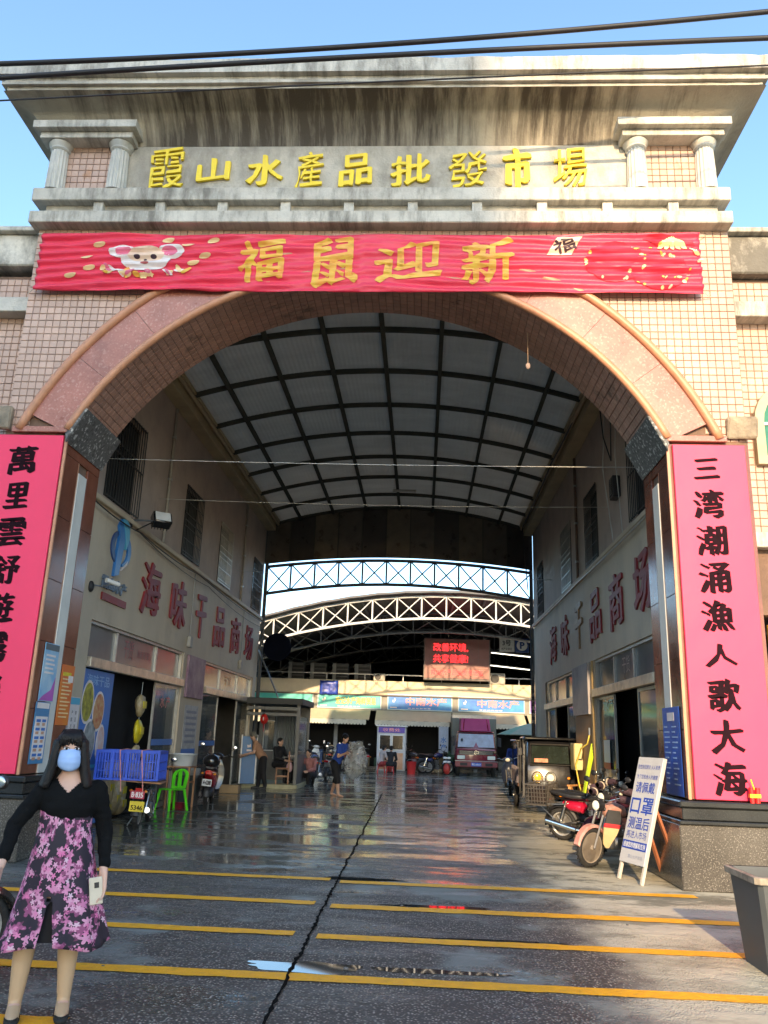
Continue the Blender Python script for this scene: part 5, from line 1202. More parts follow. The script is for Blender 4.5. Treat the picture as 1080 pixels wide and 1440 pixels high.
# ---- black cargo three wheeler
tw_ = thing('cargo_three_wheeler', 'black cabin cargo three wheeler parked nose out in front of the plywood panel', 'three wheeler', (2.88,8.9,0), radians(-2))
MB().loft([[(-.52,0,.34),(.52,0,.34),(.52,1.25,.34),(-.52,1.25,.34)],[(-.54,-.12,.55),(.54,-.12,.55),(.54,1.3,.55),(-.54,1.3,.55)],[(-.53,-.06,1.0),(.53,-.06,1.0),(.53,1.3,1.0),(-.53,1.3,1.0)],[(-.50,.16,1.5),(.50,.16,1.5),(.50,1.3,1.5),(-.50,1.3,1.5)],[(-.46,.24,1.60),(.46,.24,1.60),(.46,1.28,1.60),(-.46,1.28,1.60)]])
cab = MB(); ring_ = []
for z, y0_, w in ((.34,.02,.50),(.42,-.08,.53),(.70,-.10,.545),(1.0,-.04,.54),(1.08,-.01,.535),(1.48,.13,.50),(1.58,.19,.47),(1.63,.30,.42)):
    ring_.append([(-w,y0_+.10,z),(-w+.04,y0_+.03,z),(-w*.6,y0_,z),(0,y0_-.015,z),(w*.6,y0_,z),(w-.04,y0_+.03,z),(w,y0_+.10,z),(w,1.25,z),(-w,1.25,z)])
cab.loft(ring_).build('cab', BLKP, tw_, smooth='auto')
gl = MB().loft([[(-.42,-.055,1.10),(.42,-.055,1.10),(.40,.085,1.47),(-.40,.085,1.47)],[(-.42,-.03,1.10),(.42,-.03,1.10),(.40,.11,1.47),(-.40,.11,1.47)]]).build('windscreen', mat('windscreen_glass', (.018,.025,.02), .06, coat=.5, var=.3), tw_)
MB().tube([(-.45,-.05,1.07),(.45,-.05,1.07),(.43,.085,1.5),(-.43,.085,1.5)], .018, 6, closed=True).build('windscreen_seal', RUB, gl)
MB().box(-.36,-.06,-.075,-.066,1.12,1.20).build('dash_card', mat('dash_card', (.55,.32,.2), .5, vs=20, col2=(.65,.12,.05)), gl)
MB().bar((-.2,-.075,1.12),(-.05,.0,1.35),.012).build('wiper', BLKM, gl)
MB().box(-.56,.56,.05,1.35,1.60,1.66,.025).build('roof_visor', BLKP, tw_, smooth='auto')
for x, mt in ((-.30,mat('amber_lens', (.80,.45,.06), .15, coat=.6)),(-.02,mat('lamp_glass',(.72,.7,.6)))):
    h = MB().lathe([(.115,0),(.13,.02),(.115,.05),(.10,.03)], m=frame((x,-.115,.80),(1,0,0),(0,0,1)), n=22).build('headlight', CHROME, tw_, smooth='auto')
    MB().ball((x,-.125,.80),(.10,.035,.10)).build('lens', mt, h, smooth=True)
MB().ball((.38,-.09,.80),(.035,.03,.03)).build('indicator', mat('amber_lamp',(.75,.25,.02)), tw_, smooth=True)
MB().box(-.40,.40,-.15,-.06,.50,.62,.03).build('bumper', BLKM, tw_, smooth='auto')
MB().box(-.20,.10,-.155,-.13,.50,.60,.01).build('chrome_grille', CHROME, tw_)
w_ = wheel(tw_, 0, .25, .11, False); w_.matrix_local = Matrix.Translation((0,.22,0)) @ Matrix.Rotation(pi/2,4,'Z')
for x in (-.58,.58):
    w_ = wheel(tw_, 0, .27, .13, False); w_.matrix_local = Matrix.Translation((x,2.35,0)) @ Matrix.Rotation(pi/2,4,'Z')
    MB().bar((x,.35,.36),(x,1.3,.36),.05).bar((x*.97,1.28,.3),(x*.93,1.28,1.62),.05).bar((x*.98,.32,.36),(x*.93,.42,1.6),.04).build('door_frame', BLKM, tw_)
MB().box(-.62,.62,1.4,3.1,.52,.60,.01).build('cargo_deck', mat('rusty_deck', (.10,.05,.035), .7, var=.5, vs=6), tw_)
for x in (-.61,.61):
    m = MB().box(x-.015,x+.015,1.4,3.1,.60,.95,.005)
    for k in range(7): m.box(x-.03,x+.03,1.45+k*.27-.015,1.45+k*.27+.015,.60,.97)
    m.build('cargo_side', mat('grey_purple_side', (.14,.11,.13), .5, dirt=.5), tw_)
for y in (1.42,3.08):
    for x in (-.6,.6): MB().bar((x,y,.6),(x,y,1.55),.03).build('canopy_post', BLKM, tw_)
MB().box(-.66,.66,1.36,3.15,1.55,1.59,.01).build('cargo_canopy', BLKP, tw_)
for x in (-.64,.64):
    a = MB().tube([(x*.85,.12,1.25),(x,.0,1.30),(x*1.05,-.02,1.32)], .008, 6).build('mirror_arm', BLKM, tw_); MB().box(x*1.05-.05,x*1.05+.05,-.03,.0,1.25,1.42,.01).build('mirror', BLKM, a)

# ---- crimson box truck
tx, ty, k_ = 2.42, 27.2, 1.0
tk = thing('box_truck', 'crimson box truck with wind deflector parked facing the passage', 'truck', (tx,ty,0))
CRI = PAINT('crimson_truck', (.20,.012,.028)); PKD = mat('deflector_pink', (.36,.045,.13), .4, var=.1)
rings = []
for z, yf, w in ((.48,.02,.88),(.75,-.03,.90),(1.12,-.02,.90),(1.22,.03,.89),(1.82,.24,.83),(1.92,.32,.80)):
    rings.append([(-w,yf+.16,z),(-w+.06,yf+.04,z),(-w*.5,yf,z),(0,yf-.02,z),(w*.5,yf,z),(w-.06,yf+.04,z),(w,yf+.16,z),(w,1.35,z),(-w,1.35,z)])
MB().loft(rings).build('cab', CRI, tk, smooth='auto')
ws = MB().loft([[(-.80,.022,1.24),(.80,.022,1.24),(.76,.205,1.80),(-.76,.205,1.80)],[(-.80,.05,1.24),(.80,.05,1.24),(.76,.23,1.80),(-.76,.23,1.80)]]).build('windscreen', mat('truck_glass', (.10,.16,.24), .08, coat=.6, var=.3), tk)
MB().tube([(-.84,.02,1.20),(.84,.02,1.20),(.79,.21,1.85),(-.79,.21,1.85)], .022, 6, closed=True).build('windscreen_seal', RUB, ws)
MB().ball((-.62,.04,1.55),(.05,.03,.06)).build('dash_mascot', BLKM, ws)
MB().loft([[(-.66,.25,1.93),(.66,.25,1.93),(.70,1.2,1.93),(-.70,1.2,1.93)],[(-.62,.60,2.48),(.62,.60,2.48),(.68,1.25,2.48),(-.68,1.25,2.48)]]).build('wind_deflector', PKD, tk, smooth='auto')
for x in (-.5,.5): MB().bar((x*1.1,.27,1.96),(x,.60,2.46),.05,.02).build('deflector_rib', CRI, tk)
MB().box(-.76,.76,-.055,-.025,.92,1.10,.01).build('grille', BLKM, tk)
for i in range(4): MB().box(-.72,.72,-.066,-.057,.94+i*.04,.95+i*.04).build('grille_bar', STEEL, tk)
disc(None, .10, .09, tk, CHROME, frame((tx,ty-.058,1.01),(1,0,0),(0,0,1)), 'emblem', .006); disc(None, .07, .06, tk, BLKM, frame((tx,ty-.058,1.01),(1,0,0),(0,0,1)), 'emblem_inner', .011); disc(None, .018, .055, tk, CHROME, frame((tx,ty-.058,1.01),(1,0,0),(0,0,1)), 'emblem_bar', .016)
for s_ in (-1,1):
    MB().box(s_*.66-.17,s_*.66+.17,-.06,-.02,.72,.88,.02).build('headlight', mat('lamp_glass',(.72,.7,.6)), tk, smooth='auto')
    a = MB().tube([(s_*.86,.2,1.7),(s_*1.0,.05,1.68),(s_*1.02,.05,1.45)], .015, 6).build('mirror_arm', BLKM, tk)
    MB().box(s_*1.02-.08,s_*1.02+.08,.0,.06,1.28,1.66,.02).build('mirror', BLKM, a)
bp_ = MB().box(-.92,.92,-.16,-.02,.40,.64,.03).build('bumper', mat('bumper_crimson', (.30,.07,.07), .4, dirt=.3), tk, smooth='auto')
MB().box(-.93,.93,-.175,-.0,.642,.67,.006).build('bumper_trim', ALU, bp_)
MB().box(-.22,.22,-.172,-.161,.44,.60).build('number_plate', mat('blue_plate', (.03,.10,.45), .4), bp_)
me = text_mesh('粤G·A8629', .38, .10, .002, .02); me.transform(frame((0,-.173,.52),(1,0,0),(0,0,1))); link('plate_lettering', me, WHITE, bp_)
for s_ in (-1,1): MB().box(s_*.55-.16,s_*.55+.16,-.168,-.161,.46,.58).build('fog_lamp_recess', BLKM, bp_)
MB().box(-.90,.90,.3,1.35,.30,.48).build('chassis', BLKM, tk)
BOXM = mat('box_green_grey', (.13,.15,.13), .5, var=.1, dirt=.3)
MB().box(-1.0,1.0,1.45,3.75,.85,2.62,.02).build('cargo_box', BOXM, tk)
for i in range(9): MB().box(.99,1.02,1.55+i*.26,1.60+i*.26,.87,2.6).build('box_rib', BOXM, tk)
MB().box(-1.01,1.01,1.43,1.449,2.50,2.64).build('box_edge', ALU, tk)
MB().box(-.4,.4,1.4,3.7,.5,.84).build('chassis_frame', BLKM, tk)
for x in (-.78,.78):
    for y in (.55,3.0):
        w_ = wheel(tk, 0, .36, .20, False); w_.matrix_local = Matrix.Translation((x,y,0)) @ Matrix.Rotation(pi/2,4,'Z')
# ------------------------------------------------------------------ guard booth at the far left of the passage
BX0, BX1, BY0, BY1 = -5.2, -3.62, 14.6, 16.9
bt = thing('guard_booth', 'grey metal and glass guard booth on a pale kerb at the passage corner', 'booth', ((BX0+BX1)/2,BY0,0))
MB().box(BX0,BX1+.05,BY0-.1,BY1,0,.12,.01).build('plinth_slab', mat('pale_kerb', (.50,.47,.30), .5, dirt=.4), bt, world=True)
GB = mat('booth_metal', (.16,.16,.155), .45, metal=.3, dirt=.3)
MB().box(BX0-.02,BX1+.10,BY0-.2,BY1+.1,2.38,2.56,.01).build('booth_roof', mat('booth_roof_dark', (.055,.055,.055), .6), bt, world=True)
for x,y in ((BX1-.04,BY0),(BX1-.04,BY1-.08),(BX0+.02,BY1-.08)): MB().box(x-.05,x+.05,y,y+.08,.12,2.38,.004).build('corner_post', GB, bt, world=True)
for z in (2.22,2.05): MB().box(BX0,BX1-.09,BY0+.0,BY0+.05,z,z+.09).build('shutter_rail', GB, bt, world=True)
MB().box(BX0,BX1-.05,BY1-.06,BY1-.02,.12,1.0).build('back_panel', GB, bt, world=True)
MB().box(BX0,BX1-.05,BY1-.06,BY1-.02,1.95,2.38).build('back_panel', GB, bt, world=True)
MB().box(BX1-.06,BX1-.02,BY0+.08,BY1-.08,.12,.95).build('side_panel', GB, bt, world=True)
for a,b2 in ((BX0+.1,BX0+.55),(BX1-.75,BX1-.42),(BX1-.42,BX1-.10)):
    w_ = MB().box(a,a+.03,BY1-.07,BY1-.02,1.0,1.95).box(b2-.03,b2,BY1-.07,BY1-.02,1.0,1.95).box(a,b2,BY1-.07,BY1-.02,1.0,1.03).box(a,b2,BY1-.07,BY1-.02,1.92,1.95).build('window', WHITE, bt, world=True)
    MB().box(a+.03,b2-.03,BY1-.05,BY1-.045,1.03,1.92).build('pane', GLASS, w_, world=True)
MB().box(BX1-.045,BX1-.035,BY0+.08,BY1-.08,.95,2.05).build('side_glass', GLASS, bt, world=True)
ct = thing('curtain', 'pale grey pleated curtain hanging inside the guard booth', 'curtain', (-4.6,BY1-.2,1.0))
m = MB(); G = []
for k in range(2):
    G.append([m.bm.verts.new((-4.72+i*.0125, BY1-.2+.035*sin(i*.9), .75+1.35*k)) for i in range(56)])
for i in range(55): m.bm.faces.new((G[0][i],G[0][i+1],G[1][i+1],G[1][i]))
c = m.build('cloth', mat('curtain_grey', (.26,.29,.31), .8), ct, world=True, smooth=True); md = c.modifiers.new('s','SOLIDIFY'); md.thickness = .006
# red lantern ornament
ln = thing('red_lantern', 'small red lantern hanging in front of the guard booth', 'lantern', (-4.62,14.3,2.0))
MB().lathe([(.03,-.15),(.09,-.10),(.13,0),(.09,.10),(.03,.15)], (0,0,-.06), 16).build('lantern_body', mat('lantern_red', (.55,.02,.015), .4), ln, smooth=True)
MB().cyl((0,0,.09),(0,0,.38),.006,n=5).build('string', BLKM, ln); MB().cyl((0,0,-.21),(0,0,-.42),.02,.008,n=6).build('tassel', mat('tassel_red', (.45,.02,.02), .8), ln)
MB().box(-.012,.012,-.135,-.125,-.10,.0).build('white_mark', WHITE, ln)
# blue display board
bb = thing('blue_board', 'tall narrow blue board with pale edges standing by the booth', 'board', (-5.0,14.3,.12), radians(12))
MB().box(-.20,.20,-.03,.03,0,1.32,.006).build('panel', mat('board_blue', (.015,.14,.36), .4), bb)
for x in (-.22,.22): MB().box(x-.02,x+.02,-.04,.04,0,1.36).build('edge_rail', WHITE, bb)
MB().prism([(-.05,-.05),(.05,-.03),(.04,.06),(0,.02),(-.06,.03)],0,.004,frame((0,-.031,1.05),(1,0,0),(0,0,1))).build('emblem', WPR, bb); MB().box(-.07,.07,-.036,-.031,.9,.95).build('small_print', WPR, bb)
# desk and wooden chair in the booth
dk = thing('booth_desk', 'narrow dark desk inside the guard booth', 'desk', (-3.9,15.6,.12))
MB().box(-.25,.20,-.3,.3,.72,.76,.004).build('desk_top', mat('desk_grey', (.25,.25,.24), .5), dk)
for x in (-.22,.17):
    for y in (-.27,.27): MB().box(x-.02,x+.02,y-.02,y+.02,0,.72).build('leg', GB, dk)
MB().box(-.15,.15,-.12,.12,.762,.80).build('papers', WPR, dk)
def wood_chair(lab, loc, rz):
    c = thing('wooden_chair', lab, 'chair', loc, rz)
    MB().box(-.21,.21,-.2,.2,.42,.455,.006).build('seat', mat('chair_wood', (.42,.20,.10), .5, var=.2), c)
    cw = mat('chair_wood',(.42,.2,.1))
    for x in (-.19,.19):
        MB().box(x-.018,x+.018,-.19,-.155,0,.42).build('leg', cw, c); MB().box(x-.018,x+.018,.165,.20,0,.92).build('leg', cw, c)
        MB().box(x-.01,x+.01,-.16,.17,.2,.23).build('stretcher', cw, c)
    MB().box(-.19,.19,.17,.19,.78,.92,.004).build('backrest', cw, c); MB().box(-.19,.19,.17,.19,.58,.64,.004).build('back_slat', cw, c)
    MB().box(-.19,.19,-.185,-.165,.22,.25).build('stretcher', cw, c)
wood_chair('reddish wooden chair at the front of the guard booth', (-4.08,14.85,.12), radians(-80))
bg_ = thing('plastic_bag', 'pale pink plastic bag hanging on the wooden chair back', 'bag', (-3.86,14.82,.55))
m = MB(); m.ball((0,0,.05), (.09,.07,.15)); m.map(lambda c: c+noise.noise_vector(c*9)*.03); m.build('bag_body', mat('pink_bag', (.55,.33,.36), .4), bg_, smooth=True); MB().tube([(-.04,0,.18),(-.02,0,.30),(.02,0,.30),(.04,0,.18)], .006, 5).build('handle', mat('pink_bag',(.55,.33,.36)), bg_)
# ------------------------------------------------------------------ left shop front clutter
gc = thing('green_chair', 'bright green plastic chair standing between the blue crate and the grey bin', 'chair', (-5.0,6.95,0), radians(-128))
GP = mat('lime_plastic', (.10,.75,.03), .35)
MB().box(-.20,.20,-.19,.19,.38,.41,.015).build('seat', GP, gc, smooth='auto')
for x in (-1,1):
    MB().loft([[(x*.17-.025,-.18,.39),(x*.17+.025,-.18,.39),(x*.17+.025,-.15,.39),(x*.17-.025,-.15,.39)],[(x*.23-.02,-.23,0),(x*.23+.02,-.23,0),(x*.23+.02,-.205,0),(x*.23-.02,-.205,0)]]).build('leg', GP, gc)
    MB().loft([[(x*.17-.025,.15,.39),(x*.17+.025,.15,.39),(x*.17+.025,.18,.39),(x*.17-.025,.18,.39)],[(x*.22-.02,.24,0),(x*.22+.02,.24,0),(x*.22+.02,.265,0),(x*.22-.02,.265,0)]]).build('leg', GP, gc)
m = MB(); sh = []
for k in range(15):
    a = pi*k/14; sh.append((.19*cos(a), .66+.14*sin(a)))
sh = [(.17,.42)]+sh+[(-.17,.42)]; inn = [(x*.62, .47+(z-.42)*.78) for x, z in sh]
m.loft([[(x,.18+(z-.4)*.16,z) for x,z in sh],[(x,.205+(z-.4)*.16,z) for x,z in sh],[(x,.205+(z-.4)*.16,z) for x,z in inn],[(x,.18+(z-.4)*.16,z) for x,z in inn],[(x,.18+(z-.4)*.16,z) for x,z in sh]], cap=False)
m.box(-.04,.04,.20,.23,.44,.78); m.build('backrest', GP, gc)
sd_ = thing('wooden_stand', 'tall wooden stand with slim legs carrying the white basin', 'stand', (-5.0,7.5,0))
for x in (-.22,.22):
    for y in (-.22,.22): MB().box(x-.018,x+.018,y-.018,y+.018,0,.80).build('leg', WOOD, sd_)
MB().box(-.25,.25,-.25,.25,.80,.825,.004).build('top', WOOD, sd_); MB().box(-.21,.21,-.23,-.21,.35,.38).box(.21,.23,-.21,.21,.5,.53).build('stretcher', WOOD, sd_)
bs_ = thing('white_basin', 'round white plastic basin standing on the wooden stand', 'basin', (-5.0,7.5,.826))
MB().lathe([(.0,.0),(.20,.0),(.27,.22),(.29,.235),(.29,.25),(.265,.245),(.195,.02),(0,.018)], n=28).build('basin_body', mat('basin_white', (.55,.56,.55), .4), bs_, smooth='auto')
rb = thing('red_basin', 'shallow dark red basin on the ground under the wooden stand', 'basin', (-5.0,7.45,0.0))
MB().lathe([(0,0.002),(.15,.002),(.2,.09),(.21,.095),(.19,.09),(.14,.02),(0,.018)], n=24).build('basin_body', mat('basin_red', (.25,.02,.04), .4), rb, smooth='auto')
def bin_(name, lab, loc, w0, w1, h, mt, liner=None):
    b = thing(name, lab, 'bin', loc); m = MB()
    def rr(w, z, t=0): return [(sx*(w-.03 if i else w)*1.0, sy*(w if i else w-.03), z) for sx,sy,i in ((-1,-1,0),(-1,-1,1),(1,-1,1),(1,-1,0),(1,1,0),(1,1,1),(-1,1,1),(-1,1,0))]
    m.loft([rr(w0,0),rr(w0+.004,.02),rr(w1-.012,h-.05),rr(w1-.004,h),rr(w1-.02,h),rr(w0-.015,.03)]); m.build('bin_body', mt, b, smooth='auto')
    m = MB(); m.loft([rr(w1-.012,h-.05),rr(w1+.018,h-.045),rr(w1+.022,h+.0),rr(w1-.004,h+.004)], cap=False); m.build('rim', mt if not liner else liner, b)
    return b
DG = mat('dark_grey_plastic', (.045,.055,.055), .5, var=.15)
tb = bin_('grey_bin', 'dark grey plastic bin with clear bag liner beside the wooden stand', (-4.98,8.1,0), .17, .22, .62, DG)
m = MB(); m.loft([[(.22*cos(2*pi*k/24)*(1+.15*noise.noise(Vector((k,j,0)))), .22*sin(2*pi*k/24)*(1+.15*noise.noise(Vector((k,j,5)))), .60+j*.08) for k in range(24)] for j in range(3)], cap=False)
m.build('bag_liner', mat('clear_film', (.35,.36,.36), .25, alpha=.55), tb, smooth=True)
cbx = thing('cardboard_box', 'small flattened cardboard box by the second shop doorway', 'box', (-5.0,12.2,0)); MB().box(-.25,.25,-.15,.15,.0,.2,.01).build('box_body', mat('cardboard', (.42,.28,.15), .8), cbx); MB().box(-.25,.25,-.145,0,.2,.208).build('flap', mat('cardboard',(.42,.28,.15)), cbx)
# hanging goods and shelves inside the first left shop
rs = random.Random(3)
YB = mat('yellow_bag', (.62,.50,.03), .35, var=.3, vs=8); TB = mat('dried_goods_bag', (.36,.25,.12), .45, var=.7, vs=14, col2=(.55,.45,.28))
rk = thing('goods_rack', 'dark metal rack inside the first shop holding bags of dried goods', 'rack', (-6.2,5.6,0))
for y in (4.1,4.9,5.6,6.15):
    for x in (-6.5,-6.0): MB().box(x-.015,x+.015,y-.015,y+.015,0,2.2).build('upright', BLKM, rk, world=True)
for z in (.4,.85,1.3,1.75): MB().box(-6.5,-6.0,4.1,6.15,z,z+.02).build('shelf', BLKM, rk, world=True)
i = 0
for z in (.42,.87,1.32,1.77):
    for y in (4.3,4.65,5.05,5.4,5.85):
        if rs.random() < .25 and z > 1: continue
        w = rs.uniform(.12,.16); h = rs.uniform(.15,.2); y += rs.uniform(-.04,.04); c = rs.choice([YB,TB,TB])
        t = thing('goods_bag', 'bag of dried seafood on the %s shelf of the shop rack, %s from the street' % ({.42:'lowest',.87:'second',1.32:'third',1.77:'top'}[z], ('first','second','third','fourth','fifth')[min(4, int((y-4.1)/.4))]), 'bag', (-6.06,y,z), group='bags on the dried goods rack')
        m = MB(); m.ball((0,0,h), (.12,w,h)); m.map(lambda q: q+noise.noise_vector(q*8+Vector((i,0,0)))*.03); m.build('pouch', c, t, smooth=True); MB().box(.09,.12,-w*.5,w*.5,h*.8,h*1.3).build('bag_label', YB if c is TB else WPR, t); i += 1
for k, (z, h, mt) in enumerate(((1.98,.24,TB),(1.50,.25,YB),(1.08,.20,TB))):
    t = thing('hanging_bag', 'bag of dried goods hanging in the first shop doorway, %s' % ('topmost brown one','middle yellow one','lowest brown one with yellow label')[k], 'bag', (-5.42,5.72,z), group='bags hanging in the doorway')
    m = MB(); m.ball((0,0,0), (.08,.17,h*.9)); m.map(lambda q: q+noise.noise_vector(q*9+Vector((k*5,0,0)))*.035); m.build('pouch', mt, t, smooth=True); MB().box(.07,.095,-.08,.08,-.05,.08).build('bag_label', YB, t); MB().cyl((0,0,h*.8),(0,0,h+.2),.005,n=5).build('hook', STEEL, t)
for k, (y, z, r) in enumerate(((4.35,.75,.16),(4.75,.95,.14),(4.5,.3,.22),(5.0,.55,.18),(5.35,.8,.16),(5.3,.35,.2))):
    t = thing('goods_sack', '%s sack of dried goods at the first shop doorway, %s from the street' % ('tall' if z > .7 else 'squat', ('first','second','fourth','fifth','sixth','third')[k] if False else {0:'first',2:'second',1:'third',3:'fourth',5:'fifth',4:'sixth'}[k]), 'sack', (-5.55,y,0), group='sacks at the first shop doorway')
    m = MB(); m.ball((0,0,z/2+.02), (r,r,z/2)); m.map(lambda q: Vector((q.x,q.y,max(.0,q.z)))+noise.noise_vector(q*7+Vector((k*3,1,0)))*.03*(1 if q.z > .05 else 0)); m.build('sack_body', TB, t, smooth=True); MB().box(r*.8,r*.95,-.07,.07,z*.5,z*.5+.12).build('sack_label', YB, t)
# dim goods in the second left shop and the right shop
for k, (x, y, lab) in enumerate(((-6.4,12.3,'dim shelf unit inside the second shop of the logo side'),(4.6,4.6,'dim shelf unit inside the near shop behind the motorcycles'),(4.6,11.2,'dim shelf unit inside the far shop behind the three wheeler'))):
    t = thing('shelf_unit', lab, 'shelf', (x,y,0)); MB().box(-.2,.2,-.7,-.66,0,1.9).box(-.2,.2,.66,.7,0,1.9).build('side', BLKM, t)
    for z in (.1,.55,1.0,1.45,1.85): MB().box(-.2,.2,-.66,.66,z,z+.02).build('shelf', WOOD, t)
    for z in (.12,.57,1.02,1.47):
        for j in range(4): MB().box(-.15,.15,-.58+j*.31,-.58+j*.31+rs.uniform(.15,.26),z,z+rs.uniform(.15,.34),.01).build('packet', rs.choice([TB,YB,mat('dim_packet', (.12,.10,.10), .6),mat('blue_packet', (.05,.08,.2), .5)]), t)
# ------------------------------------------------------------------ posters on the pier reveals and wall
def poster(lab, m, w, h, mt, cat='poster', curl=0):
    p = thing('poster', lab, cat, tuple(m.translation)); MB().box(-w/2,w/2,-h/2,h/2,.001,.009,.002, m=m).build('sheet', mt, p, world=True); return p
G1 = mat('gradient_poster', (.05,.32,.60), .35, vs=2.2, col2=(.45,.62,.70))
xp = -4.89+.02
p = poster('glossy blue and white poster with purple corner taped on the shaded pier', FL(.42,2.22,xp), .42, .74, G1)
MB().prism([(-.20,-.36),(.20,-.36),(.20,-.05),(.10,-.22),(-.1,-.30)],.010,.012, FL(.42,2.22,xp)).build('purple_corner', mat('purple_print', (.42,.10,.42), .4), p, world=True)
MB().box(-.20,.20,.28,.36,.010,.012, m=FL(.42,2.22,xp)).build('dark_header', mat('poster_header', (.08,.12,.14), .4), p, world=True)
for i in range(5): MB().box(-.15,.12-.03*(i%2),.20-i*.055,.225-i*.055,.010,.0115, m=FL(.42,2.22,xp)).build('print_line', WPR, p, world=True)
p = poster('white and blue notice poster with rows of small pictures below the glossy one', FL(.38,1.46,xp), .40, .76, mat('notice_blue', (.05,.22,.42), .4))
MB().box(-.17,.17,-.32,.20,.010,.012, m=FL(.38,1.46,xp)).build('white_area', WPR, p, world=True); MB().box(-.17,.17,.30,.37,.010,.012, m=FL(.38,1.46,xp)).build('title_strip', WPR, p, world=True)
for i in range(5):
    for j in range(2):
        MB().box(-.14+j*.16,-.02+j*.15,.13-i*.105,.165-i*.105,.0125,.0135, m=FL(.38,1.46,xp)).build('caption', BLUE, p, world=True)
        MB().box(-.13+j*.16,-.04+j*.15,.085-i*.105,.12-i*.105,.0125,.0135, m=FL(.38,1.46,xp)).build('picture', mat('skin_print', (.55,.30,.20), .5), p, world=True)
p = poster('orange red notice poster with pale text lines on the shaded pier', FL(1.0,1.96,xp), .40, .80, mat('orange_print', (.62,.10,.03), .45, vs=1.5, col2=(.68,.22,.03)))
for i in range(11): MB().box(-.15,.16-.05*(i%3),.20-i*.05,.218-i*.05,.010,.0115, m=FL(1.0,1.96,xp)).build('print_line', PALE, p, world=True)
MB().box(-.16,.10,.25,.30,.010,.012, m=FL(1.0,1.96,xp)).build('yellow_title', YB, p, world=True); MB().box(.02,.17,.17,.26,.012,.014, m=FL(1.0,1.96,xp)).build('white_tag', WPR, p, world=True)
p = poster('narrow white poster with blue head and dark brush strokes before the blue door leaf', FL(2.2,1.55), .46, .86, WPR)
MB().box(-.22,.22,.32,.42,.010,.012, m=FL(2.2,1.55)).build('blue_head', CYAN, p, world=True)
for j in range(3):
    for i in range(6): text(p, '水产鲜活海味'[(i+j) % 6], FL(2.06+j*.13,1.75-i*.10), .055, .065, INK, 'character', bold=0, off=.0105)
for dy in (0,):
    p = poster('dark blue price poster with white lines on the sunlit pier', FR(.52,1.50,3.15-.02), .70, 1.05, mat('deep_blue_print', (.015,.09,.42), .4, var=.3, vs=4))
    M_ = FR(.52,1.50,3.13)
    MB().box(-.14,.14,.36,.46,.010,.012, m=M_).build('white_title', WPR, p, world=True)
    for i in range(12):
        for j in range(2):
            MB().box(-.30+j*.32,-.30+j*.32+rs.uniform(.1,.24),.28-i*.062,.295-i*.062,.010,.0115, m=M_).build('print_line', mat('pale_blue_line', (.35,.50,.72), .5), p, world=True)
# hanging rags at the pier foot
# ------------------------------------------------------------------ lamps, cameras, cables on the passage walls
fl_ = thing('flood_light', 'black flood light with white lens bracketed under the first barred window', 'lamp', (XL,3.75,5.1))
MB().bar((XL,3.6,5.12),(XL+.38,3.85,5.18),.03).bar((XL,3.9,5.0),(XL+.38,3.85,5.18),.02).build('bracket', BLKM, fl_, world=True)
Mf = Matrix.Translation((XL+.45,3.95,5.22)) @ Matrix.Rotation(radians(35),4,'Z') @ Matrix.Rotation(radians(-30),4,'X')
MB().box(-.17,.17,-.10,.10,-.13,.13,.02, m=Mf).build('lamp_body', BLKP, fl_, world=True, smooth='auto')
MB().box(-.14,.14,-.112,-.102,-.10,.10,.003, m=Mf).build('lens', mat('flood_lens', (.55,.57,.58), .2), fl_, world=True)
m = MB()
for k in range(6): m.box(-.15+k*.056,-.14+k*.056,.10,.15,-.11,.11, m=Mf)
m.build('cooling_fin', BLKM, fl_, world=True)
m = MB(); pts = [(XL+.05+.1*noise.noise(Vector((k,1,0))), 3.55+.16*noise.noise(Vector((k*.8,2,5))), 5.05+.18*noise.noise(Vector((k*.7,3,1)))) for k in range(40)]
m.tube(pts, .008, 5).build('cable_tangle', BLKM, fl_, world=True)
cc_ = thing('security_camera', 'small white security camera on an arm beside the fish logo lettering', 'camera', (XL,2.55,3.75))
MB().tube([(XL,2.3,3.72),(XL+.12,2.45,3.72),(XL+.22,2.65,3.80)], .012, 6).build('arm', STEEL, cc_, world=True); MB().cyl((XL+.15,2.50,3.83),(XL+.28,2.72,3.80),.04,.036,12).build('camera_body', WHITE, cc_, world=True, smooth='auto'); MB().ball((XL+.02,2.25,3.68),(.05,.06,.09)).build('junction_box', BLKM, cc_, world=True)
def cable(lab, pts, r=.007, mt=None, sag=0, name='cable', grp=None, n=24):
    t = thing(name, lab, 'cable', tuple(pts[0]), group=grp); P_ = []
    for a, b2 in zip(pts, pts[1:]):
        a, b2 = Vector(a), Vector(b2)
        for k in range(n):
            u = k/n; q = a.lerp(b2, u); q.z -= sag*4*u*(1-u); P_.append(q)
    P_.append(Vector(pts[-1])); MB().tube(P_, r, 6).build('wire', mt or BLKM, t, world=True, smooth=True)
cable('black cable running along the sill band of the logo side', [(XL+.09,1.4,5.0),(XL+.09,4.0,4.98),(XL+.09,8,5.0),(XL+.09,15.7,4.97)], .012, sag=.06)
cable('second black cable below the sill band on the logo side', [(XL+.06,3.9,5.0),(XL+.06,9,4.9),(XL+.06,15.6,4.8)], .008, sag=.1)
cable('grey conduit running along the sill band on the motorcycle side', [(XR-.09,1.4,4.98),(XR-.09,8,5.0),(XR-.09,15.7,5.0)], .018, sag=.02, mt=STEEL)
cable('pale wire strung across the passage just inside the arch', [(XL,2.0,5.72),(XR,2.0,5.72)], .005, mat('pale_wire', (.5,.5,.48), .5), sag=.03)
cable('pale wire strung across the passage deeper inside', [(XL,5.0,5.93),(XR,5.0,5.93)], .005, mat('pale_wire',(.5,.5,.48)), sag=.05)
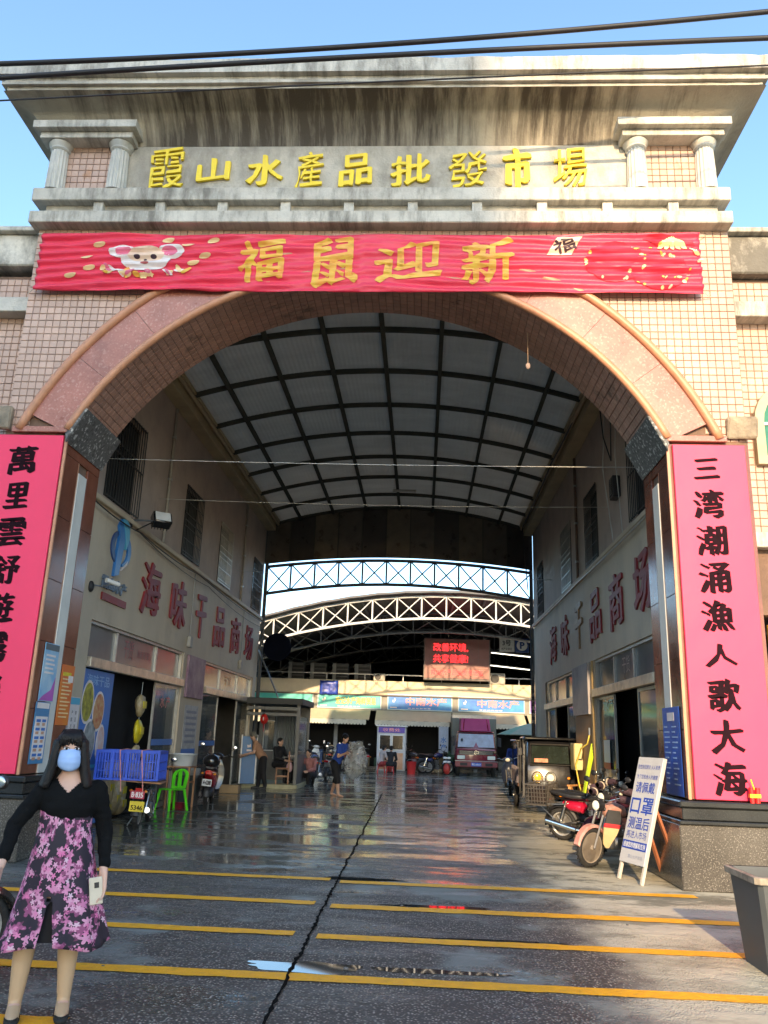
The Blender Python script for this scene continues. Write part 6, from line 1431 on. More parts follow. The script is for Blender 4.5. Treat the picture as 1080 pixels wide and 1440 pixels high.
cable('thin wire strung across the far end of the passage', [(XL,12.0,5.9),(XR,12.0,5.85)], .005, mat('pale_wire',(.5,.5,.48)), sag=.05)
cable('loose pale cable hanging down the upper wall of the motorcycle side', [(XR-.1,4.5,8.0),(XR-.15,4.7,6.6),(XR-.08,4.4,5.1)], .010, mat('pale_wire',(.5,.5,.48)), sag=0)
cable('second loose cable hanging beside the first barred window', [(XR-.1,3.6,7.9),(XR-.14,3.75,6.5),(XR-.08,3.7,5.1)], .008, mat('pale_wire',(.5,.5,.48)))
cable('looped black cable hanging under the roof beam of the motorcycle side', [(XR-.3,3.3,8.1),(XR-.25,3.5,7.0),(XR-.2,3.8,6.45),(XR-.25,4.1,7.0),(XR-.3,4.2,8.0)], .012)
cable('black cable running down the inside corner at the end of the roof', [(XR-.35,5.0,8.3),(XR-.42,9.0,8.2),(XR-.42,15,8.1),(XR-.2,15.6,6.2)], .02, sag=.05)
cable('diagonal stay rod from the far building corner to the booth roof', [(XL-.0,15.9,4.1),(-4.4,15.2,2.6)], .025, mt=STEEL)
cb_ = thing('wall_meter_box', 'small dark meter box high on the motorcycle side upper wall', 'box', (XR,4.15,6.1)); MB().box(XR-.14,XR-.002,4.0,4.3,5.85,6.25,.01).build('casing', BLKM, cb_, world=True); MB().box(XR-.15,XR-.141,4.04,4.26,5.9,6.2).build('lid', GRANC, cb_, world=True)
# pull cord under the arch
pc_ = thing('pull_cord', 'thin cord with a small pale tag hanging from the underside of the arch', 'cord', (1.4,.5,6.6)); MB().cyl((1.42,.55,7.45),(1.42,.55,6.75),.006,n=5).build('cord', mat('tan_cord', (.4,.25,.15), .7), pc_, world=True); MB().ball((1.42,.55,6.72),(.035,.03,.05)).build('tag', mat('tag_tan', (.5,.33,.25), .6), pc_, world=True, smooth=True)
# firecracker ornament on the sunlit plinth
fo = thing('firecracker_ornament', 'small red and gold firecracker bundle standing on the sunlit plinth ledge', 'ornament', (3.83,-.13,.955))
for x in (-.03,.03): MB().cyl((x,0,0),(x*1.2,0,.17),.028,n=10).build('tube', mat('cracker_red', (.6,.02,.02), .4), fo, smooth='auto')
MB().box(-.06,.06,-.03,.03,.06,.10).build('gold_band', GOLD, fo); MB().cyl((0,0,.15),(-.03,0,.26),.008,n=5).build('fuse', GOLD, fo)
# ------------------------------------------------------------------ overhead lines across the street
def line(lab, y, z0, zm, z1, r):
    t = thing('overhead_cable', lab, 'cable', (-8,y,z0), group='cables strung above the street'); P_ = []
    for k in range(61):
        u = k/60; x = -16+28*u; # quadratic through three points at x=-5.8,-.66,4.3
        a, b2, c = -5.8,-.66,4.3
        z = z0*(x-b2)*(x-c)/((a-b2)*(a-c))+zm*(x-a)*(x-c)/((b2-a)*(b2-c))+z1*(x-a)*(x-b2)/((c-a)*(c-b2)); P_.append((x,y,z))
    MB().tube(P_, r, 8).build('cable_sheath', mat('cable_black', (.012,.012,.014), .6), t, world=True, smooth=True)
line('thick black twisted cable crossing the sky above the cornice', -1.5, 10.08,10.34,10.80,.034)
line('second thick black cable crossing just in front of the cornice top', -1.5, 9.85,10.16,10.38,.034)
line('thin black wire crossing in front of the cornice cove', -1.5, 9.48,9.74,9.95,.011)
# ------------------------------------------------------------------ mask notice on an easel
af = thing('mask_notice', 'white A-frame notice with blue characters asking visitors to wear masks', 'sign', (2.48,.38,0), 0.0)
ang = atan2(.32, .20)
R0 = Matrix.Rotation(radians(-72),4,'Z')          # face turned towards the street and the passage
tilt = radians(16)
Mb = Matrix.Translation((0,-.05,0)) @ R0 @ Matrix.Rotation(-tilt,4,'X')
def local(me, name, mt, lab=None): return link(name, me, mt, af, label=lab)
NW = mat('notice_white', (.50,.49,.48), .45, var=.05, dirt=.15); NB = mat('notice_blue_ink', (.015,.06,.36), .45)
for x in (-.245,.245): link('leg', MB().box(x-.022,x+.022,-.015,.02,0,1.46,.004, m=Mb).mesh('leg'), mat('pale_wood', (.50,.44,.36), .6), af)
link('board', MB().box(-.265,.265,-.03,-.016,.20,1.46,.004, m=Mb).mesh('board'), NW, af)
Mt = Mb @ frame((0,-.0305,0),(1,0,0),(0,0,1))
def nt_(s, z, w, h, mt=NB, b=.02, x=0):
    me = text_mesh(s, w, h, 0, b); me.transform(Mt @ Matrix.Translation((x,z,.002))); link('lettering', me, mt, af)
nt_('防控新冠肺炎 人人有责', 1.34,.46,.055,b=.0); nt_('为了您和他人的健康',1.22,.44,.055,b=.0)
nt_('请佩戴',1.09,.40,.13,b=.012); nt_('口罩',.87,.46,.20,b=.022); nt_('测温后',.665,.44,.14,b=.015); nt_('再进入市场',.53,.42,.09,b=.008)
link('blue_strip', MB().box(-.25,.25,.36,.455,.0012,.003, m=Mt).mesh('s'), NB, af); 
me = text_mesh('感谢您的理解和支持', .46, .065, 0, .015); me.transform(Mt @ Matrix.Translation((0,.408,.0045))); link('lettering', me, WHITE, af)
nt_('霞山水产市场',.28,.30,.045,b=0,x=.06, mt=mat('faded_ink',(.3,.33,.42)))
Lb = Mb.inverted()
link('back_leg', MB().bar(Mb @ Vector((.1,.0,1.0)), R0 @ Vector((.16,.62,0.012)), .045,.03).mesh('l'), mat('red_brown_wood', (.34,.12,.06), .6), af)
link('back_leg', MB().bar(Mb @ Vector((-.2,.0,1.0)), R0 @ Vector((-.2,.60,0.012)), .045,.03).mesh('l'), mat('red_brown_wood',(.34,.12,.06)), af)
# ------------------------------------------------------------------ street bin
sb = bin_('street_bin', 'grey wheeled street bin with pale chipped rim on the dry concrete', (2.74,-3.40,0), .245, .31, .66, mat('street_bin_grey', (.06,.068,.072), .55, var=.2, dirt=.35), mat('chipped_rim', (.26,.22,.17), .7, var=.5, vs=14))
for x in (-.18,.18): MB().cyl((x-.03,.26,.06),(x+.03,.26,.06),.06,n=14).build('wheel', RUB, sb, smooth='auto')
m = MB(); m.tube([(.03+.13*cos(2*pi*k/24),-.292+.0*k,.42+.13*sin(2*pi*k/24)) for k in range(24)], .005, 5, closed=True); m.build('round_mark', WPR, sb)
# ------------------------------------------------------------------ mops, hose and boards by the plywood panel
br_ = thing('yellow_hose', 'yellow hose looping down in front of the plywood panel', 'hose', (3.3,7.6,0))
MB().tube([(3.42,7.15,1.75),(3.38,7.2,1.55),(3.30,7.5,1.45),(3.22,7.7,1.1),(3.25,7.5,.7),(3.3,7.2,.45),(3.2,6.9,.3),(3.0,6.8,.02),(2.9,7.2,.02)], .016, 8).build('tube', mat('hose_yellow', (.62,.48,.08), .45), br_, world=True, smooth=True)
MB().cyl((3.42,7.15,1.72),(3.42,7.15,1.86),.025,n=8).build('nozzle', STEEL, br_, world=True)
for k in range(5):
    t = thing('mop', 'lime green handled mop leaning on the ochre post, %s' % ('first of the bundle','second of the bundle','third of the bundle','fourth of the bundle','last of the bundle')[k], 'mop', (3.15-.05*k,6.75-.1*k,0), group='mops leaning on the ochre post')
    MB().cyl((3.02-.03*k,6.55-.16*k,.05),(3.42,6.98-.02*k,1.55-.06*k),.014,n=8).build('handle', mat('lime_handle', (.45,.62,.04), .4), t, world=True)
    m = MB(); m.ball((3.02-.03*k,6.55-.16*k,.09),(.09,.09,.09)); m.map(lambda q: q+noise.noise_vector(q*20)*.02); m.build('mop_head', mat('mop_head', (.3,.28,.25), .9), t, world=True)
wb_ = thing('wooden_trestle', 'rough orange wood trestle standing between three wheeler and plywood panel', 'trestle', (3.2,7.6,0))
TW = mat('orange_wood', (.50,.24,.09), .6, var=.2)
MB().bar((3.0,7.35,.72),(3.4,7.9,.72),.07,.03).build('top_rail', TW, wb_, world=True); MB().bar((3.05,7.4,.7),(3.35,7.85,.05),.05,.025).build('brace', TW, wb_, world=True)
for x, y in ((3.02,7.38),(3.38,7.88),(3.42,7.4)): MB().box(x-.025,x+.025,y-.025,y+.025,0,.72).build('leg', TW, wb_, world=True)
cb2 = thing('cream_cabinet', 'small cream metal box fixed on the plywood panel', 'box', (3.3,8.35,1.2)); MB().box(3.28,3.46,8.15,8.6,1.0,1.55,.01).build('casing', mat('cream_metal', (.55,.47,.22), .5, dirt=.3), cb2, world=True); MB().box(3.272,3.279,8.18,8.57,1.03,1.52,.003).build('door', mat('cream_metal',(.55,.47,.22)), cb2, world=True)
# parasol behind the three wheeler
um = thing('parasol', 'faded pink and green striped parasol open beyond the three wheeler', 'parasol', (4.0,20.5,0))
MB().cyl((0,0,0),(0,0,2.25),.025,n=8).build('pole', STEEL, um)
UC = [mat('parasol_pink', (.48,.25,.22), .7), mat('parasol_green', (.30,.45,.30), .7), mat('parasol_cream', (.50,.45,.30), .7)]
for k in range(8):
    a0_, a1_ = 2*pi*k/8, 2*pi*(k+1)/8
    def cp_(a, r, dz=0): return (r*cos(a), r*sin(a), 2.2-.42*(r/1.25)**1.3+dz)
    m = MB(); rings = [[cp_(a0_+(a1_-a0_)*j/4, max(.02,1.25*i/6)) for j in range(5)]+[cp_(a0_+(a1_-a0_)*j/4, max(.02,1.25*i/6), -.012) for j in range(4,-1,-1)] for i in range(7)]
    m.loft(rings).build('canopy_panel', UC[k % 3], um)
    MB().bar((0,0,2.17),cp_(a0_,1.25,-.02),.012).build('rib', STEEL, um)
# wrapped sheet held by the man in blue, stools by the kiosk, traffic items
def stool(lab, x, y):
    t = thing('red_stool', lab, 'stool', (x,y,0), group='red plastic stools before the stalls'); R_ = mat('stool_red', (.55,.02,.03), .35)
    MB().box(-.15,.15,-.15,.15,.27,.30,.012).build('seat', R_, t)
    for sx in (-1,1):
        for sy in (-1,1): MB().loft([[(sx*.13-.02,sy*.13-.02,.27),(sx*.13+.02,sy*.13-.02,.27),(sx*.13+.02,sy*.13+.02,.27),(sx*.13-.02,sy*.13+.02,.27)],[(sx*.16-.018,sy*.16-.018,0),(sx*.16+.018,sy*.16-.018,0),(sx*.16+.018,sy*.16+.018,0),(sx*.16-.018,sy*.16+.018,0)]]).build('leg', R_, t)
stool('red plastic stool under the seated pair before the kiosk', -1.75, 27.6); stool('second red stool beside the seated pair', -1.35, 27.5)
bk = thing('red_bucket', 'bright red bucket standing right against the kiosk corner', 'bucket', (-.42,28.0,0)); MB().lathe([(0,0),(.17,0),(.23,.5),(.24,.52),(.22,.5),(.16,.03),(0,.03)], n=20).build('bucket_body', mat('bucket_red', (.6,.03,.03), .4), bk, smooth='auto'); MB().tube([(.23*cos(a),.0,.5+.12*sin(a)) for a in [pi*k/10 for k in range(11)]], .008,5).build('handle', STEEL, bk)
sg = thing('red_child_car', 'small red ride-on toy with white windmill standing beside the truck wheel', 'toy', (1.15,27.4,0))
MB().ball((0,0,.28),(.16,.2,.24)).build('body', mat('toy_red', (.5,.04,.03), .4), sg, smooth=True)
for k in range(4): MB().ball((.12*cos(pi/4+pi/2*k),-.05,.66+.12*sin(pi/4+pi/2*k)),(.09,.02,.05)).build('blade', WHITE, sg, smooth=True)
MB().cyl((0,0,.4),(0,-.04,.66),.012,n=6).build('stalk', STEEL, sg)
bn = thing('pillar_banner', 'narrow pale standing banner with blue characters beside the truck cab', 'banner', (1.05,29.6,0))
MB().box(-.22,.22,-.01,.01,.9,2.1).build('cloth', mat('pale_banner', (.38,.45,.55), .5), bn); MB().cyl((-.22,0,0),(-.22,0,2.15),.015,n=6).build('pole', STEEL, bn)
for i, ch in enumerate('水产'):
    me = text_mesh(ch, .26,.26,0,.02); me.transform(frame((0,-.011,1.5-i*.33),(1,0,0),(0,0,1)) @ Matrix.Translation((0,0,.003))); link('character', me, BLUE, bn)
vb = thing('vertical_sign', 'narrow dark vertical sign with white marks on the far building corner', 'sign', (XR-.02,YE,2.2))
MB().box(XR-.12,XR-.02,YE-.04,YE-.0,.9,3.1).build('plate', mat('dark_plate', (.06,.05,.06), .5), vb, world=True)
for i, ch in enumerate('水产品批发'): text(vb, ch, FF(XR-.07,YE-.04,2.95-i*.2), .08, .10, WPR, 'character', bold=.01)
# scraps on the ground
m = MB(); rs = random.Random(21)
for i in range(90):
    x, y = rs.uniform(-4.5,3), rs.uniform(-6,9); a = rs.uniform(0,6.3); w, h = rs.uniform(.008,.03), rs.uniform(.005,.018)
    m.bm.faces.new([m.bm.verts.new((x+w*cos(a+k)*(1 if k%2 else .7), y+h*sin(a+k), .012+rs.uniform(0,.006))) for k in (0,1.5,3.1,4.6)])
o = m.build('litter', mat('paper_scrap', (.45,.43,.40), .7)); o['kind'] = 'stuff'
m = MB()
for i in range(60):
    x, y = rs.uniform(-4.8,3.2), rs.uniform(-6,10); r_ = rs.uniform(.008,.02); m.ball((x,y,r_*.4),(r_,r_*.8,r_*.6),6,4)
o = m.build('gravel', mat('loose_grit', (.12,.11,.10), .9, var=.4)); o['kind'] = 'stuff'
# pipes and boxes on the passage walls
for y, z0, z1, lab in ((5.4,5.14,8.0,'slim grey pipe climbing the upper wall between the first two barred windows'),(12.6,5.14,8.0,'slim grey pipe climbing the upper wall before the last barred window')):
    t = thing('wall_pipe', lab, 'pipe', (XL,y,z0)); MB().cyl((XL+.04,y,z0),(XL+.04,y,z1),.03,n=10).build('pipe', mat('old_pipe', (.30,.27,.23), .6, dirt=.5), t, world=True, smooth='auto')
    for k in range(3): MB().box(XL,XL+.08,y-.045,y+.045,z0+.4+k*.9,z0+.44+k*.9).build('clip', STEEL, t, world=True)
t = thing('wall_pipe', 'rusty pipe climbing the upper wall of the motorcycle side', 'pipe', (XR,8.1,5.14)); MB().cyl((XR-.04,8.1,5.14),(XR-.04,8.1,8.0),.03,n=10).build('pipe', mat('rusty_pipe', (.16,.10,.07), .7, dirt=.5), t, world=True, smooth='auto')
for k in range(3): MB().box(XR-.08,XR,8.055,8.145,5.5+k*.9,5.54+k*.9).build('clip', STEEL, t, world=True)
for y, z, lab in ((7.9,3.45,'small grey junction box above the post between the logo side shops'),(13.2,3.4,'small grey junction box above the far glass doors on the logo side')):
    t = thing('junction_box', lab, 'box', (XL,y,z)); MB().box(XL+.002,XL+.09,y-.09,y+.09,z-.12,z+.12,.01).build('casing', mat('box_grey', (.32,.31,.29), .5), t, world=True); MB().cyl((XL+.03,y,z+.12),(XL+.03,y,5.0),.012,n=6).build('conduit', mat('box_grey', (.32,.31,.29)), t, world=True)
# ------------------------------------------------------------------ people
WORK = bpy.data.scenes.new('workshop')               # a side scene, so that each evaluation stays small
def remesh(m, vox, name, smooth_it=2):
    me = m.mesh(name); o = bpy.data.objects.new('tmp', me); WORK.collection.objects.link(o)
    md = o.modifiers.new('r', 'REMESH'); md.mode = 'VOXEL'; md.voxel_size = vox
    if smooth_it: ms = o.modifiers.new('s', 'SMOOTH'); ms.iterations = smooth_it; ms.factor = .5
    
    with bpy.context.temp_override(scene=WORK, view_layer=WORK.view_layers[0]): dg = bpy.context.evaluated_depsgraph_get(); dg.update()
    out = bpy.data.meshes.new_from_object(o.evaluated_get(dg)); out.name = name
    bpy.data.objects.remove(o); bpy.data.meshes.remove(me)
    out.polygons.foreach_set('use_smooth', [True]*len(out.polygons)); return out
def limb(m, *pr):
    """chain of (point, radius)"""
    for (p, r), (q, s) in zip(pr, pr[1:]):
        m.cyl(p, q, r, s, n=14)
        m.ball(p, r, 14, 9); m.ball(q, s, 14, 9)
    return m
def ov(m, pts, n=18):
    """stacked ellipses (x, y, z, rx, ry)"""
    return m.loft([[(x+rx*cos(2*pi*k/n), y+ry*sin(2*pi*k/n), z) for k in range(n)] for x, y, z, rx, ry in pts])
def hand(m, w, d, side, s=1.0, curl=.5, pn=(0,-1,0)):
    """palm and five fingers from the wrist w along d; pn = palm normal"""
    w, d, pn = Vector(w), Vector(d).normalized(), Vector(pn); pn = (pn-d*pn.dot(d)).normalized(); a = d.cross(pn).normalized()*side
    for t in (-.022,-.008,.008,.022): limb(m, (w+a*t*.5*s, .017*s), (w+d*.075*s+a*t*1.25*s, .0135*s))
    for k, (t, L) in enumerate(((-.030,.056),(-.010,.066),(.010,.070),(.029,.062))):
        p = w+d*.075*s+a*t*1.15*s; dd = d
        for j, f in enumerate((.42,.33,.25)):
            ang = curl*(.35+.35*j); dd = (dd*cos(ang)+pn*sin(ang)).normalized() if j else (d*cos(curl*.3)+pn*sin(curl*.3)+a*t*1.5).normalized()
            q = p+dd*L*f*1.25*s; limb(m, (p, (.0088-.0006*j)*s), (q, (.0082-.0008*j)*s)); p = q
    p = w+d*.02*s+a*.022*s; q = p+(d*.6+a*.75+pn*.3).normalized()*.04*s; r_ = q+(d*.9+a*.25+pn*.35).normalized()*.032*s
    limb(m, (p,.0135*s),(q,.0105*s),(r_,.0085*s))
def head_shape(m, c, s=1.0, yawd=0, face=True, pitch=0):
    M = Matrix.Translation(c) @ Matrix.Rotation(yawd,4,'Z') @ Matrix.Rotation(pitch,4,'X') @ Matrix.Scale(s,4)
    q = MB(); q.ball((0,.012,.035), (.073,.092,.085), 24, 16); q.ball((0,-.018,-.02), (.062,.068,.088), 24, 16); q.ball((0,-.045,-.075), (.034,.032,.03), 14, 8)
    if face:
        q.loft([[(-.006,-.082,.012),(.006,-.082,.012),(.004,-.07,.02),(-.004,-.07,.02)],[(-.015,-.088,-.025),(.015,-.088,-.025),(.012,-.07,-.025),(-.012,-.07,-.025)]]).ball((0,-.094,-.022), (.012,.012,.010), 8, 6)
        for x in (-1,1): q.ball((x*.028,-.076,.026), (.022,.012,.007), 10, 6).ball((x*.074,.004,-.004), (.010,.020,.032), 8, 6)
        q.ball((0,-.085,-.052), (.022,.008,.007), 10, 6)
    q.map(lambda v: M @ v); tmp = bpy.data.meshes.new('h'); q.bm.to_mesh(tmp); q.bm.free(); m.bm.from_mesh(tmp); bpy.data.meshes.remove(tmp)
    return M
def floral():
    m = mat('floral_print', (.016,.010,.020), .75, var=.2); t = m.node_tree; N = t.nodes; L = t.links; b = N['Principled BSDF']
    tc = N.new('ShaderNodeTexCoord'); sp = N.new('ShaderNodeSeparateXYZ'); L.new(tc.outputs['Object'], sp.inputs[0])
    ng = N.new('ShaderNodeMath'); ng.operation = 'MULTIPLY'; ng.inputs[1].default_value = -1.4; L.new(sp.outputs['Y'], ng.inputs[0]); a2 = N.new('ShaderNodeMath'); a2.operation = 'ARCTAN2'; L.new(sp.outputs['X'], a2.inputs[0]); L.new(ng.outputs[0], a2.inputs[1])
    ad = N.new('ShaderNodeMath'); ad.operation = 'MULTIPLY'; ad.inputs[1].default_value = .20; L.new(a2.outputs[0], ad.inputs[0])
    cb_ = N.new('ShaderNodeCombineXYZ'); L.new(ad.outputs[0], cb_.inputs['X']); L.new(sp.outputs['Z'], cb_.inputs['Y'])
    nz = N.new('ShaderNodeTexNoise'); nz.inputs['Scale'].default_value = 9; nz.inputs['Detail'].default_value = 3; L.new(cb_.outputs[0], nz.inputs['Vector'])
    base = (.016,.010,.020); src = None
    def layer(src, S_, off, c1, c2, lo):
        mp = N.new('ShaderNodeMapping'); mp.inputs['Scale'].default_value = (S_,S_,S_); mp.inputs['Location'].default_value = (off,off*1.7,0); L.new(cb_.outputs[0], mp.inputs[0])
        v = N.new('ShaderNodeTexVoronoi'); v.voronoi_dimensions = '2D'; v.inputs['Scale'].default_value = 1; v.inputs['Randomness'].default_value = .9; L.new(mp.outputs[0], v.inputs['Vector'])
        d = N.new('ShaderNodeVectorMath'); d.operation = 'SUBTRACT'; L.new(mp.outputs[0], d.inputs[0]); L.new(v.outputs['Position'], d.inputs[1])
        s2 = N.new('ShaderNodeSeparateXYZ'); L.new(d.outputs[0], s2.inputs[0]); at = N.new('ShaderNodeMath'); at.operation = 'ARCTAN2'; L.new(s2.outputs['Y'], at.inputs[0]); L.new(s2.outputs['X'], at.inputs[1])
        sc_ = N.new('ShaderNodeSeparateColor'); L.new(v.outputs['Color'], sc_.inputs[0])
        m5 = N.new('ShaderNodeMath'); m5.operation = 'MULTIPLY_ADD'; m5.inputs[1].default_value = 5; L.new(at.outputs[0], m5.inputs[0])
        mr = N.new('ShaderNodeMath'); mr.operation = 'MULTIPLY'; mr.inputs[1].default_value = 6.28; L.new(sc_.outputs[0], mr.inputs[0]); L.new(mr.outputs[0], m5.inputs[2])
        co = N.new('ShaderNodeMath'); co.operation = 'COSINE'; L.new(m5.outputs[0], co.inputs[0])
        pr = N.new('ShaderNodeMath'); pr.operation = 'MULTIPLY_ADD'; pr.inputs[1].default_value = .13; pr.inputs[2].default_value = .33; L.new(co.outputs[0], pr.inputs[0])
        ln_ = N.new('ShaderNodeVectorMath'); ln_.operation = 'LENGTH'; L.new(d.outputs[0], ln_.inputs[0])
        lt_ = N.new('ShaderNodeMath'); lt_.operation = 'LESS_THAN'; L.new(ln_.outputs['Value'], lt_.inputs[0]); L.new(pr.outputs[0], lt_.inputs[1])
        gt = N.new('ShaderNodeMapRange'); gt.inputs[1].default_value = lo; gt.inputs[2].default_value = lo+.03; L.new(nz.outputs['Fac'], gt.inputs[0])
        ml = N.new('ShaderNodeMath'); ml.operation = 'MULTIPLY'; L.new(lt_.outputs[0], ml.inputs[0]); L.new(gt.outputs[0], ml.inputs[1])
        cr = N.new('ShaderNodeMixRGB'); cr.inputs[1].default_value = (*c1,1); cr.inputs[2].default_value = (*c2,1); L.new(sc_.outputs[1], cr.inputs[0])
        mx = N.new('ShaderNodeMixRGB'); L.new(ml.outputs[0], mx.inputs[0]); L.new(cr.outputs[0], mx.inputs[2])
        if src: L.new(src, mx.inputs[1])
        else: mx.inputs[1].default_value = (*base,1)
        return mx.outputs[0]
    s = layer(None, 10, 0, (.12,.025,.07), (.30,.07,.17), .42)
    s = layer(s, 15, 4.3, (.48,.13,.27), (.60,.28,.40), .44)
    s = layer(s, 27, 8.1, (.60,.42,.50), (.62,.14,.32), .48)
    L.new(s, b.inputs['Base Color']); return m
HAIR = mat('black_hair', (.007,.006,.006), .5, spec=.3, var=.5, vs=60, stretch=(1,1,.08), bump=.4, bs=90)
WSKIN = mat('woman_skin', (.60,.36,.27), .5, var=.05, vs=14)
wm = thing('person', 'woman in black top and pink floral dress wearing a pale blue face mask', 'woman', (-2.05,-5.2,0), radians(21))
m = MB()
ov(m, [(0,.0,.62,.14,.10),(0,0,.80,.13,.09),(0,0,.95,.12,.085),(0,0,1.10,.14,.09),(0,.01,1.20,.15,.075),(0,.01,1.25,.09,.055),(-.01,.01,1.30,.05,.05)])
limb(m, ((-.01,.012,1.22),.05),((-.02,.0,1.34),.046))
HC_ = (-.03,-.01,1.405)
head_shape(m, HC_, .98, radians(6))
LE, LW_, LH = (-.275,-.03,1.0), (-.31,-.13,.80), (-.33,-.17,.76)
limb(m, ((-.135,.01,1.19),.034),(LE,.031),(LW_,.024)); limb(m, ((.140,.01,1.19),.034),((.220,.02,.97),.031),((.235,-.05,.745),.024))
hand(m, LW_, (-.1,-.45,-.85), 1, .95, .5, (.9,-.2,.1)); hand(m, (.235,-.05,.745), (-.05,-.12,-.98), 1, 1.0, .35, (-.75,-.6,0))
for x0_, xk, xf in ((-.085,-.13,-.15),(.085,.09,.10)):
    limb(m, ((x0_,0,.66),.085),((xk,-.0,.43),.056),((xk*.5+xf*.5,.03,.30),.052),((xf,.03,.085),.033)); limb(m, ((xf,.03,.07),.034),((xf,-.06,.03),.034),((xf,-.125,.02),.026))
link('body', remesh(m, .0055, 'body', 2), WSKIN, wm)
STK = mat('stocking', (.52,.34,.20), .5, var=.05)
for x0_, xk, xf in ((-.085,-.13,-.15),(.085,.09,.10)):
    m = MB(); limb(m, ((xk*.8+x0_*.2,0,.50),.066),((xk,-.0,.43),.060),((xk*.5+xf*.5,.03,.30),.0555),((xf,.03,.085),.036),((xf,.03,.06),.037),((xf,-.05,.036),.038),((xf,-.115,.024),.031)); link('stocking', remesh(m, .008, 's', 2), STK, wm)
    m = MB()
    m.loft([[(xf+.038*cos(a)*(1 if sin(a) > -.2 else .8), -.045+.105*sin(a)*(1 if sin(a) > 0 else 1.05), z) for a in [2*pi*k/20 for k in range(20)]] for z in (.0,.012)])
    m.loft([[(xf+.040*cos(a), -.045+.108*sin(a), .012+(.035 if (sin(a) < -.45 or sin(a) > .45) else .018)*t) for a in [2*pi*k/20 for k in range(20)]] for t in (0,1)], cap=False)
    m.ball((xf,-.115,.022), (.036,.045,.022)).cyl((xf,.045,.0),(xf,.045,.04),.02,.026,10)
    m.build('shoe', mat('black_suede', (.012,.012,.012), .8), wm, smooth='auto')
# dress: flared, folded, slit on one side
m = MB(); rings = []; n = 72
for i in range(34):
    t = i/33; z = 1.135-.765*t; f = max(0, (t-.16)/.84)
    cx = -.005+.015*f; rx = .150-.004*sin(pi*min(1,t/.4))+.135*f**1.35; ry = .098+.075*f
    ring = []
    for k in range(n):
        a = 2*pi*k/n; w = 1+f*(.05*sin(7*a+1.3)+.035*sin(12*a))+.012*noise.noise(Vector((cos(a)*3,sin(a)*3,z*8)))
        ring.append([cx+rx*w*cos(a), .005+ry*w*sin(a), z+.02*f*sin(3*a+.6)])
    rings.append(ring)
def slit(v, z):  # pull the cloth apart towards the hem around the front left
    if z > .66: return v
    f = (.66-z)/.28; c = -.035
    if v[1] < 0 and abs(v[0]-c) < .05: s_ = 1 if v[0] >= c else -1; v = [c+s_*(.004+.035*f**1.3)+(v[0]-c)*.5, v[1]-.012*f, v[2]]
    return v
G = [[m.bm.verts.new(slit(v, v[2])) for v in r] for r in rings]
for i in range(33):
    for k in range(n):
        v = [G[i][k],G[i][(k+1)%n],G[i+1][(k+1)%n],G[i+1][k]]
        xs = [q.co.x for q in v[2:]]; 
        if min(xs) < -.037 < max(xs) and v[2].co.y < 0 and v[2].co.z < .62: continue
        m.bm.faces.new(v)
d_ = m.build('dress', floral(), wm, smooth=True); md = d_.modifiers.new('s','SOLIDIFY'); md.thickness = .004
md = MB(); ov(md, [(.01,.01,.40,.24,.12),(.0,.01,.70,.16,.10)]); md.build('lining', mat('dress_lining', (.01,.009,.012), .9), wm, smooth='auto')
# black top with long sleeves
m = MB(); ov(m, [(0,.005,1.02,.132,.095),(0,.0,1.10,.156,.106),(0,.005,1.17,.168,.10),(0,.01,1.22,.150,.080),(0,.012,1.255,.085,.062),(-.005,.012,1.275,.062,.056)])
limb(m, ((-.145,.01,1.195),.055),(LE,.045),((-.30,-.105,.845),.035)); limb(m, ((.152,.01,1.195),.055),((.218,.02,.97),.046),((.236,-.035,.79),.035))
me = remesh(m, .008, 'top', 2)
for v in me.vertices:
    q = v.co; a = min(1, abs(q.x)/.17); v.co = q + Vector(v.normal)*(.0065*noise.noise(Vector((q.x*9,q.y*9,q.z*34)))*a + .004*noise.noise(q*22))
bm = bmesh.new(); bm.from_mesh(me); bmesh.ops.delete(bm, geom=[v for v in bm.verts if (v.co.y < -.02 and v.co.z > 1.185+abs(v.co.x+.01)*1.0 and abs(v.co.x+.01) < .06)], context='VERTS'); bm.to_mesh(me); bm.free()
link('top', me, mat('black_knit', (.006,.0065,.007), .95, var=.3, bump=.3, bs=120, spec=.1), wm)
# hair: cap, fringe and long falling sides
m = MB(); hx, hy, hz = HC_
m.ball((hx,hy+.022,hz+.035), (.092,.104,.098), 24, 16)
for s_ in (-1,1):
    for j in range(7):
        y = hy-.045+j*.022; limb(m, ((hx+s_*(.066+.012*sin(j)),y,hz+.05),.026),((hx+s_*.082,y-.002,hz-.03),.024),((hx+s_*(.092+.008*sin(j*2)),y+.004,hz-.11),.027),((hx+s_*(.112+.014*sin(j)),y+.0,hz-.185+.02*sin(j*3)),.024))
ov(m, [(hx,hy+.05,hz+.04,.09,.07),(hx,hy+.065,hz-.06,.095,.055),(hx,hy+.075,hz-.16,.10,.045),(hx,hy+.07,hz-.26,.09,.03)])
me = remesh(m, .007, 'hair', 2)
bm = bmesh.new(); bm.from_mesh(me); bmesh.ops.delete(bm, geom=[v for v in bm.verts if (v.co.y < hy-.035 and abs(v.co.x-hx) < .058 and v.co.z < hz+.045+.02*abs(v.co.x-hx)/.058)], context='VERTS'); bm.to_mesh(me); bm.free()
link('hair', me, HAIR, wm)
m = MB()
